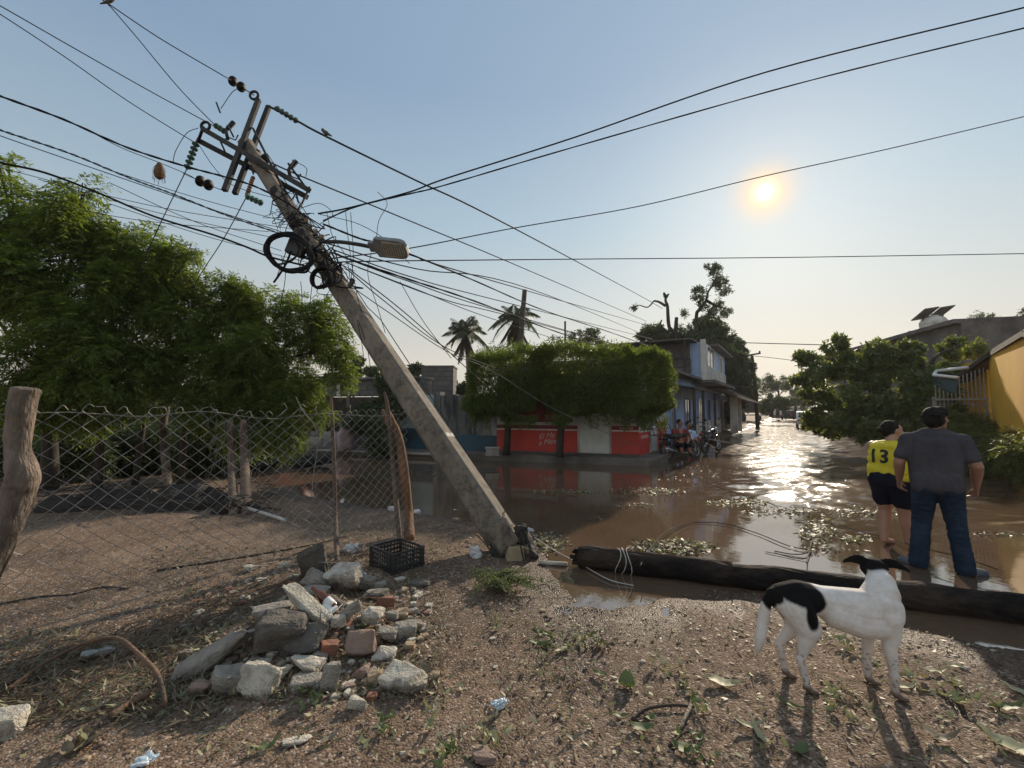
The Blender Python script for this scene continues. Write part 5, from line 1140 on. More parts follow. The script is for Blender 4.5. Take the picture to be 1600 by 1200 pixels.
rk('flat light slab lying at the pile front centre', 476, 1046, 52, 24, M_R1, (8, 4, 0), .6, 18, .03)
rk('darker slab under the flat light slab', 478, 1066, 54, 26, M_R2, (0, 0, 0), .6)
rk('upright narrow grey block at the pile front centre', 515, 1058, 28, 52, M_R2, (0, 6, 20), .7, 52)
rk('large pale flat topped block at the lower right of the pile', 630, 1056, 72, 46, M_R1, (14, -8, -25), .75, 34)
rk('pinkish brown triangular stone under the green leaf', 562, 1008, 50, 44, M_R6, (-24, 0, 10), .5, 44, .02, blocky=.5)
rk('pale rounded stone right of the green leaf', 581, 970, 36, 30, M_R1, (0, 10, 0), .8, None, .05, blocky=.45)
rk('slim grey stone left of the rounded pale stone', 545, 966, 44, 24, M_R2, (0, -30, 10), .45, 20, .06)
rk('small cream stone beside the slim grey stone', 529, 978, 22, 26, M_R1, (0, 0, 0), .8, None, .04)
rk('red brick piece on the right shoulder of the pile', 602, 946, 30, 20, M_R5, (0, 8, 20), .7, None, .05, blocky=.85)
rk('tan stone at the right edge of the pile', 627, 957, 28, 24, M_R4, (0, 0, 0), .8)
rk('grey boulder at the right edge below the tan stone', 633, 982, 40, 36, M_R2, (0, 0, 20), .8, blocky=.5)
rk('round grey stone further right of the grey boulder', 650, 976, 26, 28, M_R2, (0, 0, 0), .8, blocky=.4)
rk('greyish angular stone right of the brown triangular stone', 606, 992, 36, 30, M_R2, (10, 0, 0), .7, None, .02)
rk('whitish stone below right of the brown triangular stone', 600, 1020, 38, 24, M_R1, (0, 10, 0), .7)
rk('red brick chunk in the centre gap of the pile', 514, 1018, 26, 24, M_R5, (0, 12, 30), .8, None, .03, blocky=.9)
rk('small pale lump left of the brick chunk', 486, 992, 18, 16, M_R1, (0, 0, 0), .8, None, .05)
rk('flat stone behind the red brick piece', 588, 930, 42, 16, M_R2, (0, 0, 0), .6, 12, .03)
rk('bluish grey stone right of the crowning slab', 570, 910, 34, 30, M_R2, (0, 14, 0), .7, None, .02)
rk('small grey stone next to the plastic crate corner', 594, 912, 26, 20, M_R2, (0, 0, 0), .7)
rk('brown stone under the long lower left slab', 317, 1074, 28, 26, M_R6, (0, 0, 0), .8)
rk('grey stone behind the pale flat topped block', 560, 1048, 34, 28, M_R6, (0, 0, 0), .7)
rk('tan tipped stone left of the pale flat topped block', 588, 1056, 32, 26, M_R4, (0, -12, 0), .7)
rk('pale stone lying alone just below the pile', 560, 1096, 30, 26, M_R1, (0, 5, 0), .7)
rk('dark red brick chip beside the lone pale stone', 582, 1088, 16, 14, M_R5, (0, 0, 0), .8, blocky=.9)
rk('round small stone right of the pale flat topped block', 678, 1056, 20, 18, M_R4, (0, 0, 0), .8, blocky=.4)
rk('brick tile chips at the foot of the thin stick post', 530, 890, 34, 14, M_R5, (0, 0, 0), .6)
rk('pale block with a red painted top at the lower left edge', 8, 1132, 42, 38, M_R1, (5, 0, 10), .8)
rk('low grey slab on the damp dirt right of the plastic crate', 657, 910, 34, 12, M_R3, (0, 0, 0), .6)
rk('flat brown stone at the bottom beside the plant cutting', 755, 1180, 40, 20, M_R6, (0, 0, 0), .7)
rk('rounded stone on the grey boulder at the upper right of the pile', 612, 968, 22, 20, M_R2, (0, 0, 0), .8, None, .04, blocky=.4)
rk('dark slab wedged beneath the diagonal bar', 520, 944, 44, 18, M_R3, (0, 12, 0), .6, None, .03)
rk('pale flake standing between the front slabs', 500, 1030, 24, 18, M_R2, (0, 20, 10), .6, None, .02)
rk('tan lump near the pile right foot', 640, 1008, 20, 16, M_R4, (0, 0, 0), .8)
rk('small square white tile in the gap under the diagonal bar', 514, 963, 22, 20, M_WHT, (20, 20, -20), .7, 10, .07, blocky=.95, name='white_tile', cat_='tile')
rk('pale flattened paper cup lying on the dirt below the pile', 462, 1154, 40, 16, M_R1, (0, 0, 10), .55, 7, .0, name='flattened_cup', cat_='cup', blocky=.3)
rg = random.Random(21)
for k in range(210):
    a = rg.uniform(0, 6.28); q = rg.uniform(.1, 1)**.6; px = 485+205*q*math.cos(a); py = 985+112*q*math.sin(a)
    s = rg.uniform(6, 17); m = rg.choice((M_R1, M_R1, M_R2, M_R2, M_R3, M_R1, M_R6, M_R4, M_R4, M_R2, M_R1, M_R6, M_R2, M_R5))
    rk('small rubble stone lying in or around the rubble pile', px, py, s, s*.75, m, (0, 0, rg.uniform(0, 90)), .8, seed=k, name='rubble_stone', grp='small stones of the rubble pile', blocky=.55)
for k in range(50):
    px = rg.uniform(40, 1560); py = rg.uniform(930, 1190)
    if sdist(POLY, np.array([G(px, py).x]), np.array([G(px, py).y]))[0] < .1: continue
    s = rg.uniform(5, 11); rk('small pebble lying loose on the open dirt', px, py, s, s*.6, rg.choice((M_R1, M_R4, M_R6)), (0, 0, rg.uniform(0, 90)), .8, seed=k+500, name='pebble', cat_='pebble', grp='loose pebbles on the dirt', blocky=.45)

g = hit(512, 960)+Vector((-.02, 0, .10)); dd = Vector((.75, -.25, -.45)).normalized(); bo = thing('glass_bottle', 'brown glass bottle with white label lying under the diagonal bar', 'bottle', tuple(g)); M_BRG = mk('brown_glass', (.10, .03, .012), None, 8, .12, 0)
ro = (-dd).to_track_quat('Z', 'Y').to_matrix(); mb = MB(); mb.lathe([(.028, -.09), (.031, -.085), (.031, .03), (.024, .055), (.012, .08), (.012, .12), (.014, .125)], g, 16, ro); mb.build('body', M_BRG, bo, smooth=True); mb = MB(); mb.lathe([(.0318, -.075), (.0318, -.01)], g, 16, ro); mb.build('label', M_WHT, bo, smooth=True)
# gravel: numberless small grit
n = 26000; X = rng.uniform(-4.2, 4.2, n); Yv = 1.3+rng.uniform(0, 1, n)**1.3*4.6; H = height(X, Yv); k_ = (sdist(POLY, X, Yv) > -.05); X, Yv, H = X[k_], Yv[k_], H[k_]; n = len(X)
base_v = np.array([(1, 0, 0), (-1, 0, 0), (0, 1, 0), (0, -1, 0), (0, 0, .8), (0, 0, -.8)]); bf = np.array([(0, 2, 4), (2, 1, 4), (1, 3, 4), (3, 0, 4), (2, 0, 5), (1, 2, 5), (3, 1, 5), (0, 3, 5)])
S = rng.uniform(.0018, .0050, n)*(1+1.2*(rng.uniform(0, 1, n) > .95)); V = base_v[None]*(S[:, None]*np.ones(3))[:, None]*rng.uniform(.5, 1.3, (n, 6, 1)); an = rng.uniform(0, 6.28, n)
ca, sa = np.cos(an)[:, None], np.sin(an)[:, None]; V = np.stack([V[..., 0]*ca-V[..., 1]*sa, V[..., 0]*sa+V[..., 1]*ca, V[..., 2]], -1)+np.stack([X, Yv, H+S*.3], 1)[:, None]
t = NT('grit'); t.col(t.ramp(t.geo.outputs['Random Per Island'], [(0, (.06, .045, .036)), (.5, (.15, .11, .085)), (.85, (.22, .17, .135)), (1, (.36, .31, .26))])); t.rough(.8); M_GRIT = t.m
tag(mesh_np('gravel', V.reshape(-1, 3), (bf[None]+(np.arange(n)*6)[:, None, None]).reshape(-1, 3), M_GRIT), kind='stuff')

# ------------------------------------------------------------ leaves and litter
M_LG = leaf_mat('fallen_green_leaf', [(.13, .155, .06), (.08, .11, .04), (.17, .18, .08)], .2, (1.4, 1.4, .8))
M_LP = leaf_mat('fallen_pale_leaf', [(.28, .28, .14), (.18, .20, .09), (.36, .34, .22), (.22, .18, .10)], .2, (1.2, 1.2, .8))
M_LD = leaf_mat('dry_litter', [(.10, .07, .045), (.16, .12, .08), (.07, .05, .035), (.20, .17, .12), (.09, .10, .05), (.22, .22, .12)], .15, (1.2, 1.1, .8))
def leaf_mesh(L, W, curl=.25, fold=.15, n=7, wavy=.0, seed=0):
    rg = random.Random(seed); vs, fs = [], []
    for i in range(n+1):
        t_ = i/n; w = W/2*math.sin(math.pi*min(1, t_*.93+.035))**.75*(1+.0*t_); x = L*(t_-.5); z = curl*L*(t_-.5)**2*2+rg.uniform(-1, 1)*wavy*L*.1
        for j, s in ((0, -1), (1, -.5), (2, 0), (3, .5), (4, 1)): vs.append((x, s*w, z+abs(s)*fold*W+rg.uniform(-1, 1)*wavy*W*.12))
    for i in range(n):
        for j in range(4): fs.append((i*5+j, i*5+j+1, i*5+6+j, i*5+5+j))
    return vs, fs
def bigleaf(label, px, py, L, W, az, mat, curl=.25, fold=.15, tilt=0, name='fallen_leaf', cat_='leaf', lift=.012, wavy=.3, grp=None, mid=True):
    g = hit(px, py); s = (g-EYE).length/FPX; vs, fs = leaf_mesh(min(L, 44)*s*.85, W*s*.7, curl, fold, wavy=wavy*1.6, seed=int(px+py))
    M = Matrix.Translation(g+Vector((0, 0, lift))) @ Matrix.Rotation(R(az), 4, 'Z') @ Matrix.Rotation(R(tilt), 4, 'X')
    mb = MB(); mb.add([M @ Vector(v) for v in vs], fs); me = mb.mesh('leaf'); o = link_mesh(name, me, mat, smooth=True); return tag(o, label, cat_, grp)
BL = [('long green pod like leaf left of the leaf cluster', 846, 1009, 44, 12, 5, M_LG, .3), ('dark green leaf pointing down beside the middle cluster', 880, 1018, 40, 10, 40, M_LG, .2),
 ('small yellow green leaf near the water edge below the pole stump', 856, 912, 26, 7, -10, M_LG, .5), ('green leaf lying on the brown triangular stone', 560, 983, 36, 10, 5, M_LG, .2),
 ('large upright curled green leaf left of the wide pale leaf', 979, 1074, 36, 30, 70, M_LG, .6), ('small dark green leaf in the middle of the open dirt', 937, 1057, 22, 12, 150, M_LG, .3),
 ('wide pale green leaf with folded edge at centre right', 1130, 1072, 56, 26, -25, M_LP, .3), ('curved yellow green leaf left of the dog shadow', 1170, 1140, 60, 12, -14, M_LP, .7),
 ('second curved leaf hooking down beside the first at bottom right', 1192, 1160, 44, 12, -80, M_LP, .7), ('narrow green leaf in the shadow behind the dog', 1236, 1106, 36, 10, -45, M_LG, .3),
 ('yellow green leaf touching the dog front paw', 1410, 1076, 40, 9, -6, M_LP, .3), ('pale leaf lying right of the dog', 1456, 1052, 36, 9, -20, M_LP, .4), ('small yellow leaf at the right near the water', 1490, 1044, 18, 9, -30, M_LP, .2),
 ('dark green leaf in the shade below the dog shadow', 1252, 1176, 26, 16, 30, M_LG, .2), ('big torn pale leaf at the bottom right corner', 1576, 1172, 60, 30, -40, M_LP, .5),
 ('upright withered leaf at lower right', 1466, 1158, 38, 20, -30, M_LD, .8), ('olive leaf at far right by the frame edge', 1570, 1110, 34, 14, -12, M_LG, .5), ('pale leaf at the right edge above the olive leaf', 1596, 1086, 30, 12, -50, M_LP, .4),
 ('dark green rounded leaf under the forked branch', 1003, 1142, 34, 20, -8, M_LG, .3), ('small dark leaf beside the dark green rounded leaf', 1016, 1126, 18, 12, 30, M_LG, .3), ('green leaf at the bottom edge centre', 1070, 1176, 34, 24, -25, M_LG, .3),
 ('dull green leaf on the dirt left of the forked branch', 968, 1122, 26, 12, -10, M_LG, .2), ('yellow brown small leaf far left of the forked branch', 895, 1158, 26, 12, 10, M_LD, .6), ('pale flat leaf left of the pale shell lid', 512, 1160, 30, 12, 40, M_LD, .3),
 ('dark leaf curled at the bottom left of centre', 416, 1172, 36, 12, 35, M_LG, .5), ('yellow green leaf among debris at the lower left', 146, 1112, 34, 12, 40, M_LP, .3), ('small cream leaf on the dirt in the middle of the photo', 777, 985, 22, 8, 60, M_LP, .5),
 ('small yellow leaf at the bottom left of the plant cutting', 662, 1180, 14, 12, 0, M_LP, .3), ('light leaf by the bottle packet', 673, 1140, 24, 10, 110, M_LP, .6), ('brownish leaf standing at the lower left', 128, 1170, 30, 22, 20, M_LD, .7),
 ('cream curled leaf right of the pile foot', 722, 1080, 16, 10, 100, M_LP, .3)]
for l in BL: bigleaf(*l)
def cutting(label, px, py, n_, L, W, rad, mat, seed, h=.035, name='leaf_cluster', cat_='leaves', frond=None):
    rg = random.Random(seed); g = hit(px, py); s = (g-EYE).length/FPX; mb = MB()
    n_ = max(5, int(n_*.75))
    for k in range(n_):
        if frond is not None:
            u = k/n_; az = frond+(60 if k % 2 else -60)+rg.uniform(-15, 15); p = g+Vector((math.cos(R(frond))*(u-.5)*rad*2*s, math.sin(R(frond))*(u-.5)*rad*2*s, .01+rg.uniform(0, h)))
        else: az = rg.uniform(0, 360); q = rg.uniform(0, 1)**.6; b = rg.uniform(0, 6.28); p = g+Vector((math.cos(b)*q*rad*s, math.sin(b)*q*rad*s*1.6, .008+rg.uniform(0, h)))
        vs, fs = leaf_mesh(L*s*rg.uniform(.4, .95), W*s*rg.uniform(.5, 1.0), rg.uniform(.1, .9), .2, 5, .7, k)
        M = Matrix.Translation(p) @ Matrix.Rotation(R(az), 4, 'Z') @ Matrix.Rotation(R(rg.uniform(-35, 35)), 4, 'Y') @ Matrix.Rotation(R(rg.uniform(-40, 40)), 4, 'X'); mb.add([M @ Vector(v) for v in vs], fs)
    return tag(link_mesh(name, mb.mesh('lc'), mat, smooth=True), label, cat_)
CU = [('green leaf cluster above the long green pod like leaf', 856, 1000, 16, 20, 7, 20, M_LG, 1), ('pale leafy twig right of the green leaf cluster', 888, 1002, 14, 18, 5, 20, M_LP, 2), ('yellow tipped leaf cluster right of the pale leafy twig', 918, 1002, 16, 16, 7, 18, M_LG, 3),
 ('dark drooping cluster just below the yellow tipped one', 938, 1018, 12, 16, 6, 14, M_LD, 4), ('scattered pale cluster in the middle of the dirt', 850, 1042, 16, 16, 6, 22, M_LP, 5), ('cluster of small leaves below the scattered pale cluster', 862, 1058, 12, 15, 5, 18, M_LD, 6),
 ('diagonal leaf sprig left of the wide pale leaf', 1044, 1050, 20, 16, 7, 24, M_LP, 7), ('dry brown sprig between the leaf clusters', 903, 1062, 12, 18, 4, 18, M_LD, 8), ('rosette plant cutting at the bottom left of centre', 772, 1162, 26, 22, 7, 24, M_LP, 9),
 ('tuft of narrow green leaves at the bottom edge', 700, 1182, 16, 30, 7, 14, M_LG, 10), ('small tuft beside the curled leaf at bottom left', 597, 1136, 16, 16, 7, 14, M_LG, 11), ('loose pale bits above the forked branch', 888, 1126, 14, 18, 5, 26, M_LP, 12),
 ('leafy tip of the dark forked branch', 1088, 1108, 14, 16, 6, 12, M_LG, 13), ('leafy scraps at the bottom edge right of centre', 1095, 1180, 16, 20, 8, 20, M_LG, 14), ('pale leaf scraps under the dog belly', 1318, 1016, 20, 18, 6, 26, M_LP, 15),
 ('fern like pale sprig between the dog shadows', 1324, 1098, 20, 22, 5, 20, M_LP, 16), ('small bright sprig below the fern like sprig', 1312, 1122, 8, 16, 8, 8, M_LP, 17), ('crumpled leaf scraps right of the dog', 1462, 1084, 14, 18, 8, 18, M_LP, 18),
 ('pale fern frond at right near the frame edge', 1540, 1100, 22, 20, 5, 26, M_LP, 19), ('curled dry leaves left below the rubble', 128, 1168, 10, 22, 12, 12, M_LD, 20), ('leafy scraps at the foot of the rubble centre', 490, 1090, 18, 18, 8, 20, M_LG, 21),
 ('pale leaf on the dirt at the centre top', 780, 978, 6, 16, 6, 10, M_LP, 22), ('green scraps at the foot of the flat faced wedge', 370, 1085, 24, 20, 5, 34, M_LD, 23), ('small leaf pair left below the bottle packet', 672, 1128, 6, 18, 7, 10, M_LP, 24),
 ('leaf scraps beside the blue white packet', 800, 1090, 10, 18, 6, 10, M_LD, 25)]
for l in CU: cutting(*l)
# low weed by the pole stump
rg = random.Random(31); g0 = hit(782, 918); mb = MB(); lv = MB()
wd = thing('low_weed', 'low spreading weed on the dirt in front of the pole stump', 'weed', g0)
for k in range(60):
    a = rg.uniform(0, 6.28); L = rg.uniform(.12, .42); e = g0+Vector((math.cos(a)*L, math.sin(a)*L*.75, rg.uniform(.02, .10))); m_ = g0.lerp(e, .5)+Vector((0, 0, .05)); P = spline([g0, m_, e], 5); mb.tube(P, .0025, 4)
    for p in P[2:]:
        for q in range(4):
            vs, fs = leaf_mesh(rg.uniform(.018, .035), rg.uniform(.009, .015), .3, .2, 3); M = Matrix.Translation(p+Vector((rg.uniform(-.02, .02), rg.uniform(-.02, .02), rg.uniform(-.005, .025)))) @ Matrix.Rotation(rg.uniform(0, 6.28), 4, 'Z') @ Matrix.Rotation(rg.uniform(-1, .3), 4, 'Y'); lv.add([M @ Vector(v) for v in vs], fs)
mb.build('stems', M_LG, wd); link_mesh('leaves', lv.mesh('wl'), leaf_mat('weed_leaf', [(.06, .08, .035), (.09, .11, .05), (.12, .13, .06)], .25), wd)
# numberless litter
def litter(name, n, region, size, mat, seedf, z=.006, up=.5, aspect=.4):
    r2 = np.random.default_rng(seedf); px = r2.uniform(region[0], region[1], n); py = r2.uniform(region[2], region[3], n)
    P = np.array([tuple(G(a, b, .05)) for a, b in zip(px, py)]); H = height(P[:, 0], P[:, 1]); keep = H > .0; P = P[keep]; H = H[keep]; P[:, 2] = H+z
    d = norm(np.concatenate([r2.normal(size=(len(P), 2)), r2.uniform(0, up, (len(P), 1))], 1)); w = norm(np.cross(d, norm(np.array([0, 0, 1.])+r2.normal(size=(len(P), 3))*.4)))
    s = size*r2.uniform(.4, 1.5, len(P)); return quads(P, d, w, s, s*aspect*r2.uniform(.5, 1.4, len(P)))
v, f = cat([litter('a', 2600, (0, 1600, 930, 1200), .030, None, 1), litter('b', 5200, (230, 700, 860, 1105), .036, None, 2, .012, .8), litter('c', 2600, (0, 340, 1000, 1140), .06, None, 3, .02, .6, .16), litter('d', 800, (480, 760, 830, 900), .035, None, 4), litter('e', 900, (840, 1600, 900, 1010), .032, None, 5)])
tag(mesh_np('leaf_litter', v, f, M_LD), kind='stuff')
v, f = cat([litter('a', 420, (300, 1600, 930, 1200), .038, None, 11), litter('e', 160, (640, 1600, 900, 1000), .03, None, 12), litter('g', 260, (480, 700, 820, 880), .04, None, 13, .01, .8)])
tag(mesh_np('green_leaf_scraps', v, f, M_LP), kind='stuff')
# ridge of twigs along the fence foot
rg = random.Random(77); mb = MB()
for k in range(420):
    u = rg.uniform(-.6, 2.9); p = Fa+fdv*u+fnv*rg.uniform(-.1, .45); p.z = hz(p.x, p.y)+rg.uniform(.0, .05); d = (fdv*rg.uniform(.2, 1)+fnv*rg.uniform(-.5, .5)+Vector((0, 0, rg.uniform(-.05, .2))))*rg.uniform(.06, .3)
    mb.tube([p, p+d*.5+Vector((rg.uniform(-.02, .02), 0, .015)), p+d], rg.choice((.002, .003, .005)), 4)
tag(mb.build('swept_twigs', mk('twig_brown', (.15, .10, .07), (.07, .05, .035), 9, .9, .3)), kind='stuff')
# floating leaves and scum on the water
def floats(regs, size, mat, name):
    parts = []
    for i, (cx, cy, rx, ry, n_) in enumerate(regs):
        n_ = int(n_*1.15)
        r2 = np.random.default_rng(i+50+len(name)); a = r2.uniform(0, 6.28, n_); q = r2.uniform(0, 1, n_)**.6; P = np.array([tuple(G(cx+rx*k*math.cos(b), cy+ry*k*math.sin(b), .006)) for b, k in zip(a, q)]); P[:, 2] = .004+r2.uniform(0, .018, n_)
        d = norm(np.concatenate([r2.normal(size=(n_, 2)), r2.uniform(-.1, .5, (n_, 1))], 1)); w = norm(np.cross(d, norm(np.array([0, 0, 1.])+r2.normal(size=(n_, 3))*.5))); s = size*r2.uniform(.4, 1.4, n_); parts.append(quads(P, d, w, s, s*.45))
    v, f = cat(parts); return tag(mesh_np(name, v, f, mat), kind='stuff')
floats([(880, 769, 60, 3, 90), (1010, 768, 70, 6, 150), (1150, 786, 50, 6, 130), (1210, 800, 50, 4, 90), (1275, 835, 26, 22, 260), (1250, 800, 90, 8, 120), (1350, 800, 60, 10, 130), (1060, 857, 60, 12, 260), (1010, 855, 26, 10, 130), (990, 790, 40, 5, 60), (930, 812, 12, 3, 16), (870, 833, 8, 5, 12), (850, 850, 30, 18, 90), (1340, 842, 30, 6, 50), (1540, 835, 60, 4, 60), (700, 742, 60, 5, 40), (600, 740, 60, 6, 30), (870, 845, 24, 10, 50), (930, 860, 30, 4, 30), (1150, 730, 90, 12, 90), (1160, 695, 60, 12, 80), (1060, 745, 40, 8, 40), (1290, 860, 60, 6, 30)], .06, M_LD, 'floating_leaves')
floats([(880, 769, 50, 3, 60), (1005, 768, 60, 6, 80), (1150, 786, 50, 5, 70), (1275, 830, 26, 20, 80), (1050, 855, 60, 12, 140), (850, 850, 30, 16, 70), (1340, 842, 24, 5, 40), (1400, 800, 70, 10, 50), (640, 740, 70, 8, 20)], .075, M_LP, 'floating_green_leaves')
# single sticks on the water
def wet(label, pix, r, mat=M_WIRE, name='loose_wire', cat_='wire', z=.015):
    P = spline([G(x, y, q[0] if q else z) for x, y, *q in pix], 8); mb = MB(); mb.tube(P, r, 5); return tag(mb.build(name, mat, smooth=True), label, cat_)
wet('long wire looping over the water beyond the log', [(1000, 885, .16), (1012, 862, .12), (1040, 832, .05), (1080, 817, .02), (1130, 818, .02), (1180, 832, .02), (1230, 852, .02), (1262, 859, .02)], .006)
wet('thin wire crossing the water from the street toward the man', [(1050, 728, .01), (1120, 760, .01), (1200, 785, .01), (1290, 815, .012), (1392, 842, .03), (1440, 856, .12), (1500, 870, .14), (1560, 890, .1)], .005)
wet('pale wire running from the pole stump to the log end', [(835, 840, .15), (870, 862, .08), (905, 880, .03), (950, 905, .02), (990, 915, .01)], .005, M_LGT)
wet('forked thin twig floating beside the leaf raft', [(1210, 861, .01), (1240, 866, .02), (1262, 862, .03), (1270, 842, .02)], .006, M_BARK, 'branch', 'branch')
wet('thin dark twig reaching the log top', [(1268, 858, .02), (1262, 870, .03), (1260, 880, .05)], .005, M_BARK, 'branch', 'branch')
wet('slim dark twig floating in the bright water', [(1196, 862, .01), (1230, 868, .015), (1262, 873, .02)], .004, M_BARK, 'branch', 'branch')
# fallen log
a = Vector((*G(905, 868)[:2], .115)); b_ = Vector((4.9, 3.08, .088)); a = Vector((.70, 4.62, .098))
M_LOG = mk('wet_black_pole_wood', (.011, .009, .009), (.006, .005, .005), 7, .9, 1.0, 16, .03, stretch=(.35, 1, 1), dirt=(.05, .037, .028), spec=.12)
lg = MB(); P = [a.lerp(b_, i/40) for i in range(41)]; lg.tube([p+Vector((0, 0, .006*math.sin(i*.8))) for i, p in enumerate(P)], [.109+.006*math.sin(i*1.3) for i in range(41)], 28, jitter=.035)
log = thing('fallen_log', 'long thick black wooden pole lying across the water edge behind the dog', 'log', tuple(a)); lg.build('trunk', M_LOG, log)
rg = random.Random(8)
for k in range(9):
    an = k*.7; u = (b_-a).normalized(); y = Vector((u.y, -u.x, 0)); o_ = (y*math.cos(an)+Vector((0, 0, 1))*math.sin(an))*rg.uniform(.03, .09); mb = MB(); mb.bar(a+o_+u*.05, a+o_-u*rg.uniform(.02, .09), rg.uniform(.03, .06), rg.uniform(.02, .035)); mb.build('splinter', M_LOG, log)
mb = MB(); mb.tube([p+Vector((0, 0, .110)) for p in (a.lerp(b_, .02), a.lerp(b_, .15), a.lerp(b_, .32))], .006, 5); mb.build('torn_strip', M_STICK, log)
for i, (px, py) in enumerate(((1008, 872), (1018, 875), (1002, 880))):
    c_ = a.lerp(b_, .09+.012*i); u = (b_-a).normalized(); y = Vector((u.y, -u.x, 0)); mb = MB(); mb.tube([c_+(y*math.cos(t_)+Vector((0, 0, 1))*math.sin(t_))*(.121+.008*i)+u*.03*math.sin(t_*2+i) for t_ in np.linspace(0, 6.28, 22)], .004, 5)
    tag(mb.build('wire_loop', M_LGT, smooth=True), ('left', 'middle', 'right')[i]+' one of three pale wire loops around the log left end', 'wire', 'wire loops on the log')

# ------------------------------------------------------------ crate, rubbish
cr_ = hit(613, 888); s = .55/.55
cp = [G(572, 885, .06), G(614, 899, .06), G(661, 884, .06)]
ux = (cp[2]-cp[1]); ux.z = 0; Lx = ux.length; ux.normalize(); uy = Vector((-ux.y, ux.x, 0)); Ly = abs((cp[0]-cp[1]).dot(uy)); Ly = max(Ly, .30); Hc = .185
M_CR = mk('black_plastic', (.022, .022, .024), (.03, .03, .03), 10, .45, .1)
crate = thing('plastic_crate', 'black slatted plastic crate on the dirt behind the rubble pile', 'crate', tuple(cp[1]))
O = cp[1]
def side(name, o, d, L):
    mb = MB(); n2 = 9
    for z in (.012, .06, .105, .145, Hc): mb.bar(o+Vector((0, 0, z)), o+d*L+Vector((0, 0, z)), .010, .016 if z < Hc else .022, up=(0, 0, 1))
    for i in range(n2+1): mb.bar(o+d*L*i/n2, o+d*L*i/n2+Vector((0, 0, Hc)), .011, .011)
    for i in (0, n2): mb.bar(o+d*L*i/n2, o+d*L*i/n2+Vector((0, 0, Hc+.01)), .026, .026)
    mb.build(name, M_CR, crate)
side('side_panel', O, ux, Lx); side('side_panel', O+uy*Ly, ux, Lx); side('side_panel', O+uy*.02, uy, Ly-.04); side('side_panel', O+ux*Lx+uy*.02, uy, Ly-.04)
mb = MB()
for i in range(12): mb.bar(O+ux*Lx*(i+.5)/12+uy*.012+Vector((0, 0, .03)), O+ux*Lx*(i+.5)/12+uy*(Ly-.012)+Vector((0, 0, .03)), .014, .008)
mb.build('floor_slats', M_CR, crate)
M_BAG = mk('white_plastic_bag', (.60, .60, .60), (.45, .45, .46), 12, .4, .8, 25, .02)
M_BAGB = mk('blue_plastic', (.30, .42, .50), (.55, .58, .60), 14, .3, .5, 25, .01)
M_CLR = mk('clear_plastic', (.22, .24, .245), (.14, .155, .16), 14, .12, .3)
def rubbish(label, px, py, w, h, mat, name, cat_, seed, rot=(0, 0, 0), water=False, dep=.7):
    g = G(px, py+h*.3, .0) if water else hit(px, py+h*.3); s = (g-EYE).length/FPX*.93
    return tag(link_mesh(name, rock(g+Vector((0, 0, h*s*.35)), (w*s, w*s*dep, h*s*.8), rot, seed=seed, rough=.28, blocky=.4, sub=3), mat, smooth=False), label, cat_)
rubbish('white crumpled plastic bag on the dirt left of the pole stump', 743, 865, 18, 22, M_BAG, 'plastic_bag', 'plastic bag', 1)
rubbish('white bag at the water edge left of the leaning pole', 713, 803, 14, 16, M_BAG, 'plastic_bag', 'plastic bag', 2)
rubbish('small white scrap at the water edge nearest the pole shaft', 742, 806, 9, 12, M_BAG, 'plastic_bag', 'plastic bag', 3)
rubbish('white scrap floating just right of the pole base', 824, 828, 18, 8, M_BAG, 'plastic_scrap', 'plastic', 4, water=True)
rubbish('whitish scrap by the bent orange brown post', 612, 795, 12, 9, M_BAG, 'plastic_scrap', 'plastic', 5)
rubbish('white scrap between the two stick posts at the water edge', 652, 800, 14, 8, M_BAG, 'plastic_scrap', 'plastic', 6)
rubbish('crumpled white red wrapper beside the crate', 548, 858, 22, 16, M_BAG, 'wrapper', 'wrapper', 7)
rubbish('blue white crushed packet alone on the dirt', 783, 1102, 26, 16, M_BAGB, 'crushed_packet', 'packet', 8, (0, 0, .5), dep=.5)
rubbish('light blue scrap on the rubble near the crate', 567, 899, 12, 8, M_BAGB, 'plastic_scrap', 'plastic', 9)
rubbish('bluish plastic scrap at the bottom left edge', 228, 1192, 24, 10, M_BAGB, 'plastic_scrap', 'plastic', 10)
g = hit(152, 1028); mb = MB(); dd = Vector((.9, .35, .06)).normalized(); mb.lathe([(.010, -.08), (.027, -.072), (.029, -.03), (.021, .0), (.027, .03), (.026, .05), (.011, .075), (.011, .09)], g+Vector((0, 0, .03)), 14, dd.to_track_quat('Z', 'Y').to_matrix())
tag(mb.build('plastic_bottle', M_CLR, smooth=True), 'crushed clear plastic bottle behind the bent root at lower left', 'bottle')
g = hit(862, 886); mb = MB(); mb.tube([g+Vector((-.12, .05, .03)), g+Vector((.16, -.02, .035))], .022, 10); tag(mb.build('pipe_piece', M_R1, smooth=True), 'short pale pipe piece lying right of the pole stump', 'pipe')
stick('dark broken stick at the water edge right of the pole stump', [(868, 872, .03), (890, 880, .03), (908, 890, .02)], .018, M_BARK)
stick('brown board piece leaning left of the pole stump', [(745, 847, .09), (757, 856, .06), (768, 866, .02)], .014, M_OST)
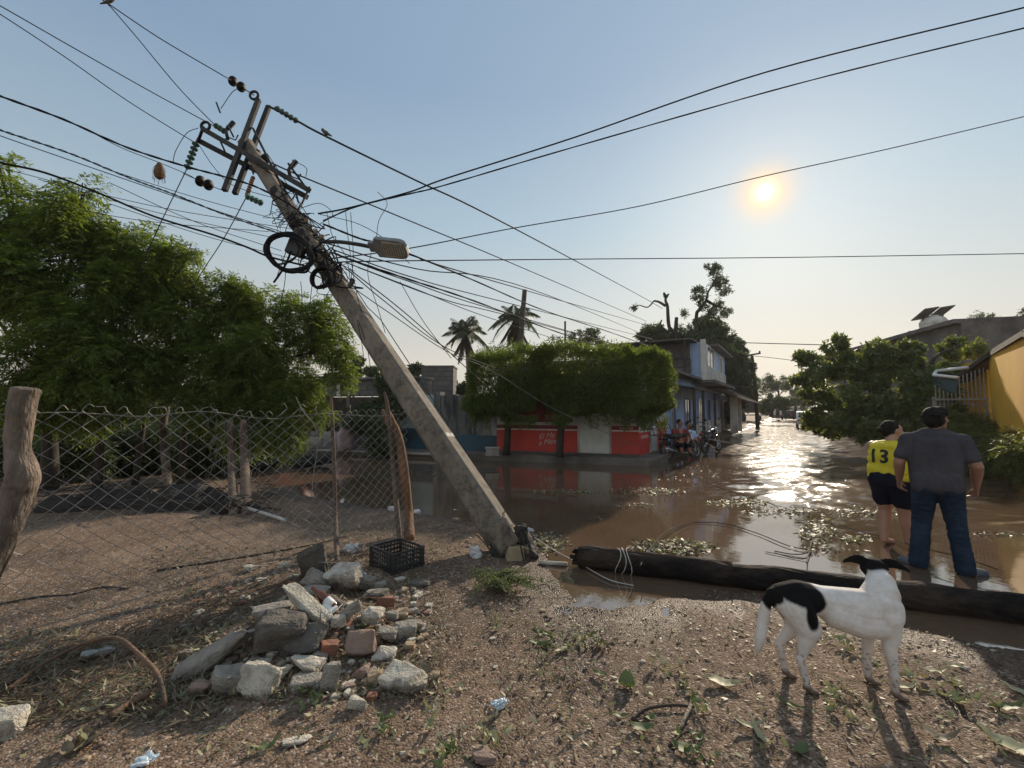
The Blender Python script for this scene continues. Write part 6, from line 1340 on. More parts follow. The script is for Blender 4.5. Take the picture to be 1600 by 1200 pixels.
# ------------------------------------------------------------ people
M_SKIN = mk('brown_skin', (.27, .135, .085), (.23, .11, .07), 5, .5, .08, 200, .001)
M_SKIN2 = mk('light_brown_skin', (.36, .20, .135), (.31, .165, .11), 5, .5, .08, 200, .001)
M_HAIR = mk('black_hair', (.009, .008, .008), (.015, .012, .011), 30, .8, .6, 90, .006, stretch=(1, 1, .3), spec=.15)
M_TEE = mk('charcoal_tshirt', (.068, .066, .075), (.048, .047, .055), 4, .95, .3, 300, .001, dirt=(.038, .038, .043), spec=.1)
M_JERS = mk('yellow_jersey', (.62, .52, .02), (.55, .46, .015), 4, .7, .15, 200, .001)
M_JEAN = mk('blue_jeans', (.019, .032, .055), (.012, .020, .036), 3, .95, .4, 300, .001, dirt=(.038, .060, .088), spec=.1)
M_SHORT = mk('navy_shorts', (.010, .012, .024), None, 4, .95, .2, spec=.1)
M_SHOE = mk('grey_blue_shoes', (.045, .06, .085), (.12, .125, .13), 14, .8, .2)
def wrinkle(o, amp, sc, zst=1.0, seed=0):
    me = o.data; n = len(me.vertices); co = np.empty(n*3, 'f'); me.vertices.foreach_get('co', co); co = co.reshape(-1, 3); no = np.empty(n*3, 'f'); me.vertices.foreach_get('normal', no); no = no.reshape(-1, 3)
    d = np.array([abs(noise.noise(Vector((p[0]*sc, p[1]*sc, p[2]*sc*zst+seed))))-.2 for p in co]); me.vertices.foreach_set('co', (co+no*(d*amp)[:, None]).ravel()); me.update()
wrinkle(hpo, .22, 3.0, 1, 2); wrinkle(hpo, .06, 12, 1, 5)
def V3(*a): return Vector(a)
def hand(mb, wr, dirn, palm_n, side_v, k=1.0, curl=.5):
    """palm + five separate bent fingers; dirn along the hand, side_v towards the thumb"""
    d = dirn.normalized(); n = palm_n.normalized(); s = side_v.normalized()
    for i in range(4):
        o = (i-1.5)*.019*k; mb.cap(wr+s*(-o)*.6, .016*k, wr+d*.085*k+s*(-o), .0115*k)
    L = [.072, .080, .074, .058]
    for i in range(4):
        o = (1.5-i)*.0205*k; p = wr+d*.088*k+s*o; c = curl*(1+.15*i); dir_ = d
        for j, f in enumerate((.45, .32, .23)):
            dir_ = (dir_*math.cos(c*.75)+n*math.sin(c*.75)).normalized(); q = p+dir_*L[i]*f*k*1.1; mb.cap(p, (.0098-.0012*j)*k, q, (.0088-.0012*j)*k); p = q
    p = wr+d*.03*k+s*.022*k; q = p+(s*.75+d*.6+n*.25).normalized()*.038*k; r_ = q+(d*.85+s*.2+n*.4).normalized()*.032*k; t_ = r_+(d*.8+n*.5).normalized()*.022*k
    mb.cap(p, .0135*k, q, .0115*k); mb.cap(q, .0112*k, r_, .010*k); mb.cap(r_, .010*k, t_, .0085*k)
def head(mb, c, f, k=1.0):
    """c skull centre, f facing dir (unit, horizontal-ish)"""
    f = f.normalized(); up = V3(0, 0, 1); s = f.cross(up).normalized(); rot = Matrix((s, f, up)).transposed()
    mb.ell(c, (.078*k, .098*k, .098*k), rot, 18, 12); mb.ell(c+f*.035*k-up*.062*k, (.058*k, .062*k, .065*k), rot, 16, 10)
    mb.ell(c+f*.075*k-up*.105*k, (.03*k, .026*k, .022*k), rot); mb.cap(c+f*.095*k-up*.005*k, .011*k, c+f*.118*k-up*.045*k, .016*k)
    mb.ell(c+f*.085*k+up*.02*k, (.05*k, .018*k, .012*k), rot)
    for sg in (-1, 1):
        mb.ell(c+s*.078*k*sg-f*.002-up*.022*k, (.012*k, .020*k, .032*k), rot); mb.ell(c+s*.036*k*sg+f*.072*k-up*.04*k, (.022*k, .02*k, .02*k), rot); mb.ell(c+s*.03*k*sg+f*.083*k-up*.008*k, (.013*k, .010*k, .009*k), rot)
    mb.ell(c+f*.092*k-up*.073*k, (.024*k, .012*k, .006*k), rot); mb.ell(c+f*.090*k-up*.084*k, (.020*k, .012*k, .007*k), rot)
def person_root(label, loc, rz):
    r_ = thing('person', label, 'person', loc); r_.rotation_euler = (0, 0, rz); return r_
# ---- man, seen from behind (local: +y away from the viewer, +x right)
pm = at(1457, 640, 4.5); pm.z = -.02; m = person_root('man in dark grey t-shirt and blue jeans standing in the water seen from behind', pm, -math.atan2(pm.x, pm.y)+R(2))
sh_l, el_l, ha_l = V3(-.200, .0, 1.318), V3(-.280, -.03, 1.08), V3(-.285, .10, .89); sh_r, el_r, ha_r = V3(.200, .0, 1.318), V3(.290, -.03, 1.08), V3(.285, .11, .87)
b = MB(); hc = V3(.015, .02, 1.56)
head(b, hc, V3(.75, .6, .05)); b.cap(V3(0, .01, 1.36), .050, V3(.008, .008, 1.5), .057)
b.cap(V3(-.10, 0, 1.31), .065, V3(.10, 0, 1.31), .065); b.chain([(V3(0, .01, 1.28), .07), (V3(0, .01, 1.15), .09), (V3(0, .01, .95), .10), (V3(0, 0, .86), .10)])
for sg, (s_, e_, h_) in ((-1, (sh_l, el_l, ha_l)), (1, (sh_r, el_r, ha_r))):
    b.cap(s_, .060, e_, .049); b.chain([(e_, .049), (e_.lerp(h_, .3), .049), (h_, .029)])
    dn = (h_-e_).normalized(); hand(b, h_+dn*.01, dn+V3(0, .1, 0), V3(-sg*.9, .3, 0), V3(-sg*.25, .95, 0), 1.16, .55 if sg < 0 else .9)
    hp_, kn, an = V3(.10*sg, 0, .82), V3(.13*sg, .03, .48), V3(.170*sg, -.01, .09)
    b.chain([(hp_, .10), (kn, .065), (kn.lerp(an, .35), .06), (an, .04)]); b.cap(an+V3(0, 0, -.03), .042, an+V3(.05*sg, .15, -.05), .036)
organic('body', b, M_SKIN, .0055, m, 3)
ts = MB(); ts.chain([(V3(-.15, 0, 1.325), .074), (V3(-.06, 0, 1.375), .076), (V3(0, 0, 1.385), .080), (V3(.06, 0, 1.375), .076), (V3(.15, 0, 1.325), .074)])
for x in (-.09, -.03, .03, .09): ts.chain([(V3(x, 0, 1.29), .110), (V3(x*1.1, .0, 1.15), .122), (V3(x*1.0, .0, .98), .122), (V3(x*1.0, 0, .88), .118)])
for x in (-.11, -.055, 0, .055, .11): ts.cap(V3(x, -.05, .95), .088, V3(x*1.03, -.056, .865), .088); ts.cap(V3(x, .045, .95), .088, V3(x*1.03, .05, .865), .088)
for s_, e_ in ((sh_l, el_l), (sh_r, el_r)): ts.chain([(s_+V3(0, 0, -.0), .080), (s_.lerp(e_, .4), .068), (s_.lerp(e_, .64), .073)])
o_ = organic('tshirt', ts, M_TEE, .008, m, 5); wrinkle(o_, .016, 6, .55); wrinkle(o_, .006, 17, .8, 3)
jn = MB(); jn.chain([(V3(-.085, 0, .87), .10), (V3(.085, 0, .87), .10)]); jn.cap(V3(0, -.01, .87), .105, V3(0, -.01, .84), .10)
for sg in (-1, 1):
    hp_, kn, an = V3(.090*sg, -.01, .83), V3(.128*sg, .02, .48), V3(.168*sg, -.01, .07); jn.chain([(hp_, .112), (hp_.lerp(kn, .45), .098), (kn, .080), (kn.lerp(an, .5), .078), (an, .082)]); jn.cap(V3(.085*sg, -.05, .84), .09, V3(.09*sg, -.03, .80), .085)
o_ = organic('jeans', jn, M_JEAN, .008, m, 3); wrinkle(o_, .012, 9, 2.2, 4); wrinkle(o_, .006, 24, 2.0, 8)
for sg in (-1, 1):
    s_ = MB(); an = V3(.172*sg, 0, .05); s_.chain([(an+V3(0, -.035, 0), .046), (an+V3(.07*sg, .05, -.005), .047), (an+V3(.13*sg, .10, -.015), .038)]);  organic('shoe', s_, M_SHOE, .006, m, 4)
hr = MB(); hr.ell(hc+V3(-.010, -.010, .020), (.092, .100, .092)); hr.ell(hc+V3(-.03, -.038, -.028), (.070, .072, .074)); hr.ell(hc+V3(.03, .025, .045), (.080, .082, .068)); hr.ell(hc+V3(-.02, -.01, -.02), (.084, .074, .075)); hr.ell(hc+V3(.03, -.05, -.03), (.045, .045, .06)); hr.ell(hc+V3(-.015, -.05, -.075), (.052, .035, .04))
rh = random.Random(5)
for _ in range(90):
    d_ = Vector(rdir(1)[0]); d_.z = abs(d_.z)*.9-.15; p = hc+V3(-.008, -.01, .018)+Vector((d_.x*.088, d_.y*.096, d_.z*.09)); hr.cap(p, .009, p+d_*.012+V3(rh.uniform(-.012, .012), -.006, rh.uniform(-.014, .004)), .004)
o_ = organic('hair', hr, M_HAIR, .005, m, 4); wrinkle(o_, .008, 40, .5)
# ---- woman, back turned half left
pw = at(1388, 640, 5.3); pw.z = -.02; w = person_root('woman in yellow sleeveless jersey and dark shorts with arms folded beside the man', pw, -math.atan2(pw.x, pw.y)-R(34)); w.scale = (1.07, 1.07, 1.0)
hc = V3(-.005, .045, 1.405); b = MB(); head(b, hc, V3(.35, .94, -.03), .95); b.cap(V3(0, .0, 1.2), .055, V3(0, .025, 1.34), .048)
b.cap(V3(-.12, 0, 1.19), .068, V3(.12, 0, 1.19), .068); b.chain([(V3(0, 0, 1.18), .08), (V3(0, .02, 1.02), .10), (V3(0, .03, .86), .11), (V3(0, 0, .76), .12)])
for sg in (-1, 1):
    s_, e_, h_ = V3(.185*sg, .01, 1.19), V3(.215*sg, .09, 1.03), V3(.0*sg, .27, 1.06+.03*sg); b.chain([(s_, .062), (s_.lerp(e_, .5), .052), (e_, .043)]); b.chain([(e_, .043), (e_.lerp(h_, .4), .041), (h_, .026)])
    dn = (h_-e_).normalized(); hand(b, h_+dn*.01, dn, V3(0, -1, 0), V3(0, 0, 1), .92, .35)
    hp_, kn, an = V3(.085*sg, 0, .72), V3(.10*sg, .02, .42), V3(.09*sg+.02, -.01+.05*sg, .07); b.chain([(hp_, .108), (kn, .066), (kn.lerp(an, .3), .062), (kn.lerp(an, .7), .045), (an, .036)]); b.cap(an, .036, an+V3(.02*sg, .16, -.04), .030)
organic('body', b, M_SKIN2, .0055, w, 3)
js = MB(); js.chain([(V3(-.10, 0, 1.185), .080), (V3(0, 0, 1.20), .080), (V3(.10, 0, 1.185), .080)])
for x in (-.10, 0, .10): js.chain([(V3(x, .0, 1.15), .110), (V3(x, .0, 1.05), .122), (V3(x, .02, .95), .134), (V3(x*1.1, .02, .86), .145), (V3(x*1.1, .0, .84), .13)])
js.chain([(V3(0, .05, 1.12), .10), (V3(0, .08, .95), .125), (V3(0, .07, .84), .12)])
o_ = organic('jersey', js, M_JERS, .007, w, 5); wrinkle(o_, .026, 4, 3.0)
# number on the back, wrapped on the cloth
me = text_mesh('13', .22, 0, 0, .006); bm = bmesh.new(); bm.from_mesh(me)
bmesh.ops.triangulate(bm, faces=bm.faces[:])
for _ in range(4): bmesh.ops.subdivide_edges(bm, edges=[e for e in bm.edges if e.calc_length() > .012], cuts=1); bmesh.ops.triangulate(bm, faces=bm.faces[:])
bj = bmesh.new(); bj.from_mesh(o_.data); bvh = BVHTree.FromBMesh(bj)
for v in bm.verts:
    q = V3(v.co.x*1.0-.05, -.6, v.co.y+1.07); h_ = bvh.ray_cast(q, V3(0, 1, 0))
    v.co = (h_[0]+h_[1]*.003) if h_[0] else V3(q.x, -.1, q.z)
me2 = bpy.data.meshes.new('number'); bm.to_mesh(me2); link_mesh('number', me2, mk('black_print', (.015, .015, .02), None, 5, .8, 0), o_, local=True)
sh_ = MB(); sh_.cap(V3(-.085, -.02, .80), .135, V3(.085, -.02, .80), .135); sh_.cap(V3(0, .03, .8), .13, V3(0, .0, .72), .12)
for sg in (-1, 1): sh_.chain([(V3(.09*sg, 0, .74), .128), (V3(.10*sg, .01, .60), .106), (V3(.10*sg, .01, .555), .102)])
o_ = organic('shorts', sh_, M_SHORT, .008, w, 3); wrinkle(o_, .012, 8)
hr = MB(); hr.ell(hc+V3(-.008, -.02, .018), (.088, .098, .088)); hr.ell(hc+V3(-.01, -.05, -.02), (.068, .058, .06)); hr.cap(hc+V3(-.02, -.08, .0), .036, hc+V3(-.03, -.125, -.015), .030); hr.ell(hc+V3(-.035, -.13, -.01), (.034, .030, .034)); hr.ell(hc+V3(-.02, -.06, -.055), (.045, .03, .04))
o_ = organic('hair', hr, M_HAIR, .005, w, 3); wrinkle(o_, .014, 24)

# ------------------------------------------------------------ dog
t = NT('dog_coat')
at_ = t.new('ShaderNodeAttribute'); at_.attribute_name = 'patch'
sk_ = t.new('ShaderNodeAttribute'); sk_.attribute_name = 'pink'
wh_ = t.ramp(t.noise(14, 6, .7), [(.3, (.52, .48, .44)), (.7, (.66, .63, .60))]); wh_ = t.mix(t.ramp(t.noise(5, 6, .75), [(.48, 0.), (.72, .75)]), wh_, (.42, .34, .27))
wh_ = t.mix(sk_.outputs['Fac'], wh_, (.10, .065, .05)); t.col(t.mix(at_.outputs['Fac'], wh_, (.007, .0065, .007))); t.rough(.9)
t.bump(t.math('ADD', t.noise(120, 3, .7, stretch=(.3, 1, 1)), t.math('MULTIPLY', t.noise(30, 3), .5)), .45, .003); t.b.inputs['Specular IOR Level'].default_value = .12; M_DOG = t.m
pd = Vector((1.84, 2.54, hz(1.84, 2.54)-.005)); dg = thing('dog', 'white dog with black head and black rump patch standing with its back to the viewer', 'dog', pd); dg.rotation_euler = (0, 0, R(-8))
b = MB()
# trunk: croup, loin, ribs, chest (+x front, +y away)
b.chain([(V3(-.27, 0, .478), .085), (V3(-.20, 0, .490), .092), (V3(-.08, 0, .475), .083), (V3(.03, 0, .455), .098), (V3(.14, 0, .442), .106), (V3(.235, 0, .455), .100)])
for y in (-.03, .03): b.chain([(V3(-.02, y, .42), .078), (V3(.10, y, .385), .084), (V3(.19, y, .385), .086), (V3(.245, y, .43), .074)])
b.cap(V3(.12, 0, .36), .058, V3(.25, 0, .36), .060)
for sg in (-1, 1): b.ell(V3(.205, .082*sg, .45), (.048, .022, .085), Matrix.Rotation(R(14), 3, 'Y')); b.ell(V3(-.205, .085*sg, .41), (.062, .022, .085), Matrix.Rotation(R(-14), 3, 'Y'))
for k in range(6): b.chain([(V3(.14-.035*k, -.088+.004*k, .47), .008), (V3(.12-.035*k, -.102+.006*k, .41), .008), (V3(.12-.035*k, -.085+.006*k, .355+.006*k), .007)])
# neck rising and turning away, head looking up the street
b.chain([(V3(.205, 0, .475), .094), (V3(.245, .02, .525), .088), (V3(.272, .06, .568), .072), (V3(.285, .11, .592), .056)])
hd = V3(.295, .15, .622); b.ell(hd, (.070, .072, .060)); b.chain([(hd+V3(.012, .045, -.008), .042), (hd+V3(.03, .105, -.03), .029), (hd+V3(.04, .15, -.04), .023)]); b.ell(hd+V3(.042, .170, -.036), (.014, .010, .010))
for sg in (-1, 1): b.ell(hd+V3(.028*sg+.01, .045, .014), (.013, .012, .011))
for (dx, tip, tz, ty) in ((-.042, V3(-.165, -.01, .035), 0, 0), (.040, V3(.175, -.01, -.005), 0, 0)):   # ears held out sideways
    root_ = hd+V3(dx, -.005, .032); tp = hd+tip
    for k in range(7):
        u = k/6; q = root_.lerp(tp, u)+V3(0, 0, .018*math.sin(u*3.1)); wd_ = (.046, .050, .050, .044, .034, .022, .010)[k]; b.ell(q, (.026, .011, wd_*.62) if k < 6 else (.012, .009, .01))
# hind legs: thigh, stifle forward, hock back, near vertical shank, paw
def hind(y, fx, fz=0):
    P = [(V3(-.235, y*.75, .45), .088), (V3(-.185, y, .35), .070), (V3(-.195, y, .285), .046), (V3(-.255+fx, y, .205), .026), (V3(-.268+fx, y, .175), .024), (V3(-.243+fx, y, .065), .0185), (V3(-.238+fx, y, .03), .021)]
    b.chain(P); e = V3(-.238+fx, y, .022)
    for k in range(4): q = e+V3(.012, (k-1.5)*.0125, -.004); b.cap(q, .0125, q+V3(.036-.006*abs(k-1.5), (k-1.5)*.003, -.004), .0105)
def fore(y, fx):
    P = [(V3(.225, y*.9, .42), .070), (V3(.235, y, .33), .045), (V3(.222+fx*.5, y, .27), .034), (V3(.235+fx, y, .15), .023), (V3(.236+fx, y, .125), .025), (V3(.236+fx, y, .05), .0185), (V3(.242+fx, y, .028), .021)]
    b.chain(P); e = V3(.245+fx, y, .022)
    for k in range(4): q = e+V3(.010, (k-1.5)*.0125, -.004); b.cap(q, .0125, q+V3(.036-.006*abs(k-1.5), (k-1.5)*.003, -.004), .0105)
hind(-.065, .04); hind(.075, -.01); fore(-.062, .005); fore(.068, -.05)
b.chain([(V3(-.335, -.005, .50), .034), (V3(-.375, -.01, .45), .028), (V3(-.395, -.015, .36), .030), (V3(-.415, -.02, .27), .030), (V3(-.43, -.02, .20), .020), (V3(-.437, -.02, .165), .008)]); b.cap(V3(-.27, 0, .50), .06, V3(-.335, -.005, .50), .036)
do = organic('body', b, M_DOG, .0055, dg, 7)
me = do.data; co = np.empty(len(me.vertices)*3, 'f'); me.vertices.foreach_get('co', co); co = co.reshape(-1, 3)
wob = np.array([noise.noise(Vector(p*9))*.03+noise.noise(Vector(p*26))*.012+noise.noise(Vector(p*90))*.006 for p in co])
def blobm(c_, r_): return (((co-np.array(c_))/np.array(r_))**2).sum(1)**.5-1+wob*6
pt = np.minimum.reduce([blobm((-.22, -.03, .53), (.115, .16, .060)), blobm((-.165, -.06, .50), (.070, .12, .080)), blobm((-.185, -.09, .43), (.040, .09, .08)), blobm((-.325, 0, .50), (.055, .09, .06)), blobm((-.36, 0, .465), (.04, .08, .05)), blobm((.31, .20, .60), (.30, .105, .10)), blobm((.29, .13, .668), (.24, .085, .052))])
pt = np.clip(.5-pt*4.5, 0, 1); at1 = me.attributes.new('patch', 'FLOAT', 'POINT'); at1.data.foreach_set('value', pt.astype('f'))
pk = np.clip(1-np.abs(co[:, 2]-.0)/.055, 0, 1)*1.6; pk += np.clip((.30-co[:, 2])/.25, 0, 1)*.30; pk += np.clip(.5-6*((((co-np.array((-.30, .06, .36)))/np.array((.05, .05, .10)))**2).sum(1)**.5-1), 0, 1)*.5
pk += (np.array([noise.noise(Vector(p*60)) for p in co]) > .28)*(co[:, 2] < .22)*.45
at2 = me.attributes.new('pink', 'FLOAT', 'POINT'); at2.data.foreach_set('value', np.clip(pk, 0, .95).astype('f'))

# ------------------------------------------------------------ small figures by the blue house
def sitter(label, px, py_head, Y, shirt, z0):
    c_ = at(px, py_head, Y); r_ = thing('person', label, 'person', (c_.x, c_.y, z0)); h = c_.z-z0
    b = MB(); hc = V3(0, 0, h); head(b, hc, V3(.6, -.8, 0)); b.cap(V3(0, 0, h-.22), .06, V3(0, 0, h-.08), .055); b.chain([(V3(0, 0, h-.32), .13), (V3(0, 0, h-.55), .14), (V3(0, 0, h-.72), .15)]); b.cap(V3(-.13, 0, h-.28), .07, V3(.13, 0, h-.28), .07)
    for sg in (-1, 1):
        s_, e_, h_ = V3(.19*sg, 0, h-.28), V3(.24*sg, -.08, h-.55), V3(.14*sg, -.30, h-.62); b.cap(s_, .055, e_, .042); b.cap(e_, .042, h_, .028); hand(b, h_, (h_-e_), V3(0, 0, -1), V3(-sg, 0, 0), 1, .5)
        kz = h-.74; b.chain([(V3(.1*sg, 0, kz), .09), (V3(.13*sg, -.42, kz+.02), .065), (V3(.13*sg, -.42, kz*.5), .055), (V3(.13*sg, -.40, .07), .04)]); b.cap(V3(.13*sg, -.40, .05), .04, V3(.13*sg, -.58, .035), .035)
    organic('body', b, M_SKIN, .012, r_, 2)
    s_ = MB(); s_.cap(V3(-.13, 0, h-.29), .085, V3(.13, 0, h-.29), .085)
    for x in (-.07, .07): s_.chain([(V3(x, 0, h-.33), .12), (V3(x, 0, h-.55), .13), (V3(x, 0, h-.74), .14)])
    for sg in (-1, 1): s_.cap(V3(.19*sg, 0, h-.29), .075, V3(.225*sg, -.045, h-.44), .065)
    o_ = organic('tshirt', s_, shirt, .014, r_, 3); s_ = MB()
    for sg in (-1, 1): s_.chain([(V3(.1*sg, 0, h-.76), .115), (V3(.13*sg, -.42, h-.72), .09)])
    organic('shorts', s_, M_SHORT, .014, r_, 2); s_ = MB(); s_.ell(hc+V3(-.01, .02, .025), (.095, .1, .092)); organic('hair', s_, M_HAIR, .012, r_, 2); return r_
sitter('person in red shirt sitting behind the nearest motorcycle', 1062, 660, 14.4, mk('maroon_shirt', (.22, .025, .025), None, 4, .9, .2), .23)
sitter('person in pale blue shirt sitting against the blue wall', 1075.5, 663, 15.6, M_BLUE, .23)
mb = MB(); c_ = at(1062, 700, 14.5); mb.box((c_.x, c_.y+.1, .45), (.5, .45, .06)); [mb.bar((c_.x+x, c_.y+.1+y, .2), (c_.x+x, c_.y+.1+y, .43), .05) for x in (-.2, .2) for y in (-.18, .18)]; tag(mb.build('stool', M_WOODD, bevel=.01), 'low wooden stool under the person in red', 'stool')
c_ = at(1075.5, 700, 15.7); mb = MB(); mb.box((c_.x, c_.y+.1, .45), (.5, .45, .06)); [mb.bar((c_.x+x, c_.y+.1+y, .2), (c_.x+x, c_.y+.1+y, .43), .05) for x in (-.2, .2) for y in (-.18, .18)]; tag(mb.build('stool', M_WOODD, bevel=.01), 'low wooden stool under the person in pale blue', 'stool')

# ------------------------------------------------------------ motorcycles
M_TYRE = mk('tyre_rubber', (.014, .014, .015), None, 9, .85, .2); M_CHROME = mk('chrome', (.5, .5, .5), None, 3, .2, 0, metal=1); M_MBLK = mk('black_gloss', (.012, .014, .016), None, 4, .2, 0); M_SEAT = mk('seat_vinyl', (.015, .015, .017), None, 9, .5, .2)
def ring(mb, c_, R_, r_, n=30, m_=8, ax='y'):
    mb.tube([V3(c_[0]+R_*math.cos(a), c_[1], c_[2]+R_*math.sin(a)) for a in np.linspace(0, 2*math.pi, n+1)[:-1]], r_, m_, closed=True)
def motorcycle(label, loc, rz, lean, tank, rack=False, steer=0):
    r_ = thing('motorcycle', label, 'motorcycle', loc); r_.rotation_euler = (R(lean), 0, rz)
    for nm, x in (('wheel', -.62), ('wheel', .66)):
        mb = MB(); ring(mb, (x, 0, .30), .255, .045); w_ = mb.build('wheel', M_TYRE, r_, True, True)
        mb = MB(); ring(mb, (x, 0, .30), .215, .014, 30, 6); mb.tube([V3(x, -.06, .3), V3(x, .06, .3)], .035, 10)
        for k in range(14): a = k*2*math.pi/14; mb.tube([V3(x, .03*(-1)**k, .3), V3(x+.215*math.cos(a), 0, .3+.215*math.sin(a))], .0035, 4)
        mb.build('rim', M_CHROME, w_, True, True)
    mb = MB(); mb.chain([(V3(.10, 0, .78), .10), (V3(.28, 0, .80), .115), (V3(.40, 0, .78), .09)]); organic('fuel_tank', mb, tank, .014, r_, 4)
    mb = MB(); mb.chain([(V3(.05, 0, .76), .07), (V3(-.2, 0, .745), .09), (V3(-.5, 0, .79), .075), (V3(-.62, 0, .81), .05)]); organic('seat', mb, M_SEAT, .014, r_, 4)
    mb = MB(); mb.chain([(V3(-.55, 0, .72), .06), (V3(-.85, 0, .70), .035)]); mb.tube([V3(-.62+.32*math.cos(a), 0, .3+.34*math.sin(a)) for a in np.linspace(.5, 2.6, 8)], .028, 8); mb.build('rear_fender', tank, r_, True, True)
    mb = MB(); mb.tube([V3(.66+.315*math.cos(a), 0, .3+.32*math.sin(a)) for a in np.linspace(.3, 2.4, 10)], .03, 8); mb.build('front_fender', tank, r_, True, True)
    mb = MB()
    for a, b2 in (((.42, 0, .86), (.12, 0, .42)), ((.42, 0, .80), (-.1, 0, .68)), ((-.1, 0, .68), (-.6, 0, .72)), ((.12, 0, .42), (-.25, 0, .34)), ((-.25, 0, .34), (-.2, 0, .70)), ((.42, 0, .78), (.30, 0, .32)), ((.30, 0, .32), (-.2, 0, .26))): mb.tube([a, b2], .018, 6)
    for y in (-.08, .08): mb.tube([(-.2, y, .33), (-.62, y, .30)], .02, 6); mb.tube([(-.55, y, .31), (-.42, y, .70)], .03, 8)
    mb.build('frame', M_BLK, r_, True, True)
    mb = MB(); mb.box((.10, 0, .36), (.34, .22, .20)); mb.cap((.16, 0, .44), .075, (.22, 0, .58), .07); mb.lathe([(.10, -.13), (.11, -.1), (.11, .1), (.10, .13)], (.0, 0, .34), 16, Matrix.Rotation(R(90), 3, 'X')); mb.build('engine', M_STEEL, r_, True)
    mb = MB(); mb.tube(spline([(.26, -.06, .52), (.36, -.09, .36), (.2, -.12, .22), (-.2, -.14, .24), (-.4, -.15, .30)], 6), .018, 8); mb.cap((-.35, -.15, .28), .04, (-.80, -.16, .38), .045); mb.build('exhaust', M_CHROME, r_, True, True)
    mb = MB()
    for y in (-.09, .09): mb.tube([(.66, y, .30), (.44, y, .92)], .022, 8)
    mb.box((.46, 0, .88), (.06, .22, .03)); mb.build('fork', M_CHROME, r_, True, True)
    mb = MB(); mb.tube(spline([(.30, -.36, 1.02), (.36, -.26, 1.04), (.43, -.1, .96), (.43, .1, .96), (.36, .26, 1.04), (.30, .36, 1.02)], 5), .013, 8)
    h_ = mb.build('handlebar', M_CHROME, r_, True, True); mb = MB(); [mb.tube([(.30, .36*s, 1.02), (.25, .44*s, 1.01)], .02, 8) for s in (-1, 1)]; mb.build('grip', M_TYRE, h_, True, True)
    mb = MB()
    for s in (-1, 1): mb.tube([(.40, .16*s, 1.0), (.38, .24*s, 1.2)], .006, 5); mb.ell((.38, .25*s, 1.24), (.012, .06, .035))
    mb.build('mirrors', M_BLK, r_, True, True)
    mb = MB(); mb.lathe([(.04, -.07), (.085, -.02), (.095, .03), (.09, .04)], (.52, 0, .88), 18, Matrix.Rotation(R(90), 3, 'Y')); hl = mb.build('headlight', M_CHROME, r_, True, True); mb = MB(); mb.lathe([(.085, 0), (.05, .02), (.01, .028)], (.561, 0, .88), 18, Matrix.Rotation(R(90), 3, 'Y')); mb.build('lens', M_GLASS, hl, True, True)
    mb = MB(); mb.box((-.80, 0, .74), (.05, .12, .07)); mb.build('tail_light', M_RED, r_, True)
    mb = MB(); mb.tube([(0, -.12, .3), (-.05, -.32, .02)], .012, 6); mb.build('kickstand', M_BLK, r_, True)
    if rack:
        mb = MB(); T = .018
        for y in (-.24, .24):
            mb.bar((-.45, y, .80), (-.98, y, .84), T); mb.bar((-.98, y, .84), (-1.12, y, 1.22), T); mb.bar((-.5, y, .82), (-.62, y, 1.14), T); mb.bar((-.62, y, 1.14), (-1.12, y, 1.22), T); mb.bar((-.56, y, 1.0), (-1.05, y, 1.04), T)
            mb.bar((-.8, y, .83), (-.88, y, 1.18), T)
        for x, z in ((-.45, .80), (-.98, .84), (-1.12, 1.22), (-.62, 1.14), (-.72, .82), (-1.05, 1.04)): mb.bar((x, -.24, z), (x, .24, z), T)
        mb.build('cargo_rack', M_BLK, r_, True)
    return r_
b1 = G(1070, 719, .02); motorcycle('black motorcycle with square cargo rack parked nearest at the pavement corner', (b1.x, b1.y+.25, .0), R(28), -9, M_MBLK, True)
b2 = G(1113, 707, .02); motorcycle('dark motorcycle with bright headlight parked behind the first one', (b2.x, b2.y, .0), R(44), -6, M_MBLK)
b3 = G(1103, 700, .02); motorcycle('third dark motorcycle standing close to the white dado wall', (b3.x-.1, b3.y+.9, .0), R(60), -6, M_MBLK)
c_ = G(1096, 704, .0); mb = MB(); mb.box((c_.x-.35, c_.y+.1, .36), (.55, .4, .36), None, .92); o_ = mb.build('red_cooler', M_RED, bevel=.03); tag(o_, 'red cooler box between the parked motorcycles', 'cooler box')
mb = MB(); mb.box((c_.x-.35, c_.y+.1, .60), (.56, .42, .07)); mb.build('lid', M_STRIPE, o_, bevel=.015)
mb = MB(); a = G(1128, 694, .35); mb.prism([a+V3(-.7, .2, .2), a+V3(.5, .4, 0), a+V3(1.1, -.1, -.1), a+V3(-.4, -.2, .15)], (0, 0, .04)); tag(mb.build('board', M_CONC), 'pale board lying slanted beside the second motorcycle', 'board')

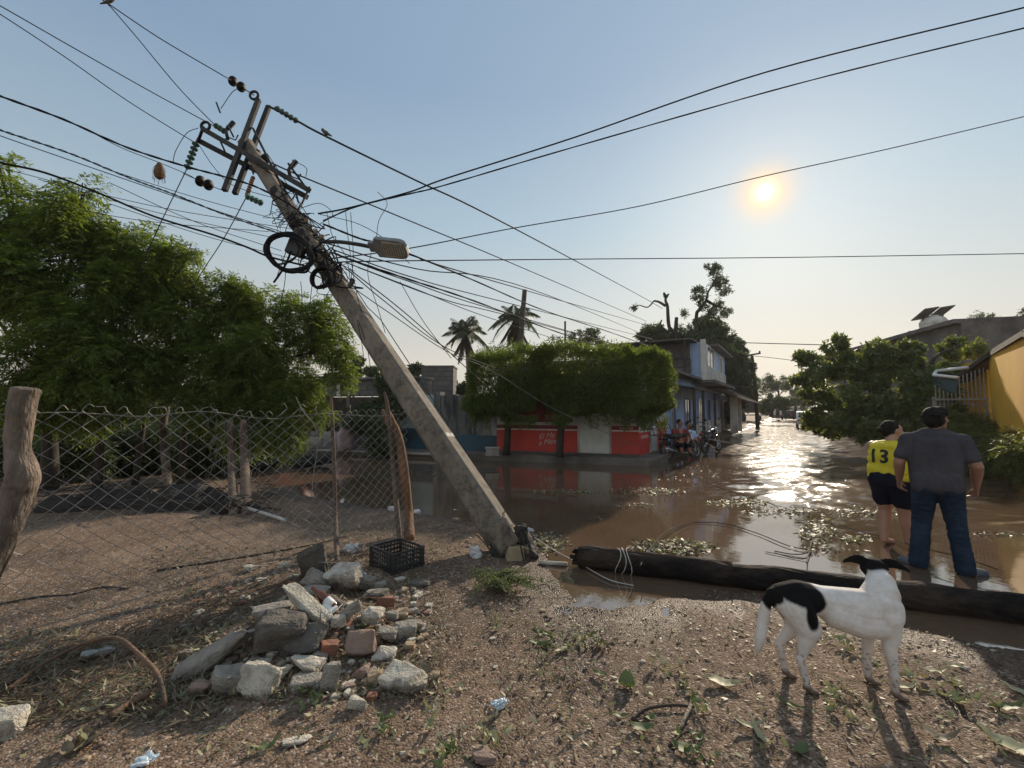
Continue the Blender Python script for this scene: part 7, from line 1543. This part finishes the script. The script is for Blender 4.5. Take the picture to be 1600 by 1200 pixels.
# truck far down the street
tr = G(1176, 659, .1); tk2 = thing('parked_truck', 'dark truck with slatted load bed parked far down the street', 'truck', tr); T0 = V3(tr.x, tr.y, .1)
tk2.rotation_euler = (0, 0, 0)
def P3(x, y, z): return (T0.x+x, T0.y+y, T0.z+z)
mb = MB(); mb.box(P3(0, 1.5, 1.25), (2.3, 4.0, .25)); mb.build('chassis', M_BLK, tk2); mb = MB()
for k in range(4): mb.box(P3(0, -.48, 1.6+k*.45), (2.3, .06, .12)); mb.box(P3(1.12, 1.5, 1.6+k*.45), (.06, 4, .12)); mb.box(P3(-1.12, 1.5, 1.6+k*.45), (.06, 4, .12))
for x in (-1.1, 0, 1.1): mb.box(P3(x, -.5, 2.1), (.09, .07, 1.6))
mb.build('slatted_bed', M_STEEL, tk2)
mb = MB(); mb.box(P3(0, 4.6, 1.7), (2.2, 1.8, 1.7), None, .9); mb.build('cab', M_DST, tk2, bevel=.1); mb = MB(); mb.box(P3(0, 1.6, 1.9), (2.1, 3.6, 1.1)); mb.build('load', M_BLK, tk2)
mb = MB(); mb.box(P3(0, -.6, .85), (2.3, .12, .2)); mb.build('bumper', M_CHROME, tk2)
for x in (-.95, .95):
    for y in (.4, 4.6):
        mb = MB(); mb.lathe([(.3, -.15), (.5, -.12), (.52, 0), (.5, .12), (.3, .15)], P3(x, y, .5), 20, Matrix.Rotation(R(90), 3, 'Y')); mb.build('wheel', M_TYRE, tk2, smooth=True)
for x in (-.9, .9): mb = MB(); mb.box(P3(x, -.67, 1.1), (.25, .05, .14)); mb.build('tail_light', M_RED, tk2)
# car under the fallen tree
def car(label, c_, rz, col):
    r_ = thing('car', label, 'car', c_); r_.rotation_euler = (0, 0, rz)
    mb = MB(); pl = [(-2.1, .35), (-2.15, .75), (-1.6, .95), (-1.1, 1.42), (.5, 1.45), (1.15, .98), (2.0, .85), (2.12, .4)]
    mb.prism([V3(x, -.82, z) for x, z in pl], (0, 1.64, 0)); mb.build('body', col, r_, True, bevel=.08)
    mb = MB(); mb.prism([V3(x, -.835, z) for x, z in [(-1.35, .98), (-1.02, 1.34), (.42, 1.36), (.95, .98)]], (0, 1.67, 0)); mb.build('windows', M_GLASS, r_, True); mb = MB(); mb.prism([V3(-1.64, -.7, .97), V3(-1.16, -.62, 1.38), V3(-1.16, .62, 1.38), V3(-1.64, .7, .97)], (-.03, 0, .03)); mb.build('rear_window', M_GLASS, r_, True)
    mb = MB(); mb.prism([V3(1.18, -.7, 1.0), V3(.55, -.62, 1.42), V3(.55, .62, 1.42), V3(1.18, .7, 1.0)], (.03, 0, .03)); mb.build('windscreen', M_GLASS, r_, True)
    for x in (-1.3, 1.3):
        for y in (-.78, .78): mb = MB(); mb.lathe([(.18, -.1), (.31, -.09), (.32, .09), (.18, .1)], (x, y, .32), 18, Matrix.Rotation(R(90), 3, 'X')); w_ = mb.build('wheel', M_TYRE, r_, True, True); mb = MB(); mb.lathe([(.02, -.11), (.18, -.1), (.18, .1), (.02, .11)], (x, y, .32), 14, Matrix.Rotation(R(90), 3, 'X')); mb.build('rim', M_CHROME, w_, True, True)
    for y in (-.6, .6): mb = MB(); mb.box((-2.13, y, .72), (.05, .3, .12)); mb.build('tail_light', M_RED, r_, True)
    return r_
cc = G(1267, 668, .1); cc.z = .02; car('whitish car half hidden under the left side of the fallen tree', cc+V3(.3, .8, 0), math.atan2(1, .647), M_WHT)
cc = G(1243, 656, .1); cc.z = .05; car('small dark car in front of the far white wall', G(1234, 655.5, .05), math.atan2(1, .9), M_DST)

# ------------------------------------------------------------ things across the water on the left
def tyre(label, px, py, ang, tilt):
    g = G(px, py+8, .02); mb = MB(); rot = Matrix.Rotation(ang, 3, 'Z') @ Matrix.Rotation(tilt, 3, 'X'); mb.tube([g+V3(0, 0, .17)+rot @ V3(.30*math.cos(a), .30*math.sin(a), 0) for a in np.linspace(0, 6.283, 29)[:-1]], .11, 10, closed=True); return tag(mb.build('old_tyre', M_TYRE, smooth=True), label, 'tyre')
tyre('old black tyre lying at the far water edge, left of three', 478, 722, 0, .15); tyre('old black tyre lying flat at the far water edge, right of three', 502, 721, 1, -.2); tyre('half sunk black tyre near the paired stakes across the water', 412, 724, 0, .3)
rk2 = G(545, 709, .2)
def sack(label, px, py, w, h, Y, mat, seed, name='sack'):
    c_ = at(px, py, Y); s = Y/FPX; return tag(link_mesh(name, rock(Vector((c_.x, c_.y, c_.z)), (w*s, w*s*.7, h*s), (0, 0, .3), seed=seed, rough=.12, blocky=.5, sub=2), mat, smooth=True), label, name)
sack('pinkish white bulging sack beside the dark shrub', 541, 686, 30, 44, 15.6, mk('pink_sack', (.42, .30, .30), (.30, .22, .22), 6, .9, .6, 20, .02), 3)
sack('pale sack left of the pinkish sack', 492, 692, 26, 20, 16.2, M_CONC, 5); sack('pale crumpled heap on the left pavement', 470, 696, 24, 18, 16.4, M_CONC, 6)
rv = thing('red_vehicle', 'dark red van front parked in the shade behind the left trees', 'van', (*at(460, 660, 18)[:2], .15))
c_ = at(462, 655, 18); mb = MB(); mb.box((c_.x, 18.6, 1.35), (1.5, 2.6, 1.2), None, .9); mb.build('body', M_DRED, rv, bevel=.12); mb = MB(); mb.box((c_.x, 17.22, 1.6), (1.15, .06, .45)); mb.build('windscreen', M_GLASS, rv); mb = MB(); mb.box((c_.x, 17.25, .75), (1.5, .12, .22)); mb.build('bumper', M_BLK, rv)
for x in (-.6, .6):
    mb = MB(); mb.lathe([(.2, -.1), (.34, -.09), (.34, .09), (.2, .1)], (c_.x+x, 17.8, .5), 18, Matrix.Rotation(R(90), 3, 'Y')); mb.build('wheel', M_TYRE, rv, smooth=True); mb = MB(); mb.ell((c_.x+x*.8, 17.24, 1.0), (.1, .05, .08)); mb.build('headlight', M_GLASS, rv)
mb = MB(); c_ = G(769, 716, .2); mb.box((c_.x, c_.y+.3, .36), (.42, .4, .22), None, .9); mb.box((c_.x, c_.y+.3, .48), (.46, .44, .03)); tag(mb.build('planter_box', M_CONC, bevel=.02), 'low concrete planter block on the pavement left of the red shop', 'planter')

# ------------------------------------------------------------ air
mb = MB(); mb.box((0, 130, 19), (520, 380, 41)); t = NT('haze_air'); vol = t.new('ShaderNodeVolumePrincipled'); vol.inputs['Density'].default_value = .0004; vol.inputs['Color'].default_value = (.92, .90, .86, 1); vol.inputs['Anisotropy'].default_value = .3
t.t.links.remove(t.o.inputs['Surface'].links[0]); t.link(vol.outputs[0], t.o.inputs['Volume']); hz_o = mb.build('haze', t.m); tag(hz_o, kind='stuff')
scene.cycles.volume_bounces = 0
